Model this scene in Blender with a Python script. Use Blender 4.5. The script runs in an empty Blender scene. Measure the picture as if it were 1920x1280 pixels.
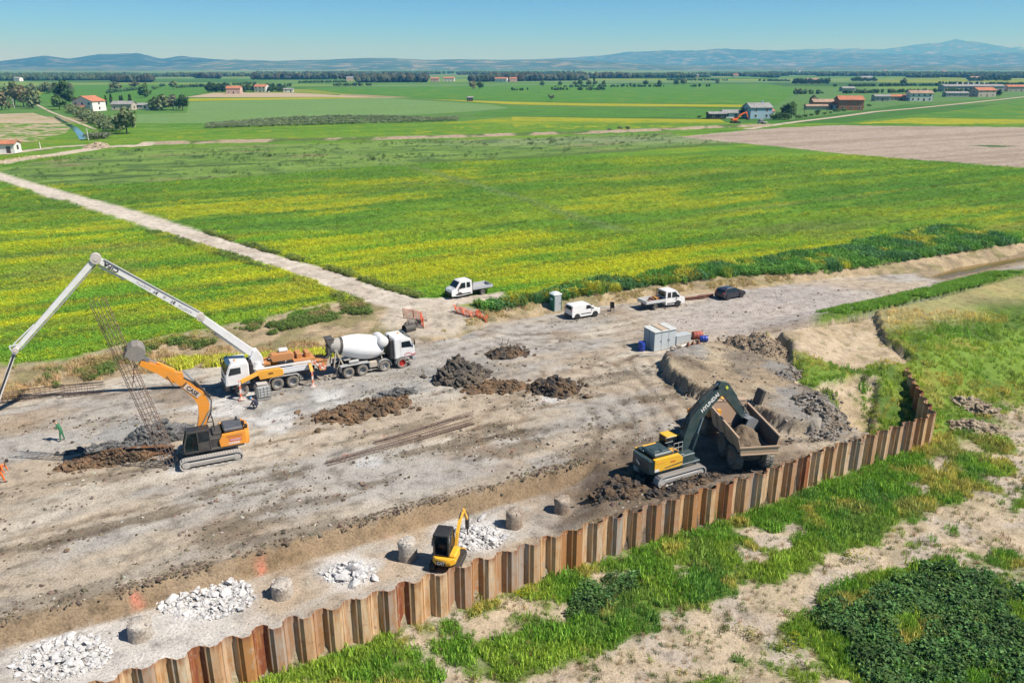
import bpy, bmesh, math, random
import numpy as np
from mathutils import Vector, Matrix
random.seed(7); RNG = np.random.default_rng(7)
SC = bpy.context.scene
COL = SC.collection
R = math.radians

# ---------------------------------------------------------------- camera
FPX, CAMH = 1493.0, 27.0
PITCH = math.atan(515.0 / FPX)
cam = bpy.data.cameras.new('camera'); cam.sensor_width = 36.0; cam.lens = 36.0 * FPX / 1920.0
cam.clip_start = 0.5; cam.clip_end = 90000.0
camo = bpy.data.objects.new('camera', cam); COL.objects.link(camo)
camo.location = (0, 0, CAMH); camo.rotation_euler = (math.pi / 2 - PITCH, 0, 0)
SC.camera = camo

# ---------------------------------------------------------------- sky, sun, exposure
SUN_EL, SUN_AZ = R(51), R(-17)          # azimuth measured from +X towards +Y
sun_dir = Vector((math.cos(SUN_EL) * math.cos(SUN_AZ), math.cos(SUN_EL) * math.sin(SUN_AZ), math.sin(SUN_EL)))
W = bpy.data.worlds.new('World'); SC.world = W; W.use_nodes = True
wn = W.node_tree.nodes; wl = W.node_tree.links
bg = wn['Background']; sky = wn.new('ShaderNodeTexSky')
sky.sky_type = 'NISHITA'; sky.sun_disc = False
sky.sun_elevation = SUN_EL; sky.sun_rotation = math.pi / 2 - SUN_AZ
sky.altitude = 30; sky.air_density = 0.28; sky.dust_density = 0.0; sky.ozone_density = 7.0
bg.inputs['Strength'].default_value = 0.098
tint = wn.new('ShaderNodeMix'); tint.data_type = 'RGBA'; tint.blend_type = 'MULTIPLY'; tint.inputs[0].default_value = 1.0
tint.inputs[7].default_value = (.93, 1.27, 1.34, 1)
wl.new(sky.outputs[0], tint.inputs[6]); wl.new(tint.outputs[2], bg.inputs['Color'])
sl = bpy.data.lights.new('sun', 'SUN'); sl.energy = 5.0; sl.angle = R(0.53); sl.color = (1.0, 0.97, 0.94)
so = bpy.data.objects.new('sun', sl); COL.objects.link(so)
so.rotation_euler = (-sun_dir).to_track_quat('-Z', 'Y').to_euler(); so.location = (40, 40, 200)
vs = SC.view_settings
vs.view_transform = 'Standard'; vs.look = 'None'; vs.gamma = 1.0; vs.exposure = 0.48; vs.use_curve_mapping = False
SC.display_settings.display_device = 'sRGB'
cy = SC.cycles
cy.max_bounces = 6; cy.diffuse_bounces = 2; cy.glossy_bounces = 3; cy.transmission_bounces = 4; cy.transparent_max_bounces = 8
cy.volume_bounces = 0; cy.sample_clamp_indirect = 6.0
cy.caustics_reflective = False; cy.caustics_refractive = False
cy.use_denoising = True

def P(x, y, h=0.0):
    """point at height h that stands at pixel (x, y) of the 1920 x 1280 photograph"""
    u = (x - 960) / FPX; v = (y - 640) / FPX
    c, s = math.cos(PITCH), math.sin(PITCH)
    d = (u, c - v * s, -s - v * c); t = (h - CAMH) / d[2]
    return Vector((d[0] * t, d[1] * t, h))
def P2(pts, h=0.0): return np.array([P(x, y, h)[:2] for x, y in pts])
def heading(a, b): return math.atan2(b[1] - a[1], b[0] - a[0])
AX = R(29.0)                           # axis of the site and of the fields
AD = np.array([math.cos(AX), math.sin(AX)]); AN = np.array([-AD[1], AD[0]])

# ---------------------------------------------------------------- objects, labels
def tag(o, label=None, cat=None, group=None, kind=None):
    if label: o['label'] = label
    if cat: o['category'] = cat
    if group: o['group'] = group
    if kind: o['kind'] = kind
    return o
def thing(name, label, cat, loc=(0, 0, 0), rz=0.0, group=None):
    o = bpy.data.objects.new(name, None); COL.objects.link(o)
    o.empty_display_size = 0.3; o.location = loc; o.rotation_euler = (0, 0, rz)
    return tag(o, label, cat, group)
def link_mesh(name, me, mt=None, parent=None):
    o = bpy.data.objects.new(name, me); COL.objects.link(o)
    if mt is not None and not me.materials: me.materials.append(mt)
    if parent is not None: o.parent = parent
    return o
def copy_tree(o, parent=None):
    c = o.copy(); COL.objects.link(c)
    if parent is not None: c.parent = parent; c.matrix_parent_inverse = o.matrix_parent_inverse.copy()
    for ch in list(o.children): copy_tree(ch, c)
    return c

class MB:
    """collects simple shapes into one mesh"""
    def __init__(s): s.v = []; s.f = []; s.M = None
    def add(s, vs, fs):
        n = len(s.v)
        for p in vs:
            p = Vector(p)
            s.v.append(s.M @ p if s.M is not None else p)
        s.f += [tuple(i + n for i in f) for f in fs]
        return s
    def box(s, c, d, rot=None, b=0.0, taper=None):
        """box centred at c with size d, rotation (Euler tuple) and chamfer b; taper=(tx,ty) scales the top"""
        hx, hy, hz = d[0] / 2, d[1] / 2, d[2] / 2
        m = Matrix.Translation(Vector(c))
        if rot is not None:
            from mathutils import Euler
            m = m @ (rot.to_4x4() if hasattr(rot, 'to_4x4') else Euler(rot).to_matrix().to_4x4())
        tx, ty = taper or (1, 1)
        if b <= 0:
            vs = [(x * hx * (tx if z > 0 else 1), y * hy * (ty if z > 0 else 1), z * hz) for z in (-1, 1) for y in (-1, 1) for x in (-1, 1)]
            fs = [(0, 2, 3, 1), (4, 5, 7, 6), (0, 1, 5, 4), (2, 6, 7, 3), (0, 4, 6, 2), (1, 3, 7, 5)]
            return s.add([m @ Vector(p) for p in vs], fs)
        b = min(b, hx * .95, hy * .95, hz * .95)
        vs = []; idx = {}
        for z in (-1, 1):
            for y in (-1, 1):
                for x in (-1, 1):
                    for a in range(3):
                        q = [x * hx, y * hy, z * hz]
                        for k, hh in enumerate((hx, hy, hz)):
                            if k != a: q[k] -= b * (x, y, z)[k]
                        if z > 0: q[0] *= tx; q[1] *= ty
                        idx[(x, y, z, a)] = len(vs); vs.append(m @ Vector(q))
        fs = []
        def I(x, y, z, a): return idx[(x, y, z, a)]
        for sx in (-1, 1):
            f = [I(sx, -1, -1, 0), I(sx, 1, -1, 0), I(sx, 1, 1, 0), I(sx, -1, 1, 0)]; fs.append(f if sx > 0 else f[::-1])
            f = [I(-1, sx, -1, 1), I(1, sx, -1, 1), I(1, sx, 1, 1), I(-1, sx, 1, 1)]; fs.append(f[::-1] if sx > 0 else f)
            f = [I(-1, -1, sx, 2), I(1, -1, sx, 2), I(1, 1, sx, 2), I(-1, 1, sx, 2)]; fs.append(f if sx > 0 else f[::-1])
        for p in (-1, 1):
            for q in (-1, 1):
                f = [I(-1, p, q, 1), I(1, p, q, 1), I(1, p, q, 2), I(-1, p, q, 2)]; fs.append(f if p * q < 0 else f[::-1])
                f = [I(p, -1, q, 2), I(p, 1, q, 2), I(p, 1, q, 0), I(p, -1, q, 0)]; fs.append(f if p * q < 0 else f[::-1])
                f = [I(p, q, -1, 0), I(p, q, 1, 0), I(p, q, 1, 1), I(p, q, -1, 1)]; fs.append(f if p * q < 0 else f[::-1])
                for r in (-1, 1):
                    f = [I(p, q, r, 0), I(p, q, r, 1), I(p, q, r, 2)]; fs.append(f if p * q * r > 0 else f[::-1])
        return s.add(vs, fs)
    def tube(s, pts, r, n=8, cap=True):
        """tube along points; r a number or one per point"""
        pts = [Vector(p) for p in pts]; k = len(pts)
        rs = r if isinstance(r, (list, tuple)) else [r] * k
        vs = []; fs = []; up = None
        for i, p in enumerate(pts):
            t = (pts[min(i + 1, k - 1)] - pts[max(i - 1, 0)])
            t = t.normalized() if t.length > 1e-9 else Vector((0, 0, 1))
            if up is None: up = Vector((0, 0, 1)) if abs(t.z) < .95 else Vector((1, 0, 0))
            a = t.cross(up); a = a.normalized() if a.length > 1e-6 else t.orthogonal().normalized()
            b = a.cross(t).normalized(); up = b
            for j in range(n):
                w = 2 * math.pi * j / n
                vs.append(p + (a * math.cos(w) + b * math.sin(w)) * rs[i])
        for i in range(k - 1):
            for j in range(n):
                j2 = (j + 1) % n
                fs.append((i * n + j, i * n + j2, (i + 1) * n + j2, (i + 1) * n + j))
        if cap: fs.append(tuple(range(n))[::-1]); fs.append(tuple((k - 1) * n + j for j in range(n)))
        return s.add(vs, fs)
    def bar(s, a, b, w, h, up=(0, 0, 1)):
        """rectangular bar from a to b, width w, height h"""
        a, b = Vector(a), Vector(b); t = (b - a); L = t.length; t.normalize()
        u = Vector(up); x = t.cross(u)
        if x.length < 1e-5: x = t.orthogonal()
        x.normalize(); z = x.cross(t)
        m = Matrix((t, x, z)).transposed()
        return s.box((a + b) / 2, (L, w, h), m)
    def lathe(s, prof, n=24, axis='z', c=(0, 0, 0), a0=0.0, a1=2 * math.pi):
        """profile [(r, z)] turned about an axis"""
        full = abs(a1 - a0 - 2 * math.pi) < 1e-6
        m = n if full else n + 1; vs = []; fs = []
        for r, z in prof:
            for j in range(m):
                w = a0 + (a1 - a0) * j / n; x, y = r * math.cos(w), r * math.sin(w)
                q = (x, y, z) if axis == 'z' else ((z, x, y) if axis == 'x' else (y, z, x))
                vs.append((q[0] + c[0], q[1] + c[1], q[2] + c[2]))
        for i in range(len(prof) - 1):
            for j in range(n):
                j2 = (j + 1) % m if full else j + 1
                fs.append((i * m + j, i * m + j2, (i + 1) * m + j2, (i + 1) * m + j))
        return s.add(vs, fs)
    def prism(s, prof, y0, y1, plane='xz', ch=0.0):
        """closed outline extruded: 'xz' along y, 'xy' along z, 'yz' along x; ch pulls in both ends a little (chamfer)"""
        n = len(prof)
        # orientation
        A = sum(prof[i][0] * prof[(i + 1) % n][1] - prof[(i + 1) % n][0] * prof[i][1] for i in range(n))
        pr = list(prof) if A > 0 else list(prof)[::-1]
        cx = sum(p[0] for p in pr) / n; cz = sum(p[1] for p in pr) / n
        def q(u, w, k): return (u, k, w) if plane == 'xz' else ((u, w, k) if plane == 'xy' else (k, u, w))
        rings = [(y0, 0.0), (y1, 0.0)]
        if ch > 0: rings = [(y0, ch), (y0 + ch, 0), (y1 - ch, 0), (y1, ch)]
        vs = []
        for k, e in rings:
            for (u, w) in pr:
                du, dw = u - cx, w - cz; L = math.hypot(du, dw) or 1
                vs.append(q(u - du / L * e, w - dw / L * e, k))
        fs = []
        nr = len(rings); flip = plane == 'xz'
        for i in range(nr - 1):
            for j in range(n):
                j2 = (j + 1) % n
                f = (i * n + j, i * n + j2, (i + 1) * n + j2, (i + 1) * n + j); fs.append(f[::-1] if flip else f)
        a = tuple(range(n)); b = tuple((nr - 1) * n + j for j in range(n))
        fs.append(a if flip else a[::-1]); fs.append(b[::-1] if flip else b)
        return s.add(vs, fs)
    def build(s, name, mt, parent=None, smooth=None):
        me = bpy.data.meshes.new(name)
        me.from_pydata([tuple(v) for v in s.v], [], s.f); me.update()
        if smooth is not None:
            me.shade_smooth() if hasattr(me, 'shade_smooth') else None
            if smooth < 180:
                try: me.set_sharp_from_angle(angle=R(smooth))
                except Exception: pass
        return link_mesh(name, me, mt, parent)

def np_mesh(name, V, F, mt=None, parent=None, smooth=False, attrs=None, link=True):
    """mesh from numpy arrays; F (n,3) or (n,4); attrs {name: (type, array)} on points"""
    me = bpy.data.meshes.new(name)
    V = np.asarray(V, np.float32); F = np.asarray(F, np.int32); k = F.shape[1]
    me.vertices.add(len(V)); me.vertices.foreach_set('co', V.ravel())
    me.loops.add(F.size); me.loops.foreach_set('vertex_index', F.ravel())
    me.polygons.add(len(F)); me.polygons.foreach_set('loop_start', np.arange(0, F.size, k, dtype=np.int32))
    me.polygons.foreach_set('loop_total', np.full(len(F), k, np.int32))
    me.polygons.foreach_set('use_smooth', np.full(len(F), smooth))
    for an, (tp, arr) in (attrs or {}).items():
        a = me.attributes.new(an, tp, 'POINT')
        a.data.foreach_set('color' if 'COLOR' in tp else ('vector' if 'VECTOR' in tp else 'value'), np.asarray(arr, np.float32).ravel())
    me.update(calc_edges=True)
    if mt is not None: me.materials.append(mt)
    if not link: return me
    return link_mesh(name, me, None, parent)

# ---------------------------------------------------------------- numpy noise
def _hash(ix, iy, seed):
    h = (ix.astype(np.int64) * 374761393 + iy.astype(np.int64) * 668265263 + seed * 974711) & 0xffffffff
    h = ((h ^ (h >> 13)) * 1274126177) & 0xffffffff
    return ((h ^ (h >> 16)) & 0xffff) / 65535.0
def vnoise(x, y, s=1.0, seed=0):
    x = np.asarray(x, float) / s; y = np.asarray(y, float) / s
    ix = np.floor(x); iy = np.floor(y); fx = x - ix; fy = y - iy
    fx = fx * fx * (3 - 2 * fx); fy = fy * fy * (3 - 2 * fy)
    a = _hash(ix, iy, seed); b = _hash(ix + 1, iy, seed); c = _hash(ix, iy + 1, seed); d = _hash(ix + 1, iy + 1, seed)
    return (a * (1 - fx) + b * fx) * (1 - fy) + (c * (1 - fx) + d * fx) * fy
def fbm(x, y, s=1.0, seed=0, o=4, g=.5):
    t = 0; a = 1; n = 0
    for k in range(o):
        t = t + a * vnoise(x + 17.3 * k, y - 9.1 * k, s, seed + k); n += a; a *= g; s /= 2.03
    return t / n
def sstep(a, b, x):
    t = np.clip((x - a) / (b - a), 0, 1); return t * t * (3 - 2 * t)
def inpoly(x, y, poly):
    x = np.asarray(x); y = np.asarray(y); r = np.zeros(x.shape, bool); n = len(poly); j = n - 1
    for i in range(n):
        xi, yi = poly[i]; xj, yj = poly[j]
        if yi != yj:
            r ^= ((yi > y) != (yj > y)) & (x < (xj - xi) * (y - yi) / (yj - yi) + xi)
        j = i
    return r
def dline(x, y, pl, closed=False):
    """distance to polyline"""
    d = np.full(np.shape(x), 1e9); n = len(pl)
    for i in range(n if closed else n - 1):
        ax, ay = pl[i]; bx, by = pl[(i + 1) % n]; dx, dy = bx - ax, by - ay; L = dx * dx + dy * dy + 1e-12
        t = np.clip(((x - ax) * dx + (y - ay) * dy) / L, 0, 1)
        d = np.minimum(d, np.hypot(x - ax - t * dx, y - ay - t * dy))
    return d
def sdpoly(x, y, poly):
    """signed distance, positive inside"""
    d = dline(x, y, poly, True); return np.where(inpoly(x, y, poly), d, -d)

# ---------------------------------------------------------------- materials
def node_mat(name):
    m = bpy.data.materials.new(name); m.use_nodes = True
    nt = m.node_tree; b = nt.nodes['Principled BSDF']
    b.inputs['Specular IOR Level'].default_value = 0.3
    return m, nt, b
def N(nt, typ, **kw):
    n = nt.nodes.new(typ)
    for k, v in kw.items():
        if k in n.inputs: n.inputs[k].default_value = v
        else: setattr(n, k, v)
    return n
def mixc(nt, fac, a, b, blend='MIX'):
    n = nt.nodes.new('ShaderNodeMix'); n.data_type = 'RGBA'; n.blend_type = blend
    for sk, val in ((n.inputs[0], fac), (n.inputs[6], a), (n.inputs[7], b)):
        if hasattr(val, 'is_output') or hasattr(val, 'links'): nt.links.new(val, sk)
        else: sk.default_value = val if not isinstance(val, (tuple, list)) or len(val) == 4 else (*val, 1)
    return n.outputs[2]
def ramp(nt, src, stops):
    n = nt.nodes.new('ShaderNodeValToRGB'); cr = n.color_ramp
    while len(cr.elements) < len(stops): cr.elements.new(.5)
    for e, (p, c) in zip(cr.elements, stops):
        e.position = p; e.color = (c, c, c, 1) if isinstance(c, (int, float)) else (*c[:3], 1)
    nt.links.new(src, n.inputs[0]); return n.outputs[0]
def noise(nt, scale, detail=4, rough=.55, coord='Object', stretch=None, dist=0.0):
    tc = nt.nodes.new('ShaderNodeTexCoord'); src = tc.outputs[coord]
    if stretch:
        mp = nt.nodes.new('ShaderNodeMapping'); mp.inputs['Scale'].default_value = stretch
        nt.links.new(src, mp.inputs[0]); src = mp.outputs[0]
    n = N(nt, 'ShaderNodeTexNoise', Scale=scale, Detail=detail, Roughness=rough, Distortion=dist)
    nt.links.new(src, n.inputs['Vector']); return n.outputs['Fac']
_mc = {}
DUST = (.36, .30, .22)
def paint(name, col, rough=.45, dust=.25, metal=0.0, spec=.4, var=.08, nscale=2.5, bump=0.0, coat=0.0):
    """painted or plain surface with uneven dust on it"""
    if name in _mc: return _mc[name]
    m, nt, b = node_mat(name)
    n1 = noise(nt, nscale, 6, .62); n2 = noise(nt, nscale * 7, 3, .6)
    c = mixc(nt, ramp(nt, n2, [(.3, 0), (.75, 1)]), tuple(x * (1 - var) for x in col), tuple(min(1, x * (1 + var)) for x in col))
    if dust > 0:
        f = nt.nodes.new('ShaderNodeMath'); f.operation = 'MULTIPLY'; f.inputs[1].default_value = dust
        nt.links.new(ramp(nt, n1, [(.35, .15), (.72, 1)]), f.inputs[0])
        c = mixc(nt, f.outputs[0], c, DUST)
        rr = nt.nodes.new('ShaderNodeMapRange'); rr.inputs['To Min'].default_value = rough; rr.inputs['To Max'].default_value = .9
        nt.links.new(f.outputs[0], rr.inputs['Value']); nt.links.new(rr.outputs[0], b.inputs['Roughness'])
    else: b.inputs['Roughness'].default_value = rough
    nt.links.new(c, b.inputs['Base Color'])
    b.inputs['Metallic'].default_value = metal; b.inputs['Specular IOR Level'].default_value = spec
    if coat: b.inputs['Coat Weight'].default_value = coat
    if bump:
        bn = N(nt, 'ShaderNodeBump', Strength=bump, Distance=.02); nt.links.new(n2, bn.inputs['Height']); nt.links.new(bn.outputs[0], b.inputs['Normal'])
    _mc[name] = m; return m
def glass_mat():
    if 'window_glass' in _mc: return _mc['window_glass']
    m, nt, b = node_mat('window_glass')
    b.inputs['Base Color'].default_value = (.012, .018, .022, 1); b.inputs['Roughness'].default_value = .06
    b.inputs['Specular IOR Level'].default_value = .6
    _mc['window_glass'] = m; return m
# ================================================================ the ground near the works
Z_FIELD, Z_LOW, Z_PIT = 1.0, -2.6, -1.15
WALL_PX = [(218, 1265), (580, 1150), (866, 1060), (1145, 970), (1440, 882), (1570, 833), (1752, 776), (1698, 688)]
WALL = [np.array(p) for p in P2(WALL_PX, .2)]
WALL[0] = WALL[1] + (WALL[0] - WALL[1]) * 2.0
WALL = np.array(WALL)
PIT_EDGE = P2([(-180, 1208), (0, 1165), (200, 1115), (400, 1057), (600, 1000), (800, 945), (1000, 893), (1110, 862), (1150, 872)])
PIT_END = np.array([PIT_EDGE[-1], P(1165, 905)[:2], P(1150, 940)[:2], P(1118, 978, .2)[:2]])
_o = np.array([.5, -.9])
PIT_POLY = np.vstack([PIT_EDGE, PIT_END[1:], PIT_END[-1:] + _o, [WALL[2] + _o, WALL[1] + _o, WALL[0] + _o, WALL[0] + (-12, -4)]])
TOP = np.vstack([[[-140, P(-100, 700, 1)[1] - 18]], P2([(-100, 700), (0, 692), (125, 682), (212, 657), (275, 647), (400, 620), (480, 606), (560, 590), (640, 572), (690, 568), (754, 582),
      (850, 570), (905, 582), (950, 575), (1050, 558), (1150, 543), (1300, 524), (1400, 514), (1530, 508), (1640, 496), (1750, 478), (1920, 452), (2200, 412)], 1.0)])
FOOT = np.vstack([[[-140, P(-100, 775, 0)[1] - 18]], P2([(-100, 775), (0, 752), (125, 724), (250, 702), (412, 687), (600, 672), (700, 655), (765, 630), (810, 640), (862, 632), (915, 606),
      (1000, 596), (1100, 577), (1200, 567), (1300, 551), (1420, 540), (1560, 522), (1640, 516), (1740, 512), (1920, 474), (2200, 426)], 0.0)])
UP_POLY = np.vstack([TOP, [[260, 400], [-260, 400], [-260, TOP[0][1]]]])
LOW_POLY = np.vstack([FOOT, [[260, FOOT[-1][1]], [260, -60], [-260, -60], [-260, FOOT[0][1]]]])
CREST = np.vstack([P2([(1425, 628), (1560, 596), (1720, 563), (1920, 512)], 1.3), [[110, 122]]])
STREAM = P2([(1738, 522), (1765, 511), (1800, 501), (1860, 491), (1960, 474), (2200, 430), (2200, 440), (1960, 486), (1880, 499), (1810, 517), (1765, 527)], -.35)
TERR_EDGE = P2([(1236, 672), (1240, 695), (1282, 727), (1335, 752), (1410, 775), (1450, 792), (1492, 803)], .5)
TERRACE = np.vstack([TERR_EDGE, P2([(1540, 805), (1575, 770), (1545, 735), (1500, 715), (1475, 655), (1430, 622), (1340, 640), (1260, 662)], .4)])
SITE_RIGHT = P2([(1648, 806), (1600, 792), (1575, 770), (1545, 735), (1500, 715), (1475, 655), (1430, 622)], .3)
SITE_POLY = np.vstack([[WALL[0] + (-40, -20)], WALL[:6], SITE_RIGHT, CREST, [[110, 400], [-260, 400], [-260, 10]]])
SCAR = P2([(1425, 620), (1560, 588), (1720, 556), (1640, 592), (1660, 632), (1722, 664), (1620, 690), (1505, 722), (1560, 760), (1640, 790), (1650, 700), (1478, 660)], .6)
def Q2x(x, y):
    """only used to find the stretch of levee beyond the yard"""
    c, s = math.cos(PITCH), math.sin(PITCH); return 960 + FPX * x / (y * c + CAMH * s)
def crest_side(x, y):
    """signed distance to the levee crest, positive on the low side"""
    d = dline(x, y, CREST)
    a, b = CREST[0], CREST[-2]
    return np.where((x - a[0]) * (b[1] - a[1]) - (y - a[1]) * (b[0] - a[0]) > 0, d, -d)
def height(x, y, detail=True):
    x = np.asarray(x, float); y = np.asarray(y, float)
    du = dline(x, y, TOP); df = dline(x, y, FOOT)
    up = inpoly(x, y, UP_POLY); lo = inpoly(x, y, LOW_POLY)
    t = np.where(up, 1.0, np.where(lo, 0.0, df / (df + du + 1e-9)))
    z = t * Z_FIELD
    bank = 1 - np.abs(2 * t - 1)
    # levee and low ground
    cs = crest_side(x, y)
    nat = np.interp(cs, [-6, -1, 0.8, 8, 11.3, 13.5, 16, 18.5, 26, 60], [0, 1.2, 1.3, .6, .1, -1.0, -2.1, -2.6, Z_LOW, Z_LOW - .1])
    site = sdpoly(x, y, SITE_POLY)
    w = sstep(-.7, .15, site + (fbm(x, y, 2.5, 5) - .5) * .7 * (dline(x, y, WALL) > 1.6))
    nearwall = dline(x, y, WALL[:7]) < 1.4
    w = np.where(nearwall, (site > .32) * 1.0, w)
    crestz = np.where((cs < 0) & (cs > -6), np.interp(cs, [-6, -1, 0], [0, 1.2, 1.3]) * sstep(0, 10, (x - CREST[0][0]) * AD[0] + (y - CREST[0][1]) * AD[1]), 0)
    z = np.maximum(z, np.where(lo, crestz, 0))
    z = np.where(lo, z * w + nat * (1 - w), z)
    # excavated strip inside the sheet piles
    ip = inpoly(x, y, PIT_POLY) & (site > .32)
    de = dline(x, y, PIT_EDGE) + (fbm(x, y, .9, 11) - .5) * .16; dn = dline(x, y, PIT_END)
    z = np.where(ip, Z_PIT * np.minimum(sstep(0.02, .50, de), sstep(0, 3.2, dn)), z)
    sw = sdpoly(x, y, SCAR) + (fbm(x, y, 1.2, 23) - .5) * .5
    z = z - .75 * sstep(-.15, .3, sw) * sstep(1490, 1600, Q2x(x, y)) * (1 - w) * lo
    # terrace of dumped soil
    tp = sdpoly(x, y, TERRACE) + (fbm(x, y, 1.6, 21) - .5) * .8
    te = dline(x, y, TERR_EDGE)
    z = z + np.where(lo, 1.15 * sstep(0, .5, tp) * np.interp(te, [0, 5, 13], [1, .75, .05]), 0)
    # stream bed
    ss = sdpoly(x, y, STREAM)
    z = np.minimum(z, np.interp(ss, [-1.4, 0, .8], [3, -.37, -.8]))
    if detail:
        rough = np.where(up, .10, .07) + .12 * bank
        rough = np.where(site < 0, .10, rough)
        z = z + (fbm(x, y, 3.0, 31, 4) - .5) * rough * 2
        z = z + (vnoise(x, y, .55, 33) - .5) * rough * .7
        u = x * AD[0] + y * AD[1]; v = x * AN[0] + y * AN[1]
        ruts = (vnoise(u / 9, v, .55, 41) - .5) * .14 * sstep(.5, .62, fbm(x, y, 9, 43)) * (site > .6) * lo * ~ip
        z = z + ruts - rut_mask(x, y) * .09 * (site > .6) * lo * ~ip
    return z
RUTS = [P2(q) for q in ([(1200, 672), (1222, 712), (1262, 752), (1300, 800), (1330, 850)], [(1120, 690), (1170, 730), (1205, 775), (1212, 820), (1185, 860)], [(1060, 700), (1110, 745), (1150, 800), (1140, 850), (1100, 862)], [(985, 640), (1090, 655), (1170, 680), (1235, 735), (1300, 790)], [(800, 590), (850, 615), (960, 632), (1090, 628), (1260, 600), (1500, 560)], [(830, 612), (930, 650), (1050, 668), (1180, 655)], [(780, 640), (860, 680), (960, 745), (1040, 790)], [(0, 905), (260, 868), (520, 815), (760, 760), (1000, 700)], [(20, 1020), (300, 955), (600, 880), (880, 815), (1120, 770)], [(440, 800), (700, 735), (860, 690)], [(1290, 690), (1380, 720), (1470, 735), (1530, 725)], [(1270, 670), (1360, 690), (1440, 680)], [(1300, 860), (1480, 835), (1600, 805)], [(1330, 790), (1430, 820), (1560, 810)])]
def rut_mask(x, y):
    m = np.zeros(np.shape(x))
    for i, pl in enumerate(RUTS):
        d = np.abs(dline(x, y, pl) + (fbm(x, y, 2.5, 250 + i) - .5) * .5 - .95); m = np.maximum(m, (1 - sstep(.18, .45, d)) * (.45 + .55 * (vnoise(x, y, .35, 260 + i) > .4)) * sstep(.3, .55, fbm(x, y, 6, 270 + i)))
    return m
def gz(x, y): return float(height(np.array([x]), np.array([y]), False)[0])
def G(px, py, h=0.0, it=3):
    """ground point at a pixel"""
    for _ in range(it):
        p = P(px, py, h); h = gz(p[0], p[1])
    return Vector((p[0], p[1], h))

GX0, GX1, GY0, GY1, GS = -96.0, 112.0, 16.0, 132.0, 0.3
nx = int((GX1 - GX0) / GS) + 1; ny = int((GY1 - GY0) / GS) + 1
gx = GX0 + np.arange(nx) * GS; gy = GY0 + np.arange(ny) * GS
X, Y = np.meshgrid(gx, gy); X = X.ravel(); Y = Y.ravel()
# break up the lattice a little so that edges are not stair-stepped
X = X + (RNG.random(X.shape) - .5) * .10; Y = Y + (RNG.random(Y.shape) - .5) * .10
Zs = height(X, Y)

ROAD_U = [(-120, 300), (0, 324), (62, 343), (127, 362), (177, 375), (240, 392), (317, 415), (400, 443), (502, 474), (621, 508), (728, 545), (785, 560), (846, 558), (940, 548), (950, 560), (850, 571)]
ROAD_L = [(-120, 310), (0, 338), (62, 357), (93, 372), (127, 375), (167, 392), (217, 405), (317, 440), (400, 466), (530, 504), (634, 545), (684, 565), (754, 581)]
ROAD = P2(ROAD_U + ROAD_L[::-1], 1.0)
SPRAY = [(255, 1112, .8), (490, 1048, .8), (724, 990, .7), (908, 928, .6), (952, 845, .9), (650, 853, .6), (716, 818, .5)]
RUBBLE_PX = [(115, 1232, 2.3), (392, 1122, 2.6), (655, 1072, 1.8), (885, 1000, 2.2)]
SANDS = [([(690, 1222), (760, 1195), (880, 1142)], 1.0), ([(860, 1300), (1010, 1235), (1100, 1195), (1190, 1145), (1290, 1105), (1400, 1060), (1500, 1000), (1640, 960), (1740, 915), (1830, 860), (1960, 800)], 3.3),
         ([(1190, 1225), (1300, 1165), (1420, 1100), (1560, 1050), (1700, 1010), (1850, 985), (1960, 1020)], 3.0), ([(1600, 985), (1800, 945)], 3.6),
         ([(1775, 735), (1850, 790), (1830, 830), (1960, 770)], 1.3), ([(1560, 912), (1650, 875), (1750, 832)], .8), ([(1120, 1290), (1230, 1240), (1330, 1180)], 2.2)]
SANDS = [(P2(p, Z_LOW), w) for p, w in SANDS]
BRAMBLE = P2([(1545, 1115), (1640, 1078), (1750, 1060), (1850, 1080), (1930, 1120), (2000, 1290), (1640, 1300), (1560, 1200)], Z_LOW)
BRAMBLE_GAP = P2([(1655, 1155), (1720, 1140), (1745, 1200), (1690, 1215)], Z_LOW)
LEAFY = P2([(1040, 1140), (1120, 1085), (1190, 1080), (1200, 1105), (1130, 1140), (1070, 1165)], Z_LOW)
def grass_density(x, y):
    """0 bare .. 1 closed turf on the low ground outside the sheet piles"""
    d = np.full(np.shape(x), .60)
    for pl, w in SANDS:
        q = dline(x, y, pl) + (fbm(x, y, 1.6, 51) - .5) * 2.2
        d = d * (1 - .96 * (1 - sstep(w * .5, w * 1.25, q)))
    d = d + (fbm(x, y, 2.6, 53) - .5) * 1.3 + (fbm(x, y, .8, 55) - .5) * .7
    wd = dline(x, y, WALL[:7])
    d = np.maximum(d, (1 - sstep(3.2, 5.5, np.abs(wd - 2.6) + (fbm(x, y, 2, 57) - .5) * 2.5)) * sstep(.35, .6, fbm(x + 5, y, 3.5, 59) + .16))
    d = np.where(sdpoly(x, y, BRAMBLE) > -.3, np.maximum(d, .95), d)
    return np.clip(d, 0, 1)
def yellow_mask(x, y):
    """where the crop flowers yellow, in bands along the drilling direction"""
    u = x * AD[0] + y * AD[1]; v = x * AN[0] + y * AN[1]
    b = fbm(u / 7.0, v, 3.0, 61, 4) * .75 + fbm(u / 3, v, 12, 63, 3) * .55
    near = 1 - sstep(85, 200, y)
    right = sstep(-60, 60, x)
    return sstep(.56, .86, b + .10 * near + .03 * right - .04) * (.25 + .75 * sstep(.36, .58, fbm(u / 1.8, v, 17, 65, 3)))
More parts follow.
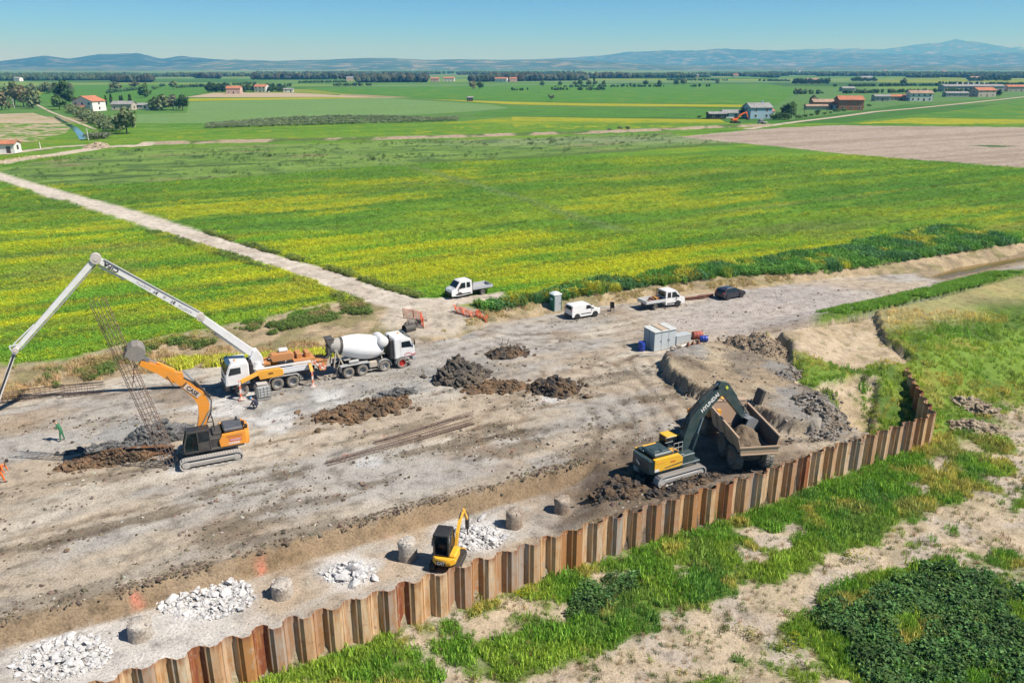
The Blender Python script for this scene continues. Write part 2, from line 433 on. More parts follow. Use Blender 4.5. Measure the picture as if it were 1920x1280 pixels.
def field_color(x, y):
    u = x * AD[0] + y * AD[1]; v = x * AN[0] + y * AN[1]
    g1 = np.array([.108, .222, .024]); g2 = np.array([.078, .178, .022]); g3 = np.array([.17, .25, .02]); br = np.array([.19, .18, .06])
    a = fbm(u / 8, v, 4.5, 71, 4)[:, None]
    c = g2 + (g1 - g2) * sstep(.35, .6, a)
    k = sstep(.54, .70, fbm(u / 5, v + 30, 6, 73, 4))[:, None]
    c = c * (1 - .7 * k) + g3 * .7 * k
    ym = yellow_mask(x, y)[:, None]
    c = c * (1 - .7 * ym) + np.array([.33, .34, .016]) * .7 * ym
    st = sstep(.70, .8, vnoise(u / 40, v, 2.1, 75))[:, None] * .45
    c = c * (1 - st) + np.array([.11, .14, .03]) * st
    row = np.abs(((v + (fbm(u / 30, v, 6, 79, 2) - .5) * 1.5) % 6.2) - 3.1); rk = ((1 - sstep(.25, .6, row)) * .62 * sstep(.35, .6, fbm(u / 12, v, 4, 80, 3)))[:, None]; c = c * (1 - rk) + np.array([.075, .105, .022]) * rk
    k = sstep(.66, .78, fbm(u / 4, v - 50, 9, 77, 3))[:, None] * .35
    return c * (1 - k) + br * k

TAN = np.array([.44, .365, .275]); GREY = np.array([.405, .375, .335]); PALE = np.array([.53, .48, .40]); BROWN = np.array([.27, .185, .115]); DARK = np.array([.125, .10, .075])
SAND = np.array([.45, .365, .255]); WHITE = np.array([.74, .73, .71]); MUDG = np.array([.235, .235, .23]); STRAW = np.array([.40, .31, .165])
def lerp(c, col, m): m = np.clip(m, 0, 1)[:, None]; return c * (1 - m) + np.asarray(col) * m
def soil_color(x, y):
    u = x * AD[0] + y * AD[1]; v = x * AN[0] + y * AN[1]
    c = lerp(np.tile(TAN, (len(x), 1)), GREY, sstep(.38, .62, fbm(u / 2.2, v, 5, 81, 5)))
    c = lerp(c, PALE, sstep(.52, .72, fbm(u / 3, v + 9, 4, 83, 5)) * .8)
    c = lerp(c, BROWN, sstep(.60, .78, fbm(u / 1.8, v - 4, 3.4, 85, 5)) * .55)
    # churned darker streaks across the middle of the platform
    mid = np.exp(-((v - P(640, 880)[0] * AN[0] - P(640, 880)[1] * AN[1]) / 6.5) ** 2)
    c = lerp(c, np.array([.19, .155, .11]), sstep(.57, .70, fbm(u / 3.2, v, 1.6, 87, 5) + .05 * mid) * (.35 + .5 * mid))
    c = lerp(c, DARK, sstep(.66, .74, fbm(u / 1.5, v, .9, 89, 4) + .03 * mid) * .5)
    # wheel and track marks
    c = lerp(c, c * .78, sstep(.60, .75, vnoise(u / 14, v, .45, 91)) * sstep(.45, .6, fbm(x, y, 8, 93)) * .6)
    return c
CUR = P(1000, 840)  # centre of the turning tracks
def ground_color(x, y):
    u = x * AD[0] + y * AD[1]; v = x * AN[0] + y * AN[1]
    up = inpoly(x, y, UP_POLY); lo = inpoly(x, y, LOW_POLY); site = sdpoly(x, y, SITE_POLY)
    c = soil_color(x, y)
    # turning circles left by the machines
    rr = np.hypot(x - P(1090, 800)[0], y - P(1090, 800)[1]); rr = rr + (fbm(x, y, 5, 95) - .5) * 2
    c = lerp(c, BROWN * .95, sstep(.55, .8, vnoise(rr, rr * 0, .5, 97)) * (1 - sstep(7, 13, rr)) * .45)
    c = lerp(c, c * np.array([.55, .52, .48]), rut_mask(x, y) * .75)
    # wet grey mud by the trucks, white dust near the broken pile heads
    for px, py, r, k in ((470, 760, 5.5, .8), (640, 740, 6, .85), (800, 715, 5, .8), (860, 628, 3.0, .9), (965, 700, 5, .5), (760, 690, 5, .35), (230, 815, 4.2, 1.0), (330, 850, 3.5, .6), (560, 735, 5, .5), (900, 690, 4, .6), (790, 632, 3, .8)):
        q = P(px, py); d = np.hypot((x - q[0]) * .8, y - q[1]) + (fbm(x, y, 1.8, 101 + px) - .5) * r * 1.3
        c = lerp(c, MUDG * 1.25, (1 - sstep(r * .35, r * .62, d)) * k * .7)
    for px, py, r in ((430, 760, 4), (690, 860, 1.6), (1030, 745, 1.5), (1060, 720, 1.4), (350, 875, 2.0), (500, 790, 3), (610, 745, 2.4)):
        q = P(px, py); d = np.hypot(x - q[0], y - q[1]) + (fbm(x, y, 1.2, 111 + px) - .5) * r * 1.6
        c = lerp(c, np.array([.58, .57, .55]), (1 - sstep(r * .3, r * .8, d)) * .75)
    ip = inpoly(x, y, PIT_POLY) & (site > 0); de = dline(x, y, PIT_EDGE)
    pit = lerp(np.tile(np.array([.45, .36, .265]), (len(x), 1)), np.array([.46, .415, .36]), sstep(.4, .6, fbm(u / 2, v, 3, 121, 4)))
    pit = lerp(pit, np.array([.40, .30, .20]), sstep(.5, .7, fbm(u, v, 1.6, 123, 4)) * .5)
    for px, py, r in RUBBLE_PX:
        q = P(px, py, Z_PIT); d = np.hypot(x - q[0], y - q[1]) + (fbm(x, y, 1.1, 125) - .5) * 2.0
        pit = lerp(pit, WHITE, (1 - sstep(r * .6, r * 1.25, d)) * .6)
    q = P(250, 1210, Z_PIT); pit = lerp(pit, np.array([.58, .55, .51]), (1 - sstep(2, 6, np.hypot((x - q[0]) * .7, (y - q[1]) * 1.2) + (fbm(x, y, 1.5, 127) - .5) * 4)) * .85)
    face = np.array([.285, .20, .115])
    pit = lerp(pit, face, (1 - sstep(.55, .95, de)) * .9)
    pit = lerp(pit, np.array([.40, .33, .22]), 1 - sstep(.7, 1.3, dline(x, y, WALL[:4]) + (fbm(x, y, .8, 129) - .5) * .8))
    q = P(1150, 925); dk = (1 - sstep(2, 6.5, np.hypot(x - q[0], y - q[1]) + (fbm(x, y, 1.4, 131) - .5) * 4))
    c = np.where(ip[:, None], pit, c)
    c = lerp(c, np.array([.16, .115, .075]), dk * .85)
    q = P(1330, 880); c = lerp(c, np.array([.15, .11, .075]), (1 - sstep(4, 8.5, np.hypot((x - q[0]) * .75, y - q[1]) + (fbm(x, y, 1.6, 133) - .5) * 4)) * .8)
    # lip of the pit
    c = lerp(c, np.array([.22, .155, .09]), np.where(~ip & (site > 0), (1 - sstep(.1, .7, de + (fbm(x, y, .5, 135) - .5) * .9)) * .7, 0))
    # gravel yard by the parked cars
    gy_ = P(1440, 580); d = np.hypot((u - gy_[0] * AD[0] - gy_[1] * AD[1]) / 2.2, v - gy_[0] * AN[0] - gy_[1] * AN[1])
    c = lerp(c, np.array([.43, .385, .355]), np.where(lo, (1 - sstep(5, 9.5, d + (fbm(x, y, 3, 141) - .5) * 5)) * .8, 0))
    # terrace
    tp = sdpoly(x, y, TERRACE)
    tc = lerp(np.tile(np.array([.34, .265, .18]), (len(x), 1)), np.array([.24, .20, .155]), sstep(.42, .6, fbm(x, y, 2.6, 143, 5)))
    tc = lerp(tc, np.array([.42, .34, .235]), sstep(.5, .65, fbm(x + 9, y, 2.2, 145, 4)))
    tc = lerp(tc, np.array([.15, .12, .09]), sstep(.6, .7, fbm(u, v / 4, 2.0, 147, 4)) * .8)
    c = lerp(c, tc, sstep(-.6, .5, tp))
    for px, py, r in ((1530, 770, 4.2), (1290, 665, 2.5), (1470, 690, 2.0), (1480, 740, 1.6)):
        q = P(px, py, .4); c = lerp(c, np.array([.28, .265, .245]), (1 - sstep(r * .6, r * 1.2, np.hypot(x - q[0], (y - q[1])) + (fbm(x, y, 1.3, 149) - .5) * 2.5)) * .85)
    # field, road and earth banks
    fc = field_color(x, y)
    du = dline(x, y, TOP); df = dline(x, y, FOOT)
    bank = lerp(np.tile(np.array([.42, .325, .205]), (len(x), 1)), np.array([.30, .235, .15]), sstep(.4, .65, fbm(x, y / 1.5, 1.5, 151, 4)))
    bank = lerp(bank, np.array([.15, .155, .05]), sstep(.5, .66, fbm(x, y, 2.3, 153, 4)) * .55)
    c = np.where((~up & ~lo)[:, None], bank, c)
    edge = np.where(up, 1 - sstep(.4, 2.2, du + (fbm(x, y, 1.5, 155) - .5) * 2.4), 0)
    left = x < P(754, 582, 1)[0]
    fl = np.where(up[:, None], fc, c)
    fl = lerp(fl, np.array([.34, .28, .18]), edge * np.where(left, .85, .4))
    q = P(650, 590, 1.0); fl = lerp(fl, np.array([.38, .31, .215]), np.where(up, 1 - sstep(2.5, 6, np.hypot((x - q[0]) * .55, y - q[1]) + (fbm(x, y, 1.6, 157) - .5) * 3), 0))
    c = np.where(up[:, None], fl, c)
    rd = sdpoly(x, y, ROAD); rc = lerp(np.tile(np.array([.52, .465, .385]), (len(x), 1)), np.array([.43, .37, .30]), sstep(.4, .65, fbm(x, y, 2.2, 161, 4)))
    rc = lerp(rc, np.array([.40, .35, .28]), (1 - sstep(.2, .5, np.abs(rd - 1.9))) * .5)
    c = lerp(c, rc, np.where(~lo, sstep(-.5, .25, rd + (fbm(x, y, 1.2, 163) - .5) * .9), 0))
    rp = P(805, 605); dd = np.hypot(x - rp[0], y - rp[1])
    c = lerp(c, np.array([.47, .41, .33]), np.where(~up, (1 - sstep(4.2, 6.0, dd + (fbm(x, y, 1.5, 165) - .5) * 2)), 0) * .95)
    # low ground
    gd = grass_density(x, y)
    lc = lerp(np.tile(SAND, (len(x), 1)), np.array([.41, .35, .28]), sstep(.4, .6, fbm(x, y, 1.8, 171, 4)))
    lc = lerp(lc, np.array([.30, .25, .15]), sstep(.5, .7, fbm(x, y, .9, 173, 4)) * .6)
    lc = lerp(lc, np.array([.12, .175, .035]), sstep(.35, .75, gd))
    lc = lerp(lc, np.array([.06, .085, .025]), sstep(-.5, .6, sdpoly(x, y, BRAMBLE)) * .9)
    cs = crest_side(x, y)
    # levee: sandy scar left of the corner, green and ochre slope right of it
    scar = SCAR
    sc = sdpoly(x, y, scar) + (fbm(x, y, 2.0, 181) - .5) * 1.6
    lev = lerp(np.tile(np.array([.14, .22, .035]), (len(x), 1)), np.array([.25, .225, .05]), sstep(.5, .68, fbm(x, y, 4.5, 183, 5)) * .8)
    lev = lerp(lev, np.array([.085, .14, .028]), sstep(.5, .65, fbm(x, y + 40, 5, 185, 4)))
    top = (1 - sstep(1.5, 6.5, np.abs(cs - 1.5) + (fbm(x, y, 3, 187) - .5) * 5))
    lev = lerp(lev, np.array([.37, .29, .165]), top * .6)
    lv = (1 - sstep(17, 21, cs + (fbm(x, y, 3, 189) - .5) * 5))
    lc = lerp(lc, lev, lv)
    sandc = lerp(np.tile(np.array([.43, .345, .24]), (len(x), 1)), np.array([.36, .285, .185]), sstep(.4, .65, fbm(x, y, 1.7, 191, 4)))
    sandc = lerp(sandc, np.array([.2, .18, .08]), sstep(.60, .70, fbm(x, y, .9, 193, 4)) * .7)
    lc = lerp(lc, sandc, sstep(-.3, .4, sc))
    low = (site < 0) & lo
    c = np.where(low[:, None], lc, c)
    # river side of the levee and the stream banks
    rv = np.where(lo & (site >= 0), 1 - sstep(2.0, 4.5, -cs + (fbm(x, y, 2, 195) - .5) * 2), 0) * (cs < 0) * sstep(1510, 1545, Q2x(x, y))
    c = lerp(c, np.array([.12, .19, .03]), rv)
    ss = sdpoly(x, y, STREAM); c = lerp(c, np.array([.24, .18, .10]), np.where(lo, sstep(-2.2, -.6, ss), 0) * .8)
    # red survey spray
    for px, py, r in SPRAY:
        g = P(px, py, -.3 if py > 920 else 0); d = np.hypot(x - g[0], y - g[1])
        c = lerp(c, np.array([.72, .20, .14]), (1 - sstep(r * .2, r * .55, d)) * (vnoise(x, y, .3, 197) > .5) * .6)
    return np.clip(c, 0.01, .9)
Cs = ground_color(X, Y)
Cs = np.where((inpoly(X, Y, UP_POLY) | (sdpoly(X, Y, SITE_POLY) < 0))[:, None], Cs, np.clip(Cs * np.array([.87, .875, .865]), 0, .85))
idx = np.arange(nx * ny).reshape(ny, nx)
quads = np.stack([idx[:-1, :-1].ravel(), idx[:-1, 1:].ravel(), idx[1:, 1:].ravel(), idx[1:, :-1].ravel()], 1)
cxm = X[quads].mean(1); cym = Y[quads].mean(1)

def ground_mat():
    m, nt, b = node_mat('ground_soil')
    at = N(nt, 'ShaderNodeAttribute', attribute_name='Col')
    n1 = noise(nt, .9, 8, .68); n2 = noise(nt, 7.0, 6, .7); n3 = noise(nt, .12, 4, .6)
    v = N(nt, 'ShaderNodeTexVoronoi', Scale=3.2); tc = nt.nodes.new('ShaderNodeTexCoord'); nt.links.new(tc.outputs['Object'], v.inputs['Vector'])
    f = mixc(nt, 1.0, ramp(nt, n1, [(.28, .5), (.48, 1.0), (.75, 1.28)]), ramp(nt, n2, [(.28, .45), (.48, 1.0), (.8, 1.35)]), 'MULTIPLY')
    f = mixc(nt, 1.0, f, ramp(nt, n3, [(.3, .9), (.7, 1.1)]), 'MULTIPLY')
    c = mixc(nt, 1.0, at.outputs['Color'], f, 'MULTIPLY')
    # scattered clods and pale stones
    c = mixc(nt, ramp(nt, v.outputs['Distance'], [(.0, .55), (.16, .0)]), c, mixc(nt, 1.0, c, (.42, .38, .34), 'MULTIPLY'))
    nt.links.new(c, b.inputs['Base Color']); b.inputs['Roughness'].default_value = .96; b.inputs['Specular IOR Level'].default_value = .12
    h = mixc(nt, .4, n1, n2)
    bn = N(nt, 'ShaderNodeBump', Strength=1.0, Distance=.22); nt.links.new(h, bn.inputs['Height']); nt.links.new(bn.outputs[0], b.inputs['Normal'])
    return m
M_GROUND = ground_mat()
# the one sheet is handed out by region, so that each stretch of the setting is an object
up_f = inpoly(cxm, cym, UP_POLY); lo_f = inpoly(cxm, cym, LOW_POLY); site_f = sdpoly(cxm, cym, SITE_POLY) > 0
road_f = inpoly(cxm, cym, ROAD) & ~lo_f; pit_f = inpoly(cxm, cym, PIT_POLY) & site_f
reg = np.zeros(len(quads), int)
reg[lo_f & site_f] = 0; reg[lo_f & ~site_f] = 1; reg[~lo_f & ~up_f] = 2; reg[up_f] = 3; reg[road_f] = 4; reg[pit_f] = 5
names = ['construction_ground', 'low_ground', 'earth_bank', 'crop_field', 'dirt_road', 'pit_floor']
def vert_normals():
    gzx = np.gradient(Zs.reshape(ny, nx), GS, axis=1).ravel(); gzy = np.gradient(Zs.reshape(ny, nx), GS, axis=0).ravel()
    n = np.stack([-gzx, -gzy, np.ones_like(gzx)], 1); return n / np.linalg.norm(n, axis=1, keepdims=True)
VN = vert_normals()
for k, nm in enumerate(names):
    q = quads[reg == k]; used, inv = np.unique(q, return_inverse=True); q = inv.reshape(q.shape)
    rgba = np.concatenate([Cs[used], np.ones((len(used), 1))], 1)
    o = np_mesh(nm, np.stack([X[used], Y[used], Zs[used]], 1), q, M_GROUND, smooth=True, attrs={'Col': ('FLOAT_COLOR', rgba)})
    o.data.normals_split_custom_set_from_vertices(VN[used].tolist())
    tag(o, kind='structure')

# muddy water of the stream
def water_mat(name, col, rough=.08):
    m, nt, b = node_mat(name); b.inputs['Base Color'].default_value = (*col, 1); b.inputs['Roughness'].default_value = rough
    b.inputs['Specular IOR Level'].default_value = .5
    bn = N(nt, 'ShaderNodeBump', Strength=.12, Distance=.05); nt.links.new(noise(nt, 1.2, 3), bn.inputs['Height']); nt.links.new(bn.outputs[0], b.inputs['Normal'])
    return m
def poly_sheet(name, pts, z, mt, kind='structure'):
    bm = bmesh.new(); vs_ = [bm.verts.new((p[0], p[1], z)) for p in pts]; f = bm.faces.new(vs_)
    if f.normal.z < 0: f.normal_flip()
    bm.normal_update()
    if f.normal.z < 0: bmesh.ops.reverse_faces(bm, faces=[f])
    bmesh.ops.triangulate(bm, faces=bm.faces[:])
    me = bpy.data.meshes.new(name); bm.to_mesh(me); bm.free()
    return tag(link_mesh(name, me, mt), kind=kind)
STREAM_W = P2([(1730, 526), (1762, 508), (1800, 498), (1860, 488), (1960, 471), (2200, 427), (2200, 443), (1960, 489), (1880, 502), (1810, 521), (1765, 531)], -.35)
poly_sheet('stream_water', STREAM_W, -.36, water_mat('muddy_water', (.17, .115, .035), .12))
# ================================================================ farmland up to the hills
ZF = Z_FIELD
MX0, MX1, MY0, MY1, MS = -270.0, 350.0, 131.5, 400.0, 0.95
mnx = int((MX1 - MX0) / MS) + 1; mny = int((MY1 - MY0) / MS) + 1
mx, my = np.meshgrid(MX0 + np.arange(mnx) * MS, MY0 + np.arange(mny) * MS); mx = mx.ravel(); my = my.ravel()
mx = mx + (RNG.random(mx.shape) - .5) * .3; my = my + (RNG.random(my.shape) - .5) * .3
MEADOW = P2([(-200, 345), (-100, 322), (0, 315), (200, 283), (480, 271), (700, 266), (960, 260), (1250, 249), (1290, 257), (1390, 268), (1250, 277), (960, 299), (800, 306), (700, 314), (320, 339), (190, 348), (62, 344), (0, 326)], ZF)
MEADOW_TOP = P2([(480, 262), (700, 258), (960, 253), (1250, 244), (1290, 252), (1250, 258), (960, 266), (480, 276)], ZF)
PLOUGH = P2([(1272, 257), (1440, 273), (1600, 290), (1920, 315), (2100, 330), (2200, 240), (1920, 239), (1560, 235), (1460, 240), (1350, 249)], ZF)
DIAG = P2([(600, 272), (650, 287), (720, 303), (790, 318), (870, 341), (960, 366), (1090, 412), (1240, 452), (1330, 468), (1420, 480)], ZF)
RIDGE = P2([(275, 271), (480, 266), (700, 262), (960, 254), (1130, 249), (1250, 244), (1330, 240), (1440, 236)], ZF)
TRACK = P2([(-200, 330), (0, 306), (60, 296), (120, 288), (190, 276), (270, 272)], ZF)
DARKBAND = P2([(790, 303), (960, 297), (1130, 285), (1250, 277), (1350, 270)], ZF)
BRUSH = [P2([(60, 330), (190, 329), (240, 320), (300, 319)], ZF), P2([(330, 313), (520, 305), (570, 301)], ZF), P2([(60, 345), (240, 332), (330, 326)], ZF)]
def far_color(x, y):
    c = field_color(x, y)
    u = x * AD[0] + y * AD[1]; v = x * AN[0] + y * AN[1]
    # lusher, less flowering crop towards the far edge
    lush = lerp(np.tile(np.array([.062, .175, .014]), (len(x), 1)), np.array([.10, .21, .018]), sstep(.4, .65, fbm(u / 9, v, 6, 201, 4)))
    c = lerp(c, lush, sstep(150, 300, y + .25 * x) * .55)
    m = sdpoly(x, y, MEADOW) + (fbm(u / 3, v, 6, 203) - .5) * 9
    mc = lerp(np.tile(np.array([.15, .235, .05]), (len(x), 1)), np.array([.11, .19, .04]), sstep(.42, .6, fbm(u / 4, v, 8, 205, 5)))
    mc = lerp(mc, np.array([.20, .175, .09]), sstep(.58, .7, fbm(u / 3, v + 70, 9, 207, 4)) * .7)
    mc = lerp(mc, np.array([.20, .24, .13]), np.exp(-((y - 300 - .12 * x) / 16) ** 2) * sstep(-60, 20, x) * .7)
    for pl in BRUSH: mc = lerp(mc, np.array([.045, .085, .025]), (1 - sstep(.5, 2.5, dline(x, y, pl) + (fbm(x, y, 4, 209) - .5) * 7)) * .8)
    mc = lerp(mc, np.array([.055, .10, .035]), sstep(.68, .74, vnoise(u / 2, v, 3.0, 211)) * .6)
    c = lerp(c, mc, sstep(-2, 2, m))
    c = lerp(c, np.array([.075, .13, .03]), (1 - sstep(2, 5, dline(x, y, DARKBAND) + (fbm(u / 3, v, 3, 213) - .5) * 3)) * .85)
    c = lerp(c, np.array([.13, .195, .06]), (1 - sstep(.6, 2.4, dline(x, y, DIAG) + (fbm(x, y, 3, 215) - .5) * 2.5)) * .75)
    p = sdpoly(x, y, PLOUGH)
    pc = lerp(np.tile(np.array([.335, .275, .215]), (len(x), 1)), np.array([.285, .23, .175]), sstep(.4, .6, vnoise(u / 60, v, 3.4, 217)))
    pc = lerp(pc, np.array([.30, .235, .165]), sstep(.55, .8, fbm(u / 6, v, 4, 219, 4)) * .5)
    c = lerp(c, pc, sstep(-.7, .3, p))
    q = P(1861, 274, ZF); c = lerp(c, np.array([.06, .11, .03]), 1 - sstep(1.5, 4, np.hypot((x - q[0]) * .42, (y - q[1]) * .8) + (fbm(x, y, 2, 221) - .5) * 2))
    r = dline(x, y, RIDGE) + (fbm(x, y, 4, 223) - .5) * 1.6
    rc = lerp(np.tile(np.array([.31, .245, .175]), (len(x), 1)), np.array([.085, .13, .035]), sstep(.50, .60, fbm(u / 1.5, v, 6, 225, 4)))
    c = lerp(c, rc, 1 - sstep(2.6, 4.2, r))
    c = lerp(c, np.array([.46, .39, .30]), 1 - sstep(2.6, 4.0, dline(x, y, TRACK) + (fbm(x, y, 3, 227) - .5) * 1.5))
    rd = sdpoly(x, y, ROAD); c = lerp(c, np.array([.50, .445, .37]), sstep(-.6, .4, rd + (fbm(x, y, 2, 229) - .5)))
    return np.clip(c, .01, .9)
def far_height(x, y):
    r = dline(x, y, RIDGE); z = ZF + .9 * (1 - sstep(.5, 3.6, r + (fbm(x, y, 4, 231) - .5) * 1.5))
    z = z + (fbm(x, y, 5, 233, 3) - .5) * .25 + (vnoise(x, y, 1.6, 235) - .5) * .22
    return z * sstep(0, 3, y - MY0 + .0) + ZF * (1 - sstep(0, 3, y - MY0)) - .08 * (y < MY0 + 1)
mC = far_color(mx, my); mZ = far_height(mx, my)
ii = np.arange(mnx * mny).reshape(mny, mnx)
mq = np.stack([ii[:-1, :-1].ravel(), ii[:-1, 1:].ravel(), ii[1:, 1:].ravel(), ii[1:, :-1].ravel()], 1)
qx = mx[mq].mean(1); qy = my[mq].mean(1)
mreg = np.zeros(len(mq), int)
mreg[inpoly(qx, qy, MEADOW) | inpoly(qx, qy, MEADOW_TOP)] = 1; mreg[inpoly(qx, qy, PLOUGH)] = 2; mreg[inpoly(qx, qy, ROAD) | (dline(qx, qy, TRACK) < 3.2)] = 3
for k, nm in enumerate(['grain_field', 'meadow', 'ploughed_field', 'farm_track']):
    q = mq[mreg == k]; used, inv = np.unique(q, return_inverse=True)
    o = np_mesh(nm, np.stack([mx[used], my[used], mZ[used]], 1), inv.reshape(q.shape), M_GROUND, smooth=True,
                attrs={'Col': ('FLOAT_COLOR', np.concatenate([mC[used], np.ones((len(used), 1))], 1))})
    tag(o, kind='structure')

def field_mat(name, c1, c2, c3=None, w=5.0):
    m, nt, b = node_mat(name)
    tc = nt.nodes.new('ShaderNodeTexCoord'); mp = nt.nodes.new('ShaderNodeMapping')
    mp.inputs['Rotation'].default_value = (0, 0, -AX); mp.inputs['Scale'].default_value = (1 / (w * 14), 1 / w, 1)
    nt.links.new(tc.outputs['Object'], mp.inputs[0])
    n = N(nt, 'ShaderNodeTexNoise', Scale=1.0, Detail=6, Roughness=.65); nt.links.new(mp.outputs[0], n.inputs['Vector'])
    n2 = noise(nt, .05, 5, .6); n3 = noise(nt, .6, 4, .7)
    c = mixc(nt, ramp(nt, n.outputs['Fac'], [(.38, 0), (.62, 1)]), c1, c2)
    if c3: c = mixc(nt, ramp(nt, n2, [(.50, 0), (.68, .75)]), c, c3)
    c = mixc(nt, 1.0, c, ramp(nt, n3, [(.25, .7), (.75, 1.25)]), 'MULTIPLY')
    nt.links.new(c, b.inputs['Base Color']); b.inputs['Roughness'].default_value = .95; b.inputs['Specular IOR Level'].default_value = .1
    return m
def patchwork_mat():
    m, nt, b = node_mat('distant_farmland')
    tc = nt.nodes.new('ShaderNodeTexCoord'); mp = nt.nodes.new('ShaderNodeMapping')
    mp.inputs['Rotation'].default_value = (0, 0, -AX * .5); mp.inputs['Scale'].default_value = (1 / 520, 1 / 210, 1)
    nt.links.new(tc.outputs['Object'], mp.inputs[0])
    v = N(nt, 'ShaderNodeTexVoronoi', Scale=1.0, Randomness=.85); nt.links.new(mp.outputs[0], v.inputs['Vector'])
    sp = nt.nodes.new('ShaderNodeSeparateColor'); nt.links.new(v.outputs['Color'], sp.inputs[0])
    r = nt.nodes.new('ShaderNodeValToRGB'); cr = r.color_ramp; cr.interpolation = 'CONSTANT'
    st = [(0, (.055, .15, .028)), (.22, (.09, .19, .04)), (.42, (.13, .22, .08)), (.60, (.05, .12, .035)), (.72, (.16, .24, .05)), (.84, (.28, .24, .13)), (.92, (.21, .25, .035))]
    while len(cr.elements) < len(st): cr.elements.new(.5)
    for e, (p, c) in zip(cr.elements, st): e.position = p; e.color = (*c, 1)
    nt.links.new(sp.outputs[0], r.inputs[0])
    n = noise(nt, .02, 6, .6); n2 = noise(nt, .25, 4, .7)
    c = mixc(nt, ramp(nt, n, [(.45, 0), (.68, .5)]), r.outputs[0], (.10, .15, .05))
    c = mixc(nt, 1.0, c, ramp(nt, n2, [(.25, .75), (.75, 1.2)]), 'MULTIPLY')
    nt.links.new(c, b.inputs['Base Color']); b.inputs['Roughness'].default_value = 1; b.inputs['Specular IOR Level'].default_value = .05
    return m
M_FAR = patchwork_mat()
B_ = 29000.0
vv = []; ff = []
for (x0, x1, y0, y1) in ((-B_, MX0 + .5, -B_, B_), (MX1 - .5, B_, -B_, B_), (MX0 + .5, MX1 - .5, MY1 - .8, B_), (MX0 + .5, MX1 - .5, -B_, GY0 + .2), (MX0 + .5, GX0 + .2, GY0 + .2, MY0 + .6), (GX1 - .2, MX1 - .5, GY0 + .2, MY0 + .6)):
    n = len(vv); vv += [(x0, y0, ZF - .12), (x1, y0, ZF - .12), (x1, y1, ZF - .12), (x0, y1, ZF - .12)]; ff.append((n, n + 1, n + 2, n + 3))
tag(np_mesh('farmland', vv, np.array(ff), M_FAR), kind='structure')

GRN = ((.06, .165, .02), (.09, .20, .03)); YEL = ((.34, .31, .015), (.23, .27, .02)); PAL = ((.15, .25, .085), (.12, .215, .06)); TANF = ((.42, .345, .245), (.36, .285, .19))
PARCELS = [
 ('pale_grain_field', PAL, None, [(215, 222), (262, 214), (350, 212), (356, 191), (480, 187), (720, 184), (920, 196), (955, 203), (860, 211), (640, 222), (390, 237), (285, 245), (240, 240)]),
 ('rapeseed_strip', YEL, None, [(350, 190), (356, 184.5), (480, 183.5), (600, 182.5), (712, 183.6), (480, 187.5)]),
 ('bare_field', TANF, None, [(345, 182.5), (400, 174.5), (540, 174), (620, 178), (716, 183), (600, 182), (480, 182.5)]),
 ('yellow_green_field', ((.20, .25, .02), (.11, .205, .022)), (.30, .29, .015), [(190, 270), (285, 250), (600, 240), (870, 227), (960, 219), (1330, 224), (1400, 236), (1330, 239), (1250, 242), (960, 252), (700, 259.5), (480, 264.5), (275, 268)]),
 ('green_band_field', GRN, (.05, .12, .03), [(960, 203), (1300, 203), (1440, 206), (1420, 212), (1330, 222), (960, 218), (880, 216)]),
 ('rapeseed_strip', YEL, (.14, .21, .02), [(960, 219), (1150, 222), (1350, 224), (1360, 229), (1150, 229), (960, 226)]),
 ('rapeseed_strip', YEL, (.14, .21, .02), [(960, 231), (1150, 234), (1390, 236), (1380, 240), (1150, 242), (960, 238)]),
 ('rapeseed_strip', YEL, None, [(800, 186), (960, 191), (1100, 194), (1440, 197), (1440, 201.5), (1100, 198.6), (960, 196)]),
 ('green_field', ((.055, .17, .018), (.08, .195, .025)), (.17, .23, .03), [(560, 165), (960, 160), (1440, 157), (1500, 168), (1460, 196), (1100, 193), (960, 189), (800, 184), (640, 175)]),
 ('green_field', GRN, (.19, .24, .02), [(1565, 234), (1650, 222), (1800, 206), (1920, 190), (2100, 172), (2150, 240), (1920, 238)]),
 ('rapeseed_strip', YEL, (.12, .20, .02), [(1600, 232), (1710, 221), (1830, 223), (2060, 226), (2060, 234), (1800, 233.5)]),
 ('bare_field', TANF, (.19, .23, .03), [(-160, 220), (0, 214), (62, 212), (102, 224), (132, 240), (124, 249), (62, 266), (-160, 270)]),
 ('green_field', GRN, None, [(60, 190), (100, 160), (340, 158), (540, 172), (400, 173.5), (345, 181), (330, 188), (200, 200)]),
 ('pale_grain_field', ((.11, .20, .06), (.08, .17, .04)), None, [(1460, 196), (1500, 168), (1600, 165), (1920, 172), (2050, 175), (1920, 182), (1700, 196), (1600, 210), (1480, 226), (1400, 212)]),
]
for i, (nm, (c1, c2), c3, px) in enumerate(PARCELS):
    poly_sheet(nm, P2(px, ZF), ZF - .06 + .006 * i, field_mat(nm + '_crop', c1, c2, c3, 4.0 if i < 9 else 6.0))
CANAL = P2([(100, 218), (112, 222), (134, 234), (146, 240), (162, 256), (160, 261), (149, 262), (142, 250), (130, 238), (108, 224)], ZF)
poly_sheet('canal_water', CANAL, ZF + .05, water_mat('canal_water', (.05, .09, .11), .05))
def ribbon(name, px, w, z, mt):
    p = P2(px, ZF); V = []; F = []
    for i in range(len(p)):
        t = p[min(i + 1, len(p) - 1)] - p[max(i - 1, 0)]; t = t / np.hypot(*t); n = np.array([-t[1], t[0]])
        V += [(*(p[i] + n * w / 2), z), (*(p[i] - n * w / 2), z)]
        if i: F.append((2 * i - 2, 2 * i - 1, 2 * i + 1, 2 * i))
    return tag(np_mesh(name, V, np.array(F), mt), kind='structure')
M_TRACK = field_mat('pale_track', (.46, .39, .30), (.40, .335, .25), None, 3.0)
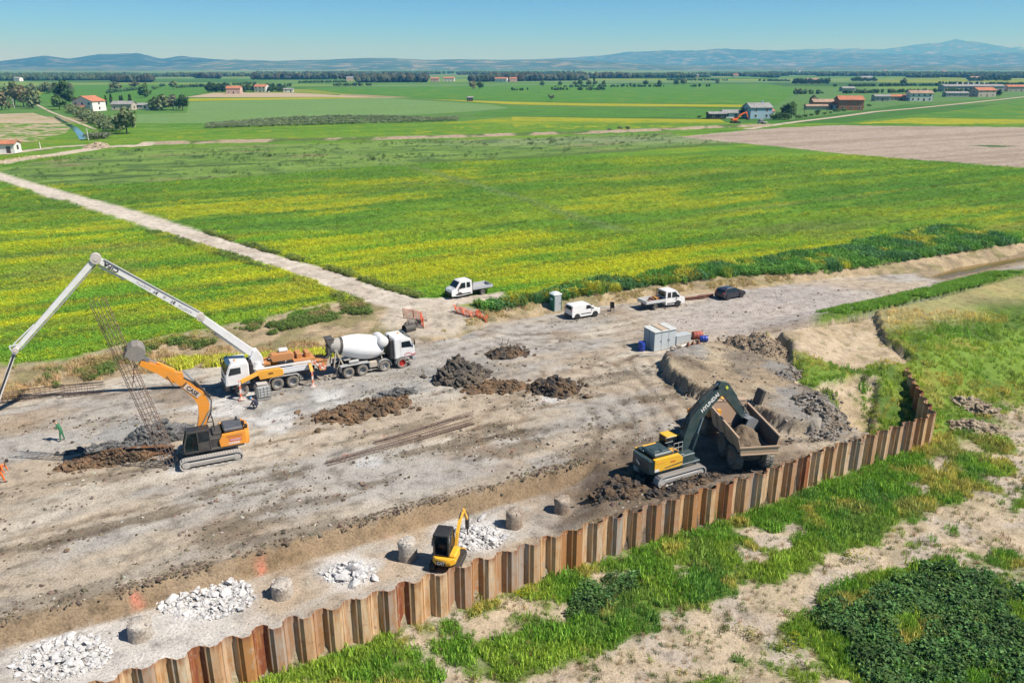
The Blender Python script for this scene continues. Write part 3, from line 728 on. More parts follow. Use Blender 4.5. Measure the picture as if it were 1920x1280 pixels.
ribbon('farm_road', [(1400, 243), (1450, 235), (1500, 228), (1560, 221), (1640, 210), (1720, 203), (1800, 195), (1920, 182), (2100, 166)], 4.5, ZF + .06, M_TRACK)
ribbon('farm_road', [(0, 290), (60, 282), (110, 276), (170, 272)], 5.0, ZF + .06, M_TRACK)
ribbon('farm_road', [(60, 192), (95, 210), (125, 222), (180, 243)], 1.8, ZF + .04, M_TRACK)

# ---------------------------------------------------------------- hills
def hill_mat(name, c1, c2, c3):
    m, nt, b = node_mat(name)
    n1 = noise(nt, .0016, 7, .62); n2 = noise(nt, .006, 6, .65)
    c = mixc(nt, ramp(nt, n1, [(.44, 0), (.55, 1)]), c1, c2)
    c = mixc(nt, ramp(nt, n2, [(.53, 0), (.60, 1)]), c, c3)
    nt.links.new(c, b.inputs['Base Color']); b.inputs['Roughness'].default_value = 1; b.inputs['Specular IOR Level'].default_value = .02
    return m
def hills(name, prof, dist, depth, base_y, mt, seed, amp=.25):
    xs = np.arange(prof[0][0], prof[-1][0] + 1, 7.0); py = np.interp(xs, [p[0] for p in prof], [p[1] for p in prof])
    K = 26; rr = np.linspace(-1, 1, K)
    V = np.zeros((len(xs), K, 3))
    for i, (x, y) in enumerate(zip(xs, py)):
        az = math.atan((x - 960) / FPX * 1.0 * math.cos(PITCH)); sx, cyy = math.sin(az), math.cos(az)
        top = CAMH + dist * (125 - y) / FPX / 1.05
        d = dist + rr * depth
        sh = np.where(rr < 0, (1 - np.abs(rr) ** 1.25), (1 - rr ** 2))
        px_, py_ = d * sx, d * cyy
        nz = fbm(px_, py_, depth * .45, seed, 5) - .5
        V[i, :, 0] = px_; V[i, :, 1] = py_
        V[i, :, 2] = np.maximum(ZF - 2, (top - ZF) * sh * (1 + nz * amp * 2 * (1 - sh * .75))) + (fbm(px_, py_, 130, seed + 9, 4) - .5) * (top) * .10 * sh
    V = V.reshape(-1, 3); id_ = np.arange(len(xs) * K).reshape(len(xs), K)
    F = np.stack([id_[:-1, :-1].ravel(), id_[1:, :-1].ravel(), id_[1:, 1:].ravel(), id_[:-1, 1:].ravel()], 1)
    tag(np_mesh(name, V, F, mt, smooth=True), kind='structure')
FOREST = (.018, .036, .020); SCRUB = (.04, .075, .045); STUB = (.24, .22, .14)
hm1 = hill_mat('wooded_hills', FOREST, (.025, .05, .028), (.12, .13, .08)); hm2 = hill_mat('farmed_hills', SCRUB, (.07, .115, .065), STUB); hm3 = hill_mat('far_hills', (.02, .05, .04), (.04, .075, .055), (.19, .18, .15))
hills('hills', [(-420, 118), (-150, 114), (0, 117), (90, 109), (132, 113), (190, 106), (262, 103), (305, 112), (345, 107), (420, 113), (470, 118), (560, 124), (660, 130)], 9500, 1500, 132, hm1, 301)
hills('hills', [(-420, 129), (0, 127), (150, 124), (300, 126), (440, 113), (520, 115), (620, 113), (700, 110), (740, 110.5), (800, 113), (880, 112), (940, 113), (1030, 112), (1120, 116), (1250, 122), (1500, 124), (1700, 122), (1920, 124), (2350, 126)], 8200, 1700, 132, hm2, 311)
hills('hills', [(820, 118), (900, 114), (1000, 112), (1060, 110), (1130, 106), (1170, 100), (1240, 97), (1300, 97), (1360, 94.5), (1420, 98), (1500, 99), (1580, 102), (1680, 104), (1800, 106), (1900, 104), (2050, 108), (2350, 110)], 14000, 2400, 132, hm3, 321)
hills('mountain', [(1300, 108), (1440, 99), (1520, 95), (1600, 96), (1650, 97), (1700, 91), (1738, 88), (1752, 88), (1783, 83), (1830, 89), (1880, 96), (1950, 102), (2100, 106), (2350, 110)], 20500, 2200, 132, hm3, 331, .12)

# ---------------------------------------------------------------- air
hz = MB(); hz.box((0, 0, 328), (60000, 60000, 668))
hm_, nt_, b_ = node_mat('haze_air'); nt_.nodes.remove(b_)
pv = nt_.nodes.new('ShaderNodeVolumePrincipled'); pv.inputs['Color'].default_value = (.115, .49, 1.0, 1); pv.inputs['Absorption Color'].default_value = (1, 1, 1, 1); pv.inputs['Density'].default_value = 1.38e-4; pv.inputs['Anisotropy'].default_value = 0.0
nt_.links.new(pv.outputs[0], [n for n in nt_.nodes if n.type == 'OUTPUT_MATERIAL'][0].inputs['Volume'])
tag(hz.build('haze', hm_), kind='stuff')
# ================================================================ sheet pile wall
def rust_mat():
    m, nt, b = node_mat('rusty_steel')
    oi = nt.nodes.new('ShaderNodeObjectInfo')
    r = nt.nodes.new('ShaderNodeValToRGB'); cr = r.color_ramp
    st = [(0, (.62, .47, .31)), (.22, (.58, .37, .19)), (.40, (.60, .47, .33)), (.55, (.42, .20, .07)), (.68, (.38, .34, .30)), (.80, (.56, .39, .23)), (.92, (.25, .075, .035))]
    while len(cr.elements) < len(st): cr.elements.new(.5)
    for e, (p, c) in zip(cr.elements, st): e.position = p; e.color = (*c, 1)
    nt.links.new(oi.outputs['Random'], r.inputs[0])
    tc = nt.nodes.new('ShaderNodeTexCoord'); ad = nt.nodes.new('ShaderNodeVectorMath'); ad.operation = 'ADD'
    cx = nt.nodes.new('ShaderNodeCombineXYZ'); ml = nt.nodes.new('ShaderNodeMath'); ml.operation = 'MULTIPLY'; ml.inputs[1].default_value = 97.0
    nt.links.new(oi.outputs['Random'], ml.inputs[0]); nt.links.new(ml.outputs[0], cx.inputs[0]); nt.links.new(ml.outputs[0], cx.inputs[2])
    nt.links.new(tc.outputs['Object'], ad.inputs[0]); nt.links.new(cx.outputs[0], ad.inputs[1])
    mp = nt.nodes.new('ShaderNodeMapping'); mp.inputs['Scale'].default_value = (4.5, 4.5, .55); nt.links.new(ad.outputs[0], mp.inputs[0])
    n1 = N(nt, 'ShaderNodeTexNoise', Scale=1.0, Detail=7, Roughness=.65); nt.links.new(mp.outputs[0], n1.inputs['Vector'])
    n2 = N(nt, 'ShaderNodeTexNoise', Scale=2.2, Detail=6, Roughness=.7); nt.links.new(ad.outputs[0], n2.inputs['Vector'])
    c = mixc(nt, ramp(nt, n1.outputs['Fac'], [(.45, 0), (.62, .8)]), r.outputs[0], (.40, .19, .065))
    c = mixc(nt, ramp(nt, n2.outputs['Fac'], [(.54, 0), (.68, .7)]), c, (.42, .36, .29))
    c = mixc(nt, ramp(nt, n2.outputs['Fac'], [(.25, .75), (.42, 0)]), c, (.17, .075, .04))
    # band of fresh rust along the top edge
    sx = nt.nodes.new('ShaderNodeSeparateXYZ'); nt.links.new(tc.outputs['Object'], sx.inputs[0])
    mr = nt.nodes.new('ShaderNodeMapRange'); mr.inputs['From Min'].default_value = -.45; mr.inputs['From Max'].default_value = .02; nt.links.new(sx.outputs[2], mr.inputs['Value'])
    mm = nt.nodes.new('ShaderNodeMath'); mm.operation = 'MULTIPLY'; nt.links.new(mr.outputs[0], mm.inputs[0]); nt.links.new(ramp(nt, n1.outputs['Fac'], [(.38, .1), (.6, 1)]), mm.inputs[1])
    c = mixc(nt, mm.outputs[0], c, (.24, .095, .045))
    nt.links.new(c, b.inputs['Base Color']); b.inputs['Roughness'].default_value = .8; b.inputs['Specular IOR Level'].default_value = .25
    bn = N(nt, 'ShaderNodeBump', Strength=.3, Distance=.02); nt.links.new(n2.outputs['Fac'], bn.inputs['Height']); nt.links.new(bn.outputs[0], b.inputs['Normal'])
    return m
M_RUST = rust_mat()
PW, PD, PT = .765, .225, .022
def pile_mesh(s, L):
    k = MB(); o = [(0, 0), (.19, s * PD), (PW - .19, s * PD), (PW, 0)]
    ins = [(PW - .012, -s * PT * .5), (PW - .19 - .012, s * (PD - PT)), (.19 + .012, s * (PD - PT)), (.012, -s * PT * .5)]
    # three plates, each a thin slab
    for i in range(3):
        a, b2 = o[i], o[i + 1]; c, d = ins[2 - i], ins[3 - i]
        k.prism([a, b2, c, d], -L, 0, 'xy')
    k.tube([(0, 0, -L), (0, 0, .004)], .055, 6); k.tube([(0, 0, -L + .001), (0, 0, .0)], .02, 5)
    me_o = k.build('sheet_pile', M_RUST); me = me_o.data; bpy.data.objects.remove(me_o); return me
pm = [pile_mesh(1, 5.0), pile_mesh(-1, 5.0)]
hole_me = []
for s_ in (1, -1):
    hm_o = MB(); yy = s_ * PD; hm_o.lathe([(.005, -.03), (.035, -.03), (.035, .03), (.005, .03)], 10, 'y', (PW / 2, yy - s_ * PT / 2, -.22)); hm_o = hm_o.build('lifting_hole', paint('hole_light_paint', (.62, .56, .47), .8, 0)); hole_me.append(hm_o.data); bpy.data.objects.remove(hm_o)  # solid pale disc; sunlit sand behind the hole is put into its colour
wall = thing('sheet_pile_wall', 'rusty corrugated sheet pile wall along the edge of the excavation', 'sheet pile wall', (WALL[1][0], WALL[1][1], 0))
pos = WALL[0]; seg = 0; n_p = 0
segs = [(WALL[i], WALL[i + 1]) for i in range(len(WALL) - 1)]
run = []; 
for i, (a, b2) in enumerate(segs):
    run.append((a, b2, np.hypot(*(b2 - a))))
s_at = 0.0; tot = sum(r[2] for r in run)
def along(s):
    for a, b2, L in run:
        if s <= L: return a + (b2 - a) * (s / L)
        s -= L
    return run[-1][1]
corner_s = sum(r[2] for r in run[:-1])
while s_at < tot - .3:
    nxt = min(s_at + PW, corner_s) if s_at < corner_s - .2 else s_at + PW
    a, b2 = along(s_at), along(nxt); d = b2 - a; L = np.hypot(*d)
    if L > .3:
        o = bpy.data.objects.new('sheet_pile', pm[n_p % 2]); COL.objects.link(o); o.parent = wall
        hz_ = .2 + random.uniform(-.08, .07)
        o.location = (a[0] - wall.location.x, a[1] - wall.location.y, hz_); o.rotation_euler = (0, 0, math.atan2(d[1], d[0])); o.scale = (L / PW, 1, 1)
        if s_at > corner_s * .45 and n_p % 3 != 1:
            ho_ = bpy.data.objects.new('lifting_hole', hole_me[n_p % 2]); COL.objects.link(ho_); ho_.parent = o
        n_p += 1
    s_at = nxt

# ================================================================ vegetation
def leaf_mat(name, rough=.7, trans=.25):
    m, nt, b = node_mat(name)
    at = nt.nodes.new('ShaderNodeAttribute'); at.attribute_type = 'INSTANCER'; at.attribute_name = 'icol'
    a2 = nt.nodes.new('ShaderNodeAttribute'); a2.attribute_name = 'shade'
    c = mixc(nt, 1.0, at.outputs['Color'], a2.outputs['Color'], 'MULTIPLY')
    nt.links.new(c, b.inputs['Base Color']); b.inputs['Roughness'].default_value = rough; b.inputs['Specular IOR Level'].default_value = .2
    tr = nt.nodes.new('ShaderNodeBsdfTranslucent'); nt.links.new(c, tr.inputs['Color'])
    mx_ = nt.nodes.new('ShaderNodeMixShader'); mx_.inputs[0].default_value = trans
    nt.links.new(b.outputs[0], mx_.inputs[1]); nt.links.new(tr.outputs[0], mx_.inputs[2])
    nt.links.new(mx_.outputs[0], [n for n in nt.nodes if n.type == 'OUTPUT_MATERIAL'][0].inputs['Surface'])
    return m
M_LEAF = leaf_mat('living_leaves')
def tuft(kind, seed):
    """one clump: blades or leaves, colours vary from piece to piece"""
    r = random.Random(seed); V = []; F = []; S = []
    def tri(a, b, c, s): F.append((len(V), len(V) + 1, len(V) + 2)); V.extend((a, b, c)); S.extend([s] * 3)
    if kind in ('grass', 'reed', 'dry'):
        n, h, sp, w = {'grass': (26, .36, .30, .030), 'reed': (34, 1.15, .45, .06), 'dry': (22, .5, .3, .026)}[kind]
        for _ in range(n):
            a = r.uniform(0, 6.28); d = sp * math.sqrt(r.random()); x, y = d * math.cos(a), d * math.sin(a)
            hh = h * r.uniform(.45, 1.15); l = r.uniform(.1, .75) * hh * .6; b = r.uniform(0, 6.28)
            t = r.uniform(0, 6.28); wx, wy = w * math.cos(t), w * math.sin(t); s = r.uniform(.65, 1.3); s = (s * r.uniform(.9, 1.12), s, s * .9, 1)
            p1 = (x + l * .35 * math.cos(b), y + l * .35 * math.sin(b), hh * .6); p2 = (x + l * math.cos(b), y + l * math.sin(b), hh)
            tri((x - wx, y - wy, -.05), (x + wx, y + wy, -.05), p1, s); tri((p1[0] - wx * .8, p1[1] - wy * .8, p1[2] * .8), (p1[0] + wx * .8, p1[1] + wy * .8, p1[2] * .8), p2, s)
    else:
        n, h, sp, w = {'leafy': (60, .42, .42, .075), 'bush': (110, .95, .62, .11), 'flower': (46, .62, .40, .05), 'crop': (30, .42, .42, .055)}[kind]
        for _ in range(n):
            a = r.uniform(0, 6.28); d = sp * math.sqrt(r.random()); top = h * math.sqrt(max(.05, 1 - (d / sp) ** 2 * .75))
            z = top * r.uniform(.25, 1.08); x, y = d * math.cos(a), d * math.sin(a)
            u = Vector((r.gauss(0, 1), r.gauss(0, 1), r.gauss(0, .55))).normalized(); v = u.cross(Vector((r.gauss(0, .5), r.gauss(0, .5), 1))).normalized()
            ww = w * r.uniform(.6, 1.4); c = Vector((x, y, z)); s = r.uniform(.55, 1.4)
            s = (s * r.uniform(.85, 1.2), s, s * r.uniform(.7, 1.1), 1)
            if kind == 'flower' and z > top * .72: s = (2.9, 1.75, .35, 1)
            F.append((len(V), len(V) + 1, len(V) + 2)); F.append((len(V), len(V) + 2, len(V) + 3))
            V.extend((tuple(c - u * ww), tuple(c - v * ww * .6), tuple(c + u * ww), tuple(c + v * ww * .6))); S.extend([s] * 4)
    return np_mesh('clump_' + kind, V, np.array(F), M_LEAF, attrs={'shade': ('FLOAT_COLOR', S)}, link=False)
TUFTS = {k: [bpy.data.objects.new('clump', tuft(k, 10 * i + j)) for j in range(2)] for i, k in enumerate(('grass', 'reed', 'dry', 'leafy', 'bush', 'flower', 'crop'))}
def scatter(name, kind, xyz, sc, cols, parent=None):
    """one object that carries a clump on every point (geometry nodes)"""
    n = len(xyz)
    if n == 0: return
    me = bpy.data.meshes.new(name); me.vertices.add(n); me.vertices.foreach_set('co', np.asarray(xyz, np.float32).ravel())
    a = me.attributes.new('icol', 'FLOAT_COLOR', 'POINT'); a.data.foreach_set('color', np.concatenate([np.clip(np.asarray(cols) * {'crop': 1.0, 'flower': 1.0, 'grass': 2.55, 'dry': 1.7, 'leafy': 1.9, 'rock': 1.0}.get(kind, 2.1), .004, 1), np.ones((n, 1))], 1).astype(np.float32).ravel())
    sc = np.minimum(sc, .15) if kind == 'rock' else sc
    a = me.attributes.new('isc', 'FLOAT', 'POINT'); a.data.foreach_set('value', np.asarray(sc, np.float32))
    a = me.attributes.new('irot', 'FLOAT_VECTOR', 'POINT'); rot = np.stack([RNG.normal(0, .12, n), RNG.normal(0, .12, n), RNG.random(n) * 6.283], 1); a.data.foreach_set('vector', rot.astype(np.float32).ravel())
    o = link_mesh(name, me, None, parent)
    ng = bpy.data.node_groups.new(name + '_nodes', 'GeometryNodeTree')
    ng.interface.new_socket('Geometry', in_out='INPUT', socket_type='NodeSocketGeometry'); ng.interface.new_socket('Geometry', in_out='OUTPUT', socket_type='NodeSocketGeometry')
    gi = ng.nodes.new('NodeGroupInput'); go = ng.nodes.new('NodeGroupOutput'); ip = ng.nodes.new('GeometryNodeInstanceOnPoints')
    g2i = ng.nodes.new('GeometryNodeGeometryToInstance')
    for tb in TUFTS[kind]:
        oi = ng.nodes.new('GeometryNodeObjectInfo'); oi.inputs['Object'].default_value = tb; oi.inputs['As Instance'].default_value = True
        ng.links.new(oi.outputs['Geometry'], g2i.inputs[0])
    def attr(nm, t):
        q = ng.nodes.new('GeometryNodeInputNamedAttribute'); q.data_type = t; q.inputs['Name'].default_value = nm
        return [s for s in q.outputs if s.enabled and s.name == 'Attribute'][0]
    ng.links.new(gi.outputs[0], ip.inputs['Points']); ng.links.new(g2i.outputs[0], ip.inputs['Instance']); ip.inputs['Pick Instance'].default_value = True
    ng.links.new(attr('isc', 'FLOAT'), ip.inputs['Scale']); ng.links.new(attr('irot', 'FLOAT_VECTOR'), ip.inputs['Rotation'])
    ng.links.new(ip.outputs[0], go.inputs[0])
    md = o.modifiers.new('scatter', 'NODES'); md.node_group = ng
    return tag(o, kind='stuff') if parent is None else o
def rnd_pts(n, x0, x1, y0, y1): return RNG.random(n) * (x1 - x0) + x0, RNG.random(n) * (y1 - y0) + y0
def jit(base, n, s=.22):
    k = 1 + (RNG.random((n, 1)) - .5) * 2 * s; return np.asarray(base) * k * (1 + (RNG.random((n, 3)) - .5) * s * .6)
def pick(m, *a): return [q[m] for q in a]
# --- low ground outside the wall
x, y = rnd_pts(150000, -20, 75, 22, 86)
keep = (np.abs(x) < y * .80 + 4); x, y = pick(keep, x, y)
keep = (sdpoly(x, y, SITE_POLY) < -.25); x, y = pick(keep, x, y)
cs = crest_side(x, y); gd = grass_density(x, y)
scar2 = SCAR
onlev = cs < 19
wedge = P2([(1600, 700), (1655, 682), (1700, 690), (1745, 770), (1660, 812), (1640, 800)], -.6)
dens = np.where(onlev, np.where(sdpoly(x, y, scar2) > 0, .05, .58), gd)
dens = np.where(inpoly(x, y, wedge), .6, dens)
far = np.interp(y, [30, 60, 85], [1, .62, .45])
k = RNG.random(len(x)) < np.clip((dens - .36) * 1.6, .015, 1) * far
x, y, dens, onlev, cs = pick(k, x, y, dens, onlev, cs)
zz = height(x, y)
br = sdpoly(x, y, BRAMBLE) + (fbm(x, y, 2.2, 401, 5) - .5) * 6 - .3; br = np.where(inpoly(x, y, BRAMBLE_GAP), -1, br)
lf = sdpoly(x, y, LEAFY) + (fbm(x, y, 1.5, 403) - .5) * 2.2 - .25
isb = ((br > 0) & (RNG.random(len(x)) < .80)) | (lf > 0)
g1 = np.array([.084, .165, .022]); g2 = np.array([.14, .205, .03]); g3 = np.array([.25, .215, .065]); g4 = np.array([.055, .12, .045])
t = fbm(x, y, 4.0, 407, 4); t2 = fbm(x + 31, y, 2.6, 409, 4)
col = lerp(np.tile(g1, (len(x), 1)), g2, sstep(.42, .6, t)); col = lerp(col, g3, sstep(.54, .68, t2) * .8); col = lerp(col, g4, sstep(.58, .68, fbm(x, y + 77, 3, 411, 3)) * .35)
dry_t = np.where(onlev, sstep(.40, .62, fbm(x, y, 3.5, 413, 4)) * .75, 0); col = lerp(col, np.array([.33, .25, .065]), dry_t * .25)
col = lerp(col, np.array([.36, .285, .15]), np.where(onlev, 1 - sstep(2, 7, np.abs(cs - 1.0) + (fbm(x, y, 3, 187) - .5) * 5), 0) * .9)
col = col * (1 + (RNG.random((len(x), 1)) - .5) * .5)
sc = RNG.lognormal(math.log(.72), .35, len(x)) * np.interp(dens, [.25, .8], [.5, 1.05]) * np.interp(y, [35, 85], [1.0, 1.25])
m = ~isb
scatter('grass', 'grass', np.stack([x, y, zz], 1)[m], sc[m], col[m])
xb, yb, zb = pick(isb, x, y, zz)
cb = jit((.046, .095, .028), len(xb), .45)
scatter('bramble', 'leafy', np.stack([xb, yb, zb], 1), RNG.uniform(.5, 1.2, len(xb)) * (.75 + .7 * fbm(xb, yb, 1.3, 417)), cb * (.7 + .7 * fbm(xb, yb, 1.7, 419)[:, None]))
x, y = rnd_pts(42000, -20, 75, 22, 80); k = (np.abs(x) < y * .80 + 4) & (sdpoly(x, y, SITE_POLY) < -.3) & (crest_side(x, y) > 16); x, y = pick(k, x, y); k = RNG.random(len(x)) < .15 + .5 * sstep(.4, .65, fbm(x, y, 1.5, 459)); x, y = pick(k, x, y); z = height(x, y)
dr = RNG.random(len(x)) < .5; c = np.where(dr[:, None], jit((.26, .20, .115), len(x), .4), jit((.085, .12, .03), len(x), .4))
scatter('sparse_weeds', 'dry', np.stack([x, y, z - .02], 1), RNG.uniform(.25, .7, len(x)), c)
k = (RNG.random(len(xb)) < .035) & (sdpoly(xb, yb, BRAMBLE) > 0)
scatter('brier_bushes', 'bush', np.stack([xb, yb, zb], 1)[k], RNG.uniform(.5, 1.1, k.sum()), jit((.036, .075, .022), k.sum(), .4))
# flowering and larger single bushes on the low ground
fb = [(1605, 1050, .9), (890, 1130, .9), (1000, 1120, .6), (1495, 1210, .9), (985, 1125, .8), (1400, 1200, .7)]
pts = []
for px, py, s in fb:
    q = G(px, py, Z_LOW)
    for _ in range(5): pts.append((q.x + RNG.normal(0, .4), q.y + RNG.normal(0, .4), q.z, s))
pts = np.array(pts); scatter('yellow_flowers', 'flower', pts[:, :3], pts[:, 3] * 1.1, jit((.12, .17, .03), len(pts)))

# --- weeds on the bank tops and in the ditch by the parked cars
def band(pl, w0, w1, n, seed, step=None):
    """points beside a line, between w0 and w1 metres to its left"""
    pl = np.asarray(pl); sl = np.hypot(*np.diff(pl, axis=0).T); cum = np.r_[0, np.cumsum(sl)]
    s = RNG.random(n) * cum[-1]; i = np.clip(np.searchsorted(cum, s) - 1, 0, len(sl) - 1); f = (s - cum[i]) / sl[i]
    p = pl[i] + (pl[i + 1] - pl[i]) * f[:, None]; d = (pl[i + 1] - pl[i]) / sl[i][:, None]
    w = w0 + RNG.random(n) * (w1 - w0); return p[:, 0] - d[:, 1] * w, p[:, 1] + d[:, 0] * w, s / cum[-1], w
RTOP = TOP[[i for i in range(len(TOP)) if TOP[i][0] > P(860, 570, 1)[0]]]
RTOP = RTOP[:-1]
x, y, s, w = band(RTOP, -.4, 13.0, 14000, 1)
wid = np.interp(s, [0, .10, .3, .45, .6, .8, 1], [2.0, 3.2, 4.5, 6.0, 10, 12, 13]) + (fbm(x, y, 4, 421) - .5) * 5
k = (w < wid) & (RNG.random(len(x)) < .35 + .65 * sstep(.34, .5, fbm(x, y, 2.6, 423)) * np.interp(y, [80, 130], [1, .7]))
k &= sdpoly(x, y, ROAD) < -.4
x, y, s, w = pick(k, x, y, s, w); z = height(x, y)
c = lerp(np.tile(np.array([.068, .155, .028]), (len(x), 1)), np.array([.048, .115, .042]), sstep(.4, .6, fbm(x, y, 4, 425)))
c = lerp(c, np.array([.24, .24, .03]), sstep(.60, .70, fbm(x, y, 3.2, 427)) * .85); c = c * (1 + (RNG.random((len(x), 1)) - .5) * .6)
big = (fbm(x, y, 2.2, 429) > .48)
scatter('weeds', 'bush', np.stack([x, y, z], 1)[big], RNG.uniform(.4, .95, big.sum()), c[big])
scatter('reeds', 'reed', np.stack([x, y, z], 1)[~big], RNG.uniform(.5, .95, (~big).sum()), c[~big] * 1.1)
k = (s < .34) & (w < 3.4) & (w > -.6) & (fbm(x, y, 2.4, 431) > .5); scatter('yellow_flowers', 'flower', np.stack([x, y, z], 1)[k], RNG.uniform(.9, 1.6, k.sum()), jit((.11, .15, .028), k.sum()))
# left bank: dark scrub at mid slope, yellow weeds at the foot, crop edge above
LTOP = TOP[1:11]; LF = FOOT[1:8]
x, y, s, w = band(LTOP, -3.6, .9, 9000, 2); k = (RNG.random(len(x)) < sstep(.42, .62, fbm(x, y, 2.6, 433, 4)) * np.interp(w, [-3.6, -2.2, -.6, .9], [.15, .9, .45, .9])) & (sdpoly(x, y, ROAD) < -.6)
x, y, s, w = pick(k, x, y, s, w); z = height(x, y)
c = lerp(np.tile(np.array([.075, .115, .03]), (len(x), 1)), np.array([.17, .135, .06]), sstep(.45, .62, fbm(x, y, 3, 435))) * (1 + (RNG.random((len(x), 1)) - .5) * .5)
h_ = w < -.6
scatter('scrub', 'bush', np.stack([x, y, z], 1)[h_], RNG.uniform(.25, .6, h_.sum()), c[h_])
scatter('weeds', 'leafy', np.stack([x, y, z], 1)[~h_], RNG.uniform(.4, .9, (~h_).sum()), c[~h_] * np.array([1.1, 1.35, .8]))
x, y, s, w = band(LF, .1, 1.9, 2600, 3); k = fbm(x, y, 4.0, 437, 3) > .50
x, y = pick(k, x, y); z = height(x, y); scatter('yellow_weeds', 'grass', np.stack([x, y, z], 1), RNG.uniform(.9, 1.6, len(x)), jit((.24, .255, .035), len(x), .3))
x, y, s, w = band(LF, 0, 4.2, 9000, 4); k = (RNG.random(len(x)) < .9 * sstep(.4, .6, fbm(x, y, 1.8, 449))); x, y = pick(k, x, y)
k = ~inpoly(x, y, UP_POLY) & ~inpoly(x, y, LOW_POLY); x, y = pick(k, x, y); z = height(x, y); scatter('dry_grass', 'dry', np.stack([x, y, z], 1), RNG.uniform(.4, 1.0, len(x)), jit((.36, .28, .165), len(x), .3))
x, y, s, w = band(FOOT[10:18], .6, 2.4, 2600, 5); k = (fbm(x, y, 1.5, 451) > .5) & ~inpoly(x, y, UP_POLY) & ~inpoly(x, y, LOW_POLY); x, y = pick(k, x, y); z = height(x, y)
scatter('dry_grass', 'dry', np.stack([x, y, z], 1), RNG.uniform(.3, .7, len(x)), jit((.34, .28, .15), len(x), .3))
# road verge
for pl, a0, a1, nn in ((P2(ROAD_U[1:12], 1.0), .1, 1.3, 3600), (P2(ROAD_L[1:12], 1.0), -2.2, -.1, 3600)):
    x, y, s, w = band(pl, a0, a1, nn, 6); k = RNG.random(len(x)) < sstep(.35, .6, fbm(x, y, 3.5, 441, 3)); x, y = pick(k, x, y); k = (y < 131) & ~inpoly(x, y, ROAD); x, y = pick(k, x, y); z = height(x, y)
    c = lerp(np.tile(np.array([.085, .12, .035]), (len(x), 1)), np.array([.20, .215, .03]), (.35 + .65 * (a0 < 0)) * sstep(.4, .6, fbm(x, y, 5, 443))) * (1 + (RNG.random((len(x), 1)) - .5) * .5)
    scatter('verge_weeds', 'bush', np.stack([x, y, z], 1), RNG.uniform(.25, .65, len(x)), c)
# the standing crop, thinning out with distance
x, y = rnd_pts(330000, -96, 104, 60, 131); kk = np.interp(y, [60, 95, 131], [1, .55, .30]); k = (RNG.random(len(x)) < kk) & (np.abs(x) < .67 * y + 10); x, y = pick(k, x, y)
k = inpoly(x, y, UP_POLY) & (sdpoly(x, y, ROAD) < -.5); x, y = pick(k, x, y)
k = (dline(x, y, TOP) > 1.0 + 1.6 * fbm(x, y, 3, 445)); x, y = pick(k, x, y); z = height(x, y)
c = field_color(x, y); ym = yellow_mask(x, y); c = c * 1.9 * (1 + (RNG.random((len(x), 1)) - .5) * .5)
fl = RNG.random(len(x)) < ym * .26
c = np.where(fl[:, None], jit((.60, .60, .02), len(x), .2), c * np.array([1.02, 1.05, 1.0]))
scatter('standing_crop', 'crop', np.stack([x, y, z - .06], 1), RNG.uniform(.6, 1.15, len(x)) * np.interp(y, [60, 131], [.9, 1.3]), c)
x, y = rnd_pts(75000, -190, 190, 130, 250); k = (np.abs(x) < .67 * y + 10) & (RNG.random(len(x)) < np.interp(y, [130, 250], [1, .6])); x, y = pick(k, x, y)
k = (sdpoly(x, y, ROAD) < -.6) & (sdpoly(x, y, PLOUGH) < -1) & (sdpoly(x, y, MEADOW) < 0); x, y = pick(k, x, y); z = far_height(x, y)
c = far_color(x, y) * 1.6 * (1 + (RNG.random((len(x), 1)) - .5) * .5); fl = RNG.random(len(x)) < yellow_mask(x, y) * .2; c = np.where(fl[:, None], jit((.56, .56, .02), len(x), .2), c)
scatter('standing_crop', 'crop', np.stack([x, y, z - .06], 1), RNG.uniform(.9, 1.6, len(x)), c)
x, y = rnd_pts(12000, -200, 170, 190, 390); k = (sdpoly(x, y, MEADOW) > 1) & (RNG.random(len(x)) < .15 + .85 * sstep(.52, .66, fbm(x, y / 1.4, 10, 453, 4))); x, y = pick(k, x, y); z = far_height(x, y)
c = lerp(np.tile(np.array([.10, .15, .045]), (len(x), 1)), np.array([.045, .08, .03]), sstep(.4, .6, fbm(x, y, 12, 455)))
scatter('meadow_tufts', 'bush', np.stack([x, y, z - .05], 1), RNG.lognormal(math.log(.55), .4, len(x)), c)
# strip of turf on the river side of the levee
x, y, s, w = band(CREST[:-1], .3, 4.2, 5000, 7); k = (s > .28) & (fbm(x, y, 2, 447) > .36); x, y = pick(k, x, y); z = height(x, y)
scatter('turf', 'grass', np.stack([x, y, z], 1), RNG.uniform(.7, 1.3, len(x)), jit((.10, .18, .03), len(x), .3))
# ================================================================ machines and vehicles
WHITE_P = lambda: paint('white_paint', (.76, .76, .75), .4, .28, var=.06, nscale=1.6, coat=.2)
DUSTY_W = lambda: paint('dusty_white_paint', (.74, .74, .72), .5, .35, var=.05)
ORANGE = lambda: paint('orange_paint', (.80, .29, .018), .42, .22, var=.08, coat=.2)
AMBER = lambda: paint('amber_paint', (.78, .36, .025), .45, .25, var=.06)
TEAL = lambda: paint('dark_teal_paint', (.012, .042, .050), .4, .16, var=.15, coat=.2)
YEL_M = lambda: paint('machine_yellow', (.80, .43, .015), .42, .22, var=.08, coat=.2)
TAN_B = lambda: paint('dusty_tan_paint', (.44, .29, .19), .65, .6, var=.12)
STEEL = lambda: paint('worn_steel', (.20, .19, .18), .55, .35, metal=.3, var=.15)
DARKST = lambda: paint('dark_steel', (.045, .042, .040), .6, .15, var=.2)
PALEST = lambda: paint('dusty_track_steel', (.42, .40, .37), .7, .35, var=.15, nscale=6)
BLACK = lambda: paint('black_plastic', (.018, .018, .02), .5, .08, var=.2)
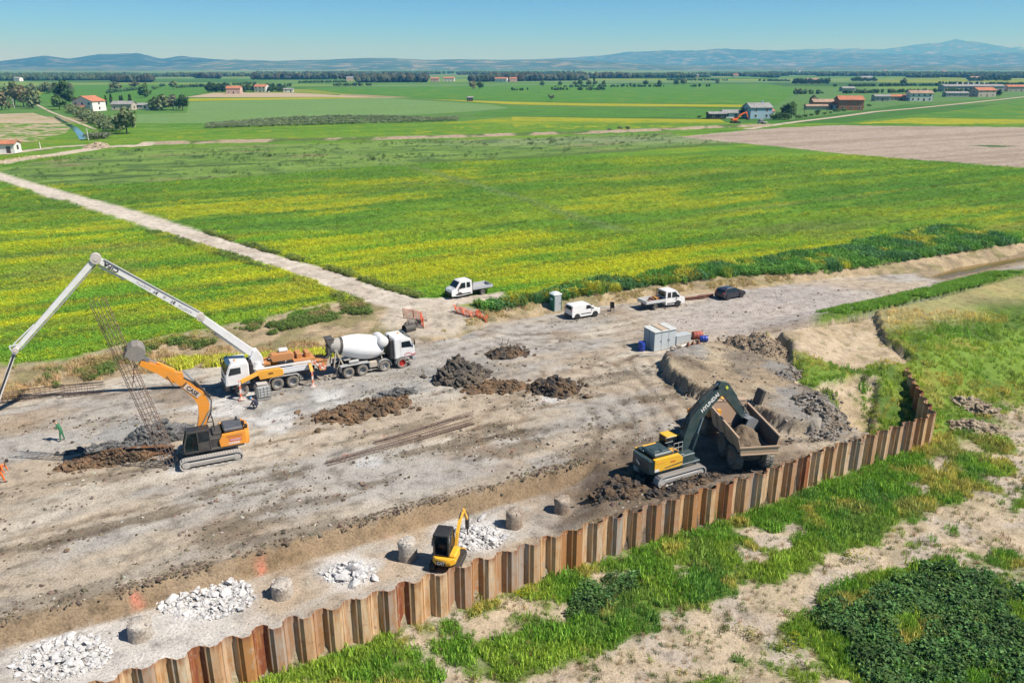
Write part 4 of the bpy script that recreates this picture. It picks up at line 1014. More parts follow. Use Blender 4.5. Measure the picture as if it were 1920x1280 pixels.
TYRE = lambda: paint('tyre_rubber', (.05, .048, .046), .85, .45, var=.2)
TYREG = lambda: paint('dusty_tyre', (.13, .125, .12), .9, .75, var=.15)
CHROME = lambda: paint('piston_rod', (.62, .62, .62), .22, .03, metal=.9, var=.03)
BEIGE = lambda: paint('cement_crust', (.46, .41, .33), .85, .5, var=.15)
GREYP = lambda: paint('grey_paint', (.36, .37, .37), .5, .3, var=.08)
REDP = lambda: paint('red_paint', (.55, .04, .03), .45, .15, var=.06)
BLUEP = lambda: paint('blue_plastic', (.01, .045, .33), .4, .08, var=.08)
HOSE = lambda: paint('hydraulic_hose', (.025, .025, .027), .5, .15, var=.2)
GLASS = glass_mat
def clear_glass():
    if 'cg' in _mc: return _mc['cg']
    m, nt, b = node_mat('cab_glass'); b.inputs['Base Color'].default_value = (.02, .03, .03, 1); b.inputs['Roughness'].default_value = .05
    tr = nt.nodes.new('ShaderNodeBsdfTransparent'); tr.inputs['Color'].default_value = (.75, .85, .82, 1); mx_ = nt.nodes.new('ShaderNodeMixShader'); mx_.inputs[0].default_value = .28
    nt.links.new(tr.outputs[0], mx_.inputs[1]); nt.links.new(b.outputs[0], mx_.inputs[2]); nt.links.new(mx_.outputs[0], [n for n in nt.nodes if n.type == 'OUTPUT_MATERIAL'][0].inputs['Surface'])
    _mc['cg'] = m; return m
def lettering(txt, mt, size, M, parent, name='lettering', bold=0.0, squeeze=1.0):
    cu = bpy.data.curves.new(name, 'FONT'); cu.body = txt; cu.size = size; cu.extrude = .006; cu.offset = bold; cu.align_x = 'CENTER'; cu.align_y = 'CENTER'
    t_ = bpy.data.objects.new(name, cu); COL.objects.link(t_); bpy.context.view_layer.update(); me = bpy.data.meshes.new_from_object(t_); bpy.data.objects.remove(t_)
    o = link_mesh(name, me, mt, parent)
    o.matrix_local = M @ Matrix.Diagonal((squeeze, 1, 1, 1)); return o
def frame(o, x, y):
    """matrix with local x along x, local y along y at o"""
    x = Vector(x).normalized(); y = Vector(y); z = x.cross(y).normalized(); y = z.cross(x)
    m = Matrix((x, y, z)).transposed().to_4x4(); m.translation = Vector(o); return m
_wm = {}
def wheel(parent, x, y, z, Rr, w, side, rim_mt, tyre_mt, lugs=0, key='', dish=.35):
    """wheel (rim) with its tyre as a sub-part; side +1 when the outer face looks along +y"""
    k = (Rr, w, key)
    if k not in _wm:
        rr = Rr * .56
        m = MB(); m.lathe([(.01, w * .12), (rr * .32, w * .14), (rr * .36, w * (.30 if dish < .5 else .1)), (rr * .40, w * .05), (rr * .9, w * .02), (rr * .97, w * .46), (rr, w * .46), (rr, -w * .46), (.01, -w * .46)], 20, 'y')
        for i in range(8):
            a = i * math.pi / 4; m.tube([(rr * .66 * math.cos(a), w * .02, rr * .66 * math.sin(a)), (rr * .66 * math.cos(a), w * .10, rr * .66 * math.sin(a))], rr * .06, 5)
        ro = m.build('wheel', rim_mt, None, 40)
        t = MB(); s = w / 2; t.lathe([(rr, s * .80), (rr * 1.15, s * .98), (Rr * .86, s), (Rr * .97, s * .82), (Rr, s * .6), (Rr, -s * .6), (Rr * .97, -s * .82), (Rr * .86, -s), (rr * 1.15, -s * .98), (rr, -s * .8)], 28, 'y')
        for i in range(lugs):
            a = 2 * math.pi * i / lugs
            for sg in (-1, 1):
                aa = a + (0 if sg > 0 else math.pi / lugs); c = (Rr * 1.005 * math.cos(aa), sg * s * .48, Rr * 1.005 * math.sin(aa))
                t.box(c, (Rr * .06, s * .8, Rr * .12), (0, -aa, 0))
        to = t.build('tyre', tyre_mt, None, 40)
        _wm[k] = (ro.data, to.data); bpy.data.objects.remove(ro); bpy.data.objects.remove(to)
    a = bpy.data.objects.new('wheel', _wm[k][0]); COL.objects.link(a); a.parent = parent; a.location = (x, y, z)
    if side < 0: a.rotation_euler = (0, 0, math.pi)
    b = bpy.data.objects.new('tyre', _wm[k][1]); COL.objects.link(b); b.parent = a
    return a
def part(name, m, mt, parent, smooth=35): return m.build(name, mt, parent, smooth)
def plate(name, pts, th, mt, parent, nrm):
    """thin plate through pts, th thick towards nrm"""
    n = Vector(nrm).normalized(); k = len(pts); m = MB(); m.add([tuple(Vector(p)) for p in pts] + [tuple(Vector(p) + n * th) for p in pts],
        [tuple(range(k))[::-1], tuple(range(k, 2 * k))] + [(i, (i + 1) % k, (i + 1) % k + k, i + k) for i in range(k)])
    return m.build(name, mt, parent)
def at(px, py, h=0.0, d=None):
    p = P(px, py, h); return p

# ---------------------------------------------------------------- truck cab shared by the two heavy trucks
def truck_cab(root, x0, W_, zb, H, stripe=None, door_txt=None, left=True, deflector=False):
    """forward-control cab; x0 rear wall, nose at x0+2.05, bottom zb, roof zb+H"""
    L = 2.05; hw = W_ / 2
    pr = [(x0, zb), (x0, zb + H - .12), (x0 + .12, zb + H), (x0 + 1.35, zb + H), (x0 + 1.62, zb + H - .16), (x0 + L - .06, zb + 1.05), (x0 + L, zb + .75), (x0 + L, zb)]
    m = MB(); m.prism(pr, -hw, hw, 'xz', .09); cab = part('cab', m, WHITE_P(), root)
    a = Vector((x0 + 1.64, 0, zb + H - .22)); b = Vector((x0 + L - .06, 0, zb + 1.12)); n = Vector((b.z - a.z, 0, -(b.x - a.x))); n = -n if n.x < 0 else n
    o = n.normalized() * .003
    plate('windscreen', [a + o + Vector((0, -hw + .16, 0)), a + o + Vector((0, hw - .16, 0)), b + o + Vector((0, hw - .10, 0)), b + o + Vector((0, -hw + .10, 0))], .02, GLASS(), cab, n)
    for s in (-1, 1):
        y = s * (hw + .004)
        d = plate('door', [(x0 + .62, y, zb + .1), (x0 + 1.86, y, zb + .1), (x0 + 1.90, y, zb + .95), (x0 + 1.58, y, zb + H - .22), (x0 + .62, y, zb + H - .22)], .015, WHITE_P(), cab, (0, s, 0))
        y2 = s * (hw + .021)
        plate('side_window', [(x0 + .70, y2, zb + 1.06), (x0 + 1.76, y2, zb + .98), (x0 + 1.54, y2, zb + H - .34), (x0 + .70, y2, zb + H - .34)], .012, GLASS(), cab, (0, s, 0))
        mm = MB(); mm.box((x0 + 1.95, s * (hw + .16), zb + 1.45), (.10, .18, .55), b=.04); mm.tube([(x0 + 1.8, s * hw, zb + 1.78), (x0 + 1.95, s * (hw + .16), zb + 1.75)], .02, 6); part('mirror', mm, BLACK(), cab)
        mm = MB(); mm.box((x0 + L + .02, s * (hw - .3), zb + .28), (.05, .36, .2), b=.02); part('headlight', mm, CHROME(), cab)
        for dz in (.22, .55): mm = MB(); mm.box((x0 + 1.30, s * (hw - .01), zb - dz), (.5, .1, .05)); part('step', mm, DARKST(), cab)
    mm = MB(); mm.box((x0 + L - .12, 0, zb - .18), (.42, W_ + .02, .42), b=.06); part('bumper', mm, BLACK() if not left else GREYP(), cab)
    mm = MB(); mm.box((x0 + L + .006, 0, zb + .62), (.02, W_ * .72, .34), b=.008); part('grille', mm, BLACK(), cab)
    mm = MB(); mm.box((x0 + 1.60, 0, zb + H + .02), (.42, W_ * .86, .05), (0, .5, 0), b=.02); part('sun_visor', mm, paint('tinted_visor', (.05, .10, .14), .2, .05), cab)
    mm = MB(); mm.lathe([(.09, 0), (.09, .1), (.05, .15), (.005, .16)], 12, 'z', (x0 + 1.0, .3, zb + H)); part('beacon', mm, ORANGE(), cab)
    return cab

# ---------------------------------------------------------------- concrete mixer truck
W1, W4 = P(656.6, 707.9), P(754, 689.3)
hdg = heading(W1, W4); fx = Vector((math.cos(hdg), math.sin(hdg), 0)); lf = Vector((-fx.y, fx.x, 0))
org = W4 + lf * 1.1; org.z = 0
mx_t = thing('concrete_mixer_truck', 'white concrete mixer truck backed up to the orange and white pump truck', 'mixer truck', org, hdg)
for x in (0, -1.75):
    for s in (-1, 1): wheel(mx_t, x, s * 1.08, .54, .54, .34, s, REDP() if x == 0 else GREYP(), TYREG(), key='f%d' % x)
for x in (-3.92, -5.24):
    for s in (-1, 1): wheel(mx_t, x, s * .95, .54, .54, .60, s, GREYP(), TYREG(), key='r', dish=.6)
m = MB()
for s in (-1, 1): m.box((-2.7, s * .42, .98), (7.4, .10, .28))
for x in (-6, -4.6, -3, -1): m.box((x, 0, .98), (.12, .8, .2))
part('chassis', m, DARKST(), mx_t)
truck_cab(mx_t, -.72, 2.48, 1.02, 1.95)
# red firm lettering on the near door, illegible in the photograph: a curved flourish of short strokes
for s in (-1,):
    m = MB()
    for i in range(7): m.box((.28 + i * .17, s * 1.28, 1.36 + .10 * math.sin(i * .9)), (.13, .012, .07), (0, .2 * math.sin(i * 2), 0))
    m.box((.8, s * 1.28, 1.18), (1.2, .012, .03)); part('door_lettering', m, REDP(), mx_t)
m = MB(); m.box((-1.0, -.95, 2.05), (.34, .5, 1.9), b=.08); m.box((-1.0, .1, 1.9), (.3, 1.5, 1.4), b=.05); m.tube([(-1.0, -.5, 1.2), (-1.0, -.5, 3.25)], .09, 10); part('air_intake', m, BLACK(), mx_t)
m = MB(); m.lathe([(.01, -.98), (.38, -.98), (.48, -.90), (.5, -.8), (.5, .8), (.48, .90), (.38, .98), (.01, .98)], 24, 'y', (-1.68, -.15, 2.85)); part('water_tank', m, WHITE_P(), mx_t, 50)
tilt = Matrix.Translation((-3.55, 0, 2.42)) @ Matrix.Rotation(R(12), 4, 'Y')
m = MB(); m.M = tilt; m.lathe([(.02, 2.05), (.62, 2.05), (.72, 2.0), (1.0, 1.45), (1.14, .9), (1.17, .3), (1.17, -.35), (1.12, -.8), (.98, -1.45), (.78, -2.15)], 36, 'x'); drum = part('drum', m, paint('drum_white', (.80, .80, .79), .4, .10, var=.03), mx_t, 50)
m = MB(); m.M = tilt; m.lathe([(.80, -1.92), (.83, -1.98), (.83, -2.16), (.80, -2.22)], 36, 'x'); part('drum_ring', m, DARKST(), mx_t, 50)
m = MB(); m.M = tilt; m.lathe([(.775, -2.17), (.72, -2.5), (.60, -2.95), (.54, -3.05), (.44, -3.05), (.44, -2.9)], 30, 'x'); part('drum_mouth', m, paint('cement_grey', (.36, .36, .345), .8, .5, var=.15), mx_t, 50)
m = MB(); m.prism([(-6.85, 3.75), (-6.15, 3.75), (-6.35, 3.05), (-6.65, 3.05)], -.5, .5, 'xz'); m.bar((-6.9, -.5, 3.78), (-6.1, -.5, 3.78), .06, .06); m.bar((-6.9, .5, 3.78), (-6.1, .5, 3.78), .06, .06); part('feed_hopper', m, paint('hopper_black', (.05, .055, .06), .6, .3, var=.2), mx_t)
m = MB(); m.prism([(-6.75, 3.05), (-6.25, 3.05), (-6.5, 2.3), (-6.8, 2.3)], -.42, .42, 'xz'); m.bar((-6.62, -.3, 2.4), (-7.5, -.2, 1.55), .44, .10); m.bar((-6.62, -.55, 2.4), (-7.5, -.42, 1.62), .05, .2); m.bar((-6.62, -.05, 2.4), (-7.5, .02, 1.62), .05, .2); part('chute', m, paint('hopper_black', (.05, .055, .06)), mx_t)
m = MB()
for s in (-1, 1):
    m.bar((-5.5, s * .6, 1.1), (-6.1, s * .6, 2.7), .12, .12); m.bar((-6.4, s * .6, 1.1), (-6.1, s * .6, 2.7), .10, .10)
m.box((-6.1, 0, 2.68), (.3, 1.4, .12)); part('drum_frame', m, BEIGE(), mx_t); m = MB(); m.bar((-1.75, -.55, 1.1), (-1.75, -.1, 2.2), .1, .1); m.bar((-1.75, .55, 1.1), (-1.75, .1, 2.2), .1, .1); m.box((-1.62, 0, 1.85), (.4, .7, .6), b=.05)
part('drum_stand', m, BEIGE(), mx_t)
for s in (-1, 1):
    for x0, x1 in ((-3.25, -5.95),):
        m = MB(); n = 10; pts = [(x0 + .02, s * .98, .75)] + [(x0 + (x1 - x0) * i / n, s * .98, 1.2 + .03 * math.sin(math.pi * i / n)) for i in range(n + 1)] + [(x1 - .05, s * .98, .7)]
        for a, b in zip(pts, pts[1:]): m.bar(a, b, .62, .035, (0, 0, 1) if abs(a[0] - b[0]) > .1 else (1, 0, 0))
        part('mudguard', m, GREYP(), mx_t)
    for x in (0, -1.75):
        m = MB(); n = 8
        pts = [(x + .66 * math.cos(math.pi * i / n), s * 1.1, .54 + .66 * math.sin(math.pi * i / n)) for i in range(n + 1)]
        for a, b in zip(pts, pts[1:]): m.bar(a, b, .38, .03, (-(a[0] + b[0]) / 2 + x, 0, .54 - (a[2] + b[2]) / 2))
        part('mudguard', m, GREYP(), mx_t)
for s in (-1, 1): m = MB(); m.box((-2.82, s * .95, .88), (.75, .42, .55), b=.05); part('fuel_tank', m, BEIGE(), mx_t)
m = MB(); m.lathe([(.01, -.45), (.16, -.45), (.17, 0), (.16, .45), (.01, .45)], 12, 'x', (-4.6, -.85, 1.42)); part('chute_extension', m, GREYP(), mx_t)
m = MB()
for y in (-.55, .0): m.bar((-6.15, y - .35, .35), (-7.3, y - .35, .35), .06, .06)
for k in range(3): m.bar((-6.4 - k * .35, -.95, .36), (-6.4 - k * .35, -.3, .36), .08, .05)
m.bar((-6.15, -.65, 1.0), (-6.15, -.65, .35), .06, .06); m.bar((-5.6, -.65, 2.2), (-6.3, -.65, .45), .08, .05); part('ladder', m, BEIGE(), mx_t)

# ---------------------------------------------------------------- concrete pump truck and its boom
F1, F3 = P(455.2, 741.3), P(547.4, 725.6)
hdg = heading(F3, F1); fx = Vector((math.cos(hdg), math.sin(hdg), 0)); lf = Vector((-fx.y, fx.x, 0))
org = F1 - lf * 1.1; org.z = 0
pu = thing('concrete_pump_truck', 'white and orange concrete pump truck with its long white boom unfolded', 'pump truck', org, hdg)
for s in (-1, 1):
    wheel(pu, 0, s * 1.08, .56, .56, .34, s, GREYP(), TYREG(), key='pf')
    wheel(pu, -3.0, s * .95, .56, .56, .60, s, GREYP(), TYREG(), key='pr', dish=.6); wheel(pu, -4.36, s * .95, .56, .56, .60, s, GREYP(), TYREG(), key='pr', dish=.6)
m = MB()
for s in (-1, 1): m.box((-2.9, s * .42, 1.0), (7.6, .10, .30))
m.box((-2.4, 0, .85), (1.2, 1.9, .5), b=.05); m.box((-.2, 0, .75), (1.4, 1.4, .5)); part('chassis', m, DARKST(), pu)
truck_cab(pu, -.75, 2.48, 1.05, 1.95, left=False)
m = MB(); m.box((-.98, .2, 1.95), (.3, 1.9, 1.7), b=.05); m.tube([(-.95, .9, 1.3), (-.95, .9, 3.1)], .10, 10); part('air_intake', m, BLACK(), pu)
m = MB(); m.prism([(-1.55, 1.25), (-1.35, 2.02), (-3.35, 2.02), (-3.6, 1.85), (-3.6, 1.38), (-3.35, 1.3)], .86, 1.3, 'xz', .03); box_ = part('side_locker', m, AMBER(), pu)
lettering('CIFA', BLACK(), .22, frame((-2.5, 1.312, 1.68), (-1, 0, 0), (0, 0, 1)), box_, bold=.006)
m = MB(); m.prism([(-1.55, 1.25), (-1.35, 2.02), (-3.35, 2.02), (-3.6, 1.85), (-3.6, 1.38), (-3.35, 1.3)], -1.3, -.86, 'xz', .03); part('side_locker', m, AMBER(), pu)
for s in (-1, 1):
    m = MB()
    for k in range(4): m.box((-4.55 if k else -4.5, s * (1.16 + .012 * (k % 2)), 1.52 + k * .135), (2.9, .06, .125), b=.01)
    part('side_panel', m, paint('brushed_panel', (.66, .67, .68), .4, .12, var=.05), pu)
    m = MB(); m.bar((-1.3, s * 1.05, 2.16), (-6.1, s * 1.05, 2.16), .14, .14); part('rail', m, WHITE_P(), pu)
    for x0, x1 in ((-2.3, -5.05),):
        m = MB(); pts = [(x0 + .02, s * .98, .8), (x0 - .1, s * .98, 1.12), (x0 - .35, s * .98, 1.24), (x1 + .35, s * .98, 1.24), (x1 + .1, s * .98, 1.12), (x1, s * .98, .8)]
        for a, b in zip(pts, pts[1:]): m.bar(a, b, .62, .035, (0, 0, 1) if abs(a[0] - b[0]) > abs(a[2] - b[2]) else (1, 0, 0))
        part('mudguard', m, GREYP(), pu)
m = MB(); m.prism([(-2.9, 2.3), (-2.75, 2.75), (-2.95, 2.95), (-4.6, 2.95), (-4.85, 2.75), (-4.85, 2.3)], -.62, .30, 'xz', .05); part('water_box', m, paint('rusty_orange', (.50, .20, .05), .6, .35), pu)
m = MB(); m.box((-5.25, -.1, 2.45), (.5, 1.2, .8), b=.04); m.box((-6.0, .0, 2.5), (.45, 1.0, .7), b=.04); m.box((-5.6, .2, 2.25), (1.9, 1.5, .22)); m.box((-2.2, -.3, 2.2), (1.1, 1.1, .3), b=.04); m.tube([(-1.6, -.4, 2.4), (-2.6, -.5, 2.55), (-5.6, -.45, 2.6)], .09, 8); part('pump_deck', m, paint('rusty_orange', (.50, .20, .05)), pu)
m = MB(); m.box((-4.0, -.35, 3.12), (.8, .5, .28), b=.06); part('white_canister', m, WHITE_P(), pu)
m = MB(); m.prism([(-6.75, 1.9), (-7.65, 1.9), (-7.45, 1.0), (-6.9, 1.0)], -.75, .75, 'xz'); m.bar((-6.7, .78, 1.95), (-7.7, .78, 1.95), .08, .08); m.bar((-6.7, -.78, 1.95), (-7.7, -.78, 1.95), .08, .08); part('hopper', m, paint('rusty_orange', (.50, .20, .05)), pu)
def striped():
    if 'st' in _mc: return _mc['st']
    m, nt, b = node_mat('red_white_stripes'); tc = nt.nodes.new('ShaderNodeTexCoord'); w = N(nt, 'ShaderNodeTexWave', Scale=.9); w.bands_direction = 'DIAGONAL'; nt.links.new(tc.outputs['Object'], w.inputs['Vector'])
    nt.links.new(mixc(nt, ramp(nt, w.outputs['Fac'], [(.49, 0), (.51, 1)]), (.62, .18, .10), (.70, .62, .55)), b.inputs['Base Color']); _mc['st'] = m; return m
for (x, y, bx, by) in ((.25, 2.0, -1.45, 1.2), (.25, -2.0, -1.45, -1.2)):
    m = MB(); m.bar((bx, by, 1.85), (x - .1, y, 1.62), .20, .30); part('outrigger_arm', m, AMBER(), pu)
    m = MB(); m.bar((x, y, 1.75), (x, y, .12), .17, .17, (1, 0, 0)); m.box((x, y, .07), (.5, .5, .06), b=.02); part('outrigger_leg', m, striped(), pu)
for s in (-1, 1):
    m = MB(); m.bar((-6.0, s * .7, 1.7), (-5.9, s * 1.55, 1.95), .26, .3); m.bar((-5.9, s * 1.5, 1.98), (-5.95, s * 1.85, 1.45), .24, .26, (1, 0, 0)); part('outrigger_arm', m, AMBER(), pu)
    m = MB(); m.bar((-5.95, s * 1.85, 1.55), (-5.95, s * 1.85, .12), .15, .15, (1, 0, 0)); m.box((-5.95, s * 1.85, .07), (.5, .5, .06), b=.02); part('outrigger_leg', m, striped(), pu)
    m = MB(); m.bar((-6.2, s * .9, 2.1), (-7.3, s * 1.15, 1.15), .16, .16); m.bar((-6.3, s * .55, 2.2), (-7.4, s * .8, 1.3), .14, .14); part('rear_strut', m, striped(), pu)
# boom: worked out in the upright plane it unfolds in (distance from the turret, height)
baz = R(206); bd = Vector((math.cos(baz - hdg), math.sin(baz - hdg), 0)); T0 = Vector((-1.62, .0, 0))
def bp(d, h, off=0.0): return T0 + bd * d + Vector((-bd.y, bd.x, 0)) * off + Vector((0, 0, h))
m = MB(); m.lathe([(.62, 1.5), (.62, 2.1), (.46, 2.2), (.42, 2.75), (.3, 2.8), (.01, 2.8)], 20, 'z', T0); m.prism([(-.1, 2.5), (.55, 2.35), (.75, 3.0), (.35, 3.65), (-.05, 3.6), (-.3, 3.0)], -.30, .30, 'xz')
trt = MB(); trt.lathe([(.62, 1.5), (.62, 2.0), (.50, 2.15), (.46, 2.6), (.01, 2.6)], 20, 'z', T0); trt.M = Matrix.Translation(T0) @ Matrix.Rotation(math.atan2(bd.y, bd.x), 4, 'Z'); trt.prism([(-.55, 2.3), (.5, 2.3), (.62, 2.9), (.25, 3.7), (-.1, 3.7), (-.5, 3.0)], -.36, .36, 'xz', .04)
part('turret', trt, WHITE_P(), pu)
def boom_beam(name, a, b, h0, h1, w0, w1, off, mt, parent):
    A, B = bp(*a, off), bp(*b, off); t = (B - A).normalized(); sd = Vector((-bd.y, bd.x, 0)); up = sd.cross(t); up = up if up.z > 0 else -up
    m = MB(); vs_ = []
    for q, h, w in ((A, h0, w0), (A + (B - A) * .55, (h0 + h1) / 2 * 1.03, (w0 + w1) / 2), (B, h1, w1)):
        for (i, j) in ((-1, -1), (1, -1), (1, 1), (-1, 1)): vs_.append(q + sd * (i * w / 2) + up * (j * h / 2))
    m.add(vs_, [(0, 1, 5, 4), (1, 2, 6, 5), (2, 3, 7, 6), (3, 0, 4, 7), (4, 5, 9, 8), (5, 6, 10, 9), (6, 7, 11, 10), (7, 4, 8, 11), (3, 2, 1, 0), (8, 9, 10, 11)])
    return m.build(name, mt, parent), A, B, t, up, sd
BP_ = [(.25, 3.35), (4.1, 7.2), (11.1, 12.9), (17.65, 6.35), (20.3, .75)]
BW = WHITE_P()
s1_, A, B, t, up, sd = boom_beam('boom_section', BP_[0], BP_[1], .62, .50, .5, .44, 0, BW, pu)
m = MB(); m.tube([A + t * .5 - up * .45, A + t * 3.6 - up * .42], .085, 8); part('cylinder', m, BW, s1_); m = MB(); m.tube([A + t * 3.6 - up * .42, A + t * 5.0 - up * .35], .045, 8); part('piston', m, CHROME(), s1_)
s2_, A, B, t, up, sd = boom_beam('boom_section', BP_[1], BP_[2], .50, .42, .42, .36, 0, BW, pu)
m = MB(); m.tube([A + t * .3 + up * .35 + sd * .2, A + t * 3.9 + up * .30 + sd * .2, B - t * .5 + up * .28 + sd * .2], .065, 8); part('concrete_pipe', m, GREYP(), s2_)
nf = sd if (Matrix.Rotation(hdg, 4, 'Z').to_3x3() @ sd).y < 0 else -sd      # side that looks at the yard
m = MB(); m.tube([B - t * .5 - up * .42, B - t * 2.6 - up * .36], .075, 8); part('cylinder', m, BW, s2_)
wf = lambda u: A.lerp(B, u) + nf * (.222 if u < .5 else .205)
lettering('CIFA', BLACK(), .46, frame(A.lerp(B, .87) + nf * .205, t, -up), s2_, bold=.014) if False else None
tx, ty = (-t, -up) if (-t).cross(-up).dot(nf) > 0 else (t, -up)
lettering('CIFA', BLACK(), .46, frame(A.lerp(B, .86) + nf * .200, tx, ty), s2_, bold=.014, squeeze=1.25)
lettering('36', BLACK(), .34, frame(A.lerp(B, .445) + nf * .214, tx, ty), s2_, bold=.012, squeeze=1.2)
lettering('36', BLACK(), .34, frame(A.lerp(B, .275) + nf * .218, tx, ty), s2_, bold=.012, squeeze=1.2)
lettering('RIVETTA', GREYP(), .27, frame(A.lerp(B, .56) + nf * .209, tx, ty), s2_, squeeze=1.2)
lettering('RIVETTA', GREYP(), .27, frame(A.lerp(B, .155) + nf * .222, tx, ty), s2_, squeeze=1.2)
m = MB(); m.box(A.lerp(B, .36) + nf * .212, (.20, .012, .20), Matrix((t, nf, up)).transposed()); part('emblem', m, GREYP(), s2_)
s3_, A, B, t, up, sd = boom_beam('boom_section', BP_[2], BP_[3], .42, .30, .32, .26, .0, BW, pu)
m = MB(); m.tube([A + t * .4 + up * -.30, A + t * 4 - up * .34, B - t * .2 - up * .28], .055, 8); part('concrete_pipe', m, GREYP(), s3_)
m = MB(); m.tube([B - t * .3 + up * .36, B - t * 2.4 + up * .2], .05, 8); m.bar(B + up * .5, B + t * .3, .08, .08); m.bar(B + up * .5, B - t * .5 + up * .1, .08, .08); part('linkage', m, BW, s3_)
s4_, A, B, t, up, sd = boom_beam('boom_section', BP_[3], BP_[4], .28, .2, .24, .2, .0, BW, pu)
m = MB(); m.tube([bp(17.8, 6.0, .18), bp(20.3, .95, .18), bp(20.45, .4, .1)], .07, 8); part('end_hose', m, HOSE(), pu)
for i, (q, r_) in enumerate(((BP_[1], .34), (BP_[2], .40), (BP_[3], .24))):
    c = bp(*q); m = MB(); sdn = Vector((-bd.y, bd.x, 0)); m.tube([c - sdn * .30, c + sdn * .30], r_, 18); m.tube([c - sdn * .34, c + sdn * .34], r_ * .45, 12); part('boom_joint', m, paint('joint_grey', (.55, .50, .45), .5, .3), pu, 40)

# ---------------------------------------------------------------- tracked excavators
def tracks(root, L, Rr, w, gauge, mt, shoes=True):
    for s in (-1, 1):
        y = s * gauge / 2; h = L / 2 - Rr
        loop = []; n = 8
        for i in range(n + 1): a = -math.pi / 2 + math.pi * i / n; loop.append((h + Rr * math.cos(a), Rr + Rr * math.sin(a)))
        for i in range(n + 1): a = math.pi / 2 + math.pi * i / n; loop.append((-h + Rr * math.cos(a), Rr + Rr * math.sin(a)))
        inner = [(x * (1 - .07 / L * 2), Rr + (z - Rr) * .82) for x, z in loop]
        m = MB(); k = len(loop); vs_ = []; fs = []
        for (x, z), (xi, zi) in zip(loop, inner): vs_ += [(x, y - w / 2, z), (x, y + w / 2, z), (xi, y + w / 2, zi), (xi, y - w / 2, zi)]
        for i in range(k):
            j = (i + 1) % k
            for a, b in ((0, 1), (1, 2), (2, 3), (3, 0)): fs.append((i * 4 + a, i * 4 + b, j * 4 + b, j * 4 + a))
        m.add(vs_, fs); tr = part('track', m, mt, root)
        # shoes with a grouser each
        per = []; tot = 0
        for i in range(k):
            a, b = loop[i], loop[(i + 1) % k]; per.append((a, b, math.hypot(b[0] - a[0], b[1] - a[1]))); tot += per[-1][2]
        ns = int(tot / .20); m = MB()
        for q in range(ns):
            d = tot * q / ns
            for a, b, l in per:
                if d <= l: break
                d -= l
            t = d / max(l, 1e-6); x, z = a[0] + (b[0] - a[0]) * t, a[1] + (b[1] - a[1]) * t; an = math.atan2(b[1] - a[1], b[0] - a[0])
            m.box((x, y, z), (.165, w + .01, .03), (0, -an, 0)); m.box((x + math.sin(an) * .025, y, z - math.cos(an) * .025), (.025, w, .05), (0, -an, 0))
        sh = part('track_shoes', m, mt, tr); sh['kind'] = 'stuff'
        m = MB(); m.box((0, y, Rr * 1.0), (L - 2 * Rr * 1.15, w * .62, Rr * .95), b=.05); m.box((0, y + s * w * .2, Rr * 1.12), (L - 2.6 * Rr, w * .35, Rr * .5), b=.04); part('track_frame', m, mt, tr)
        for x in (-h, h): m = MB(); m.lathe([(.01, -w * .36), (Rr * .66, -w * .36), (Rr * .66, w * .36), (Rr * .35, w * .40), (.01, w * .40)], 16, 'y', (x, y, Rr)); part('sprocket', m, mt, tr)
        m = MB()
        for q in range(7): xx = -h + h * 2 * (q + .5) / 7; m.lathe([(.01, -w * .33), (Rr * .27, -w * .33), (Rr * .27, w * .33), (.01, w * .33)], 10, 'y', (xx, y, Rr * .36))
        part('rollers', m, DARKST(), tr)
    m = MB(); m.box((0, 0, Rr * 1.25), (L * .42, gauge - w * .6, Rr * .7), b=.08); m.lathe([(.62, Rr * 1.5), (.62, Rr * 2 + .32)], 20, 'z'); part('undercarriage', m, DARKST(), root)
def ex_beam(name, pts, hs, w, mt, parent):
    """box-section arm in the xz plane through pts with heights hs"""
    pts = [Vector((p[0], 0, p[1])) for p in pts]; k = len(pts); vs_ = []; fs = []
    for i, p in enumerate(pts):
        t = (pts[min(i + 1, k - 1)] - pts[max(i - 1, 0)]).normalized(); n = Vector((-t.z, 0, t.x)); h = hs[i] / 2
        vs_ += [p - n * h + Vector((0, -w / 2, 0)), p - n * h + Vector((0, w / 2, 0)), p + n * h + Vector((0, w / 2, 0)), p + n * h + Vector((0, -w / 2, 0))]
    for i in range(k - 1):
        for a, b in ((0, 1), (1, 2), (2, 3), (3, 0)): fs.append((i * 4 + a, i * 4 + b, i * 4 + 4 + b, i * 4 + 4 + a))
    fs.append((3, 2, 1, 0)); fs.append(tuple(4 * (k - 1) + i for i in range(4)))
    m = MB(); m.add(vs_, fs); o = m.build(name, mt, parent); return o
def ram(a, b, r, parent, mt, split=.55, y=0.0):
    A, B = Vector((a[0], y, a[1])), Vector((b[0], y, b[1])); c = A.lerp(B, split)
    m = MB(); m.tube([A, c], r, 10); o = part('cylinder', m, mt, parent); m = MB(); m.tube([c, B], r * .55, 8); part('piston', m, CHROME(), o); return o
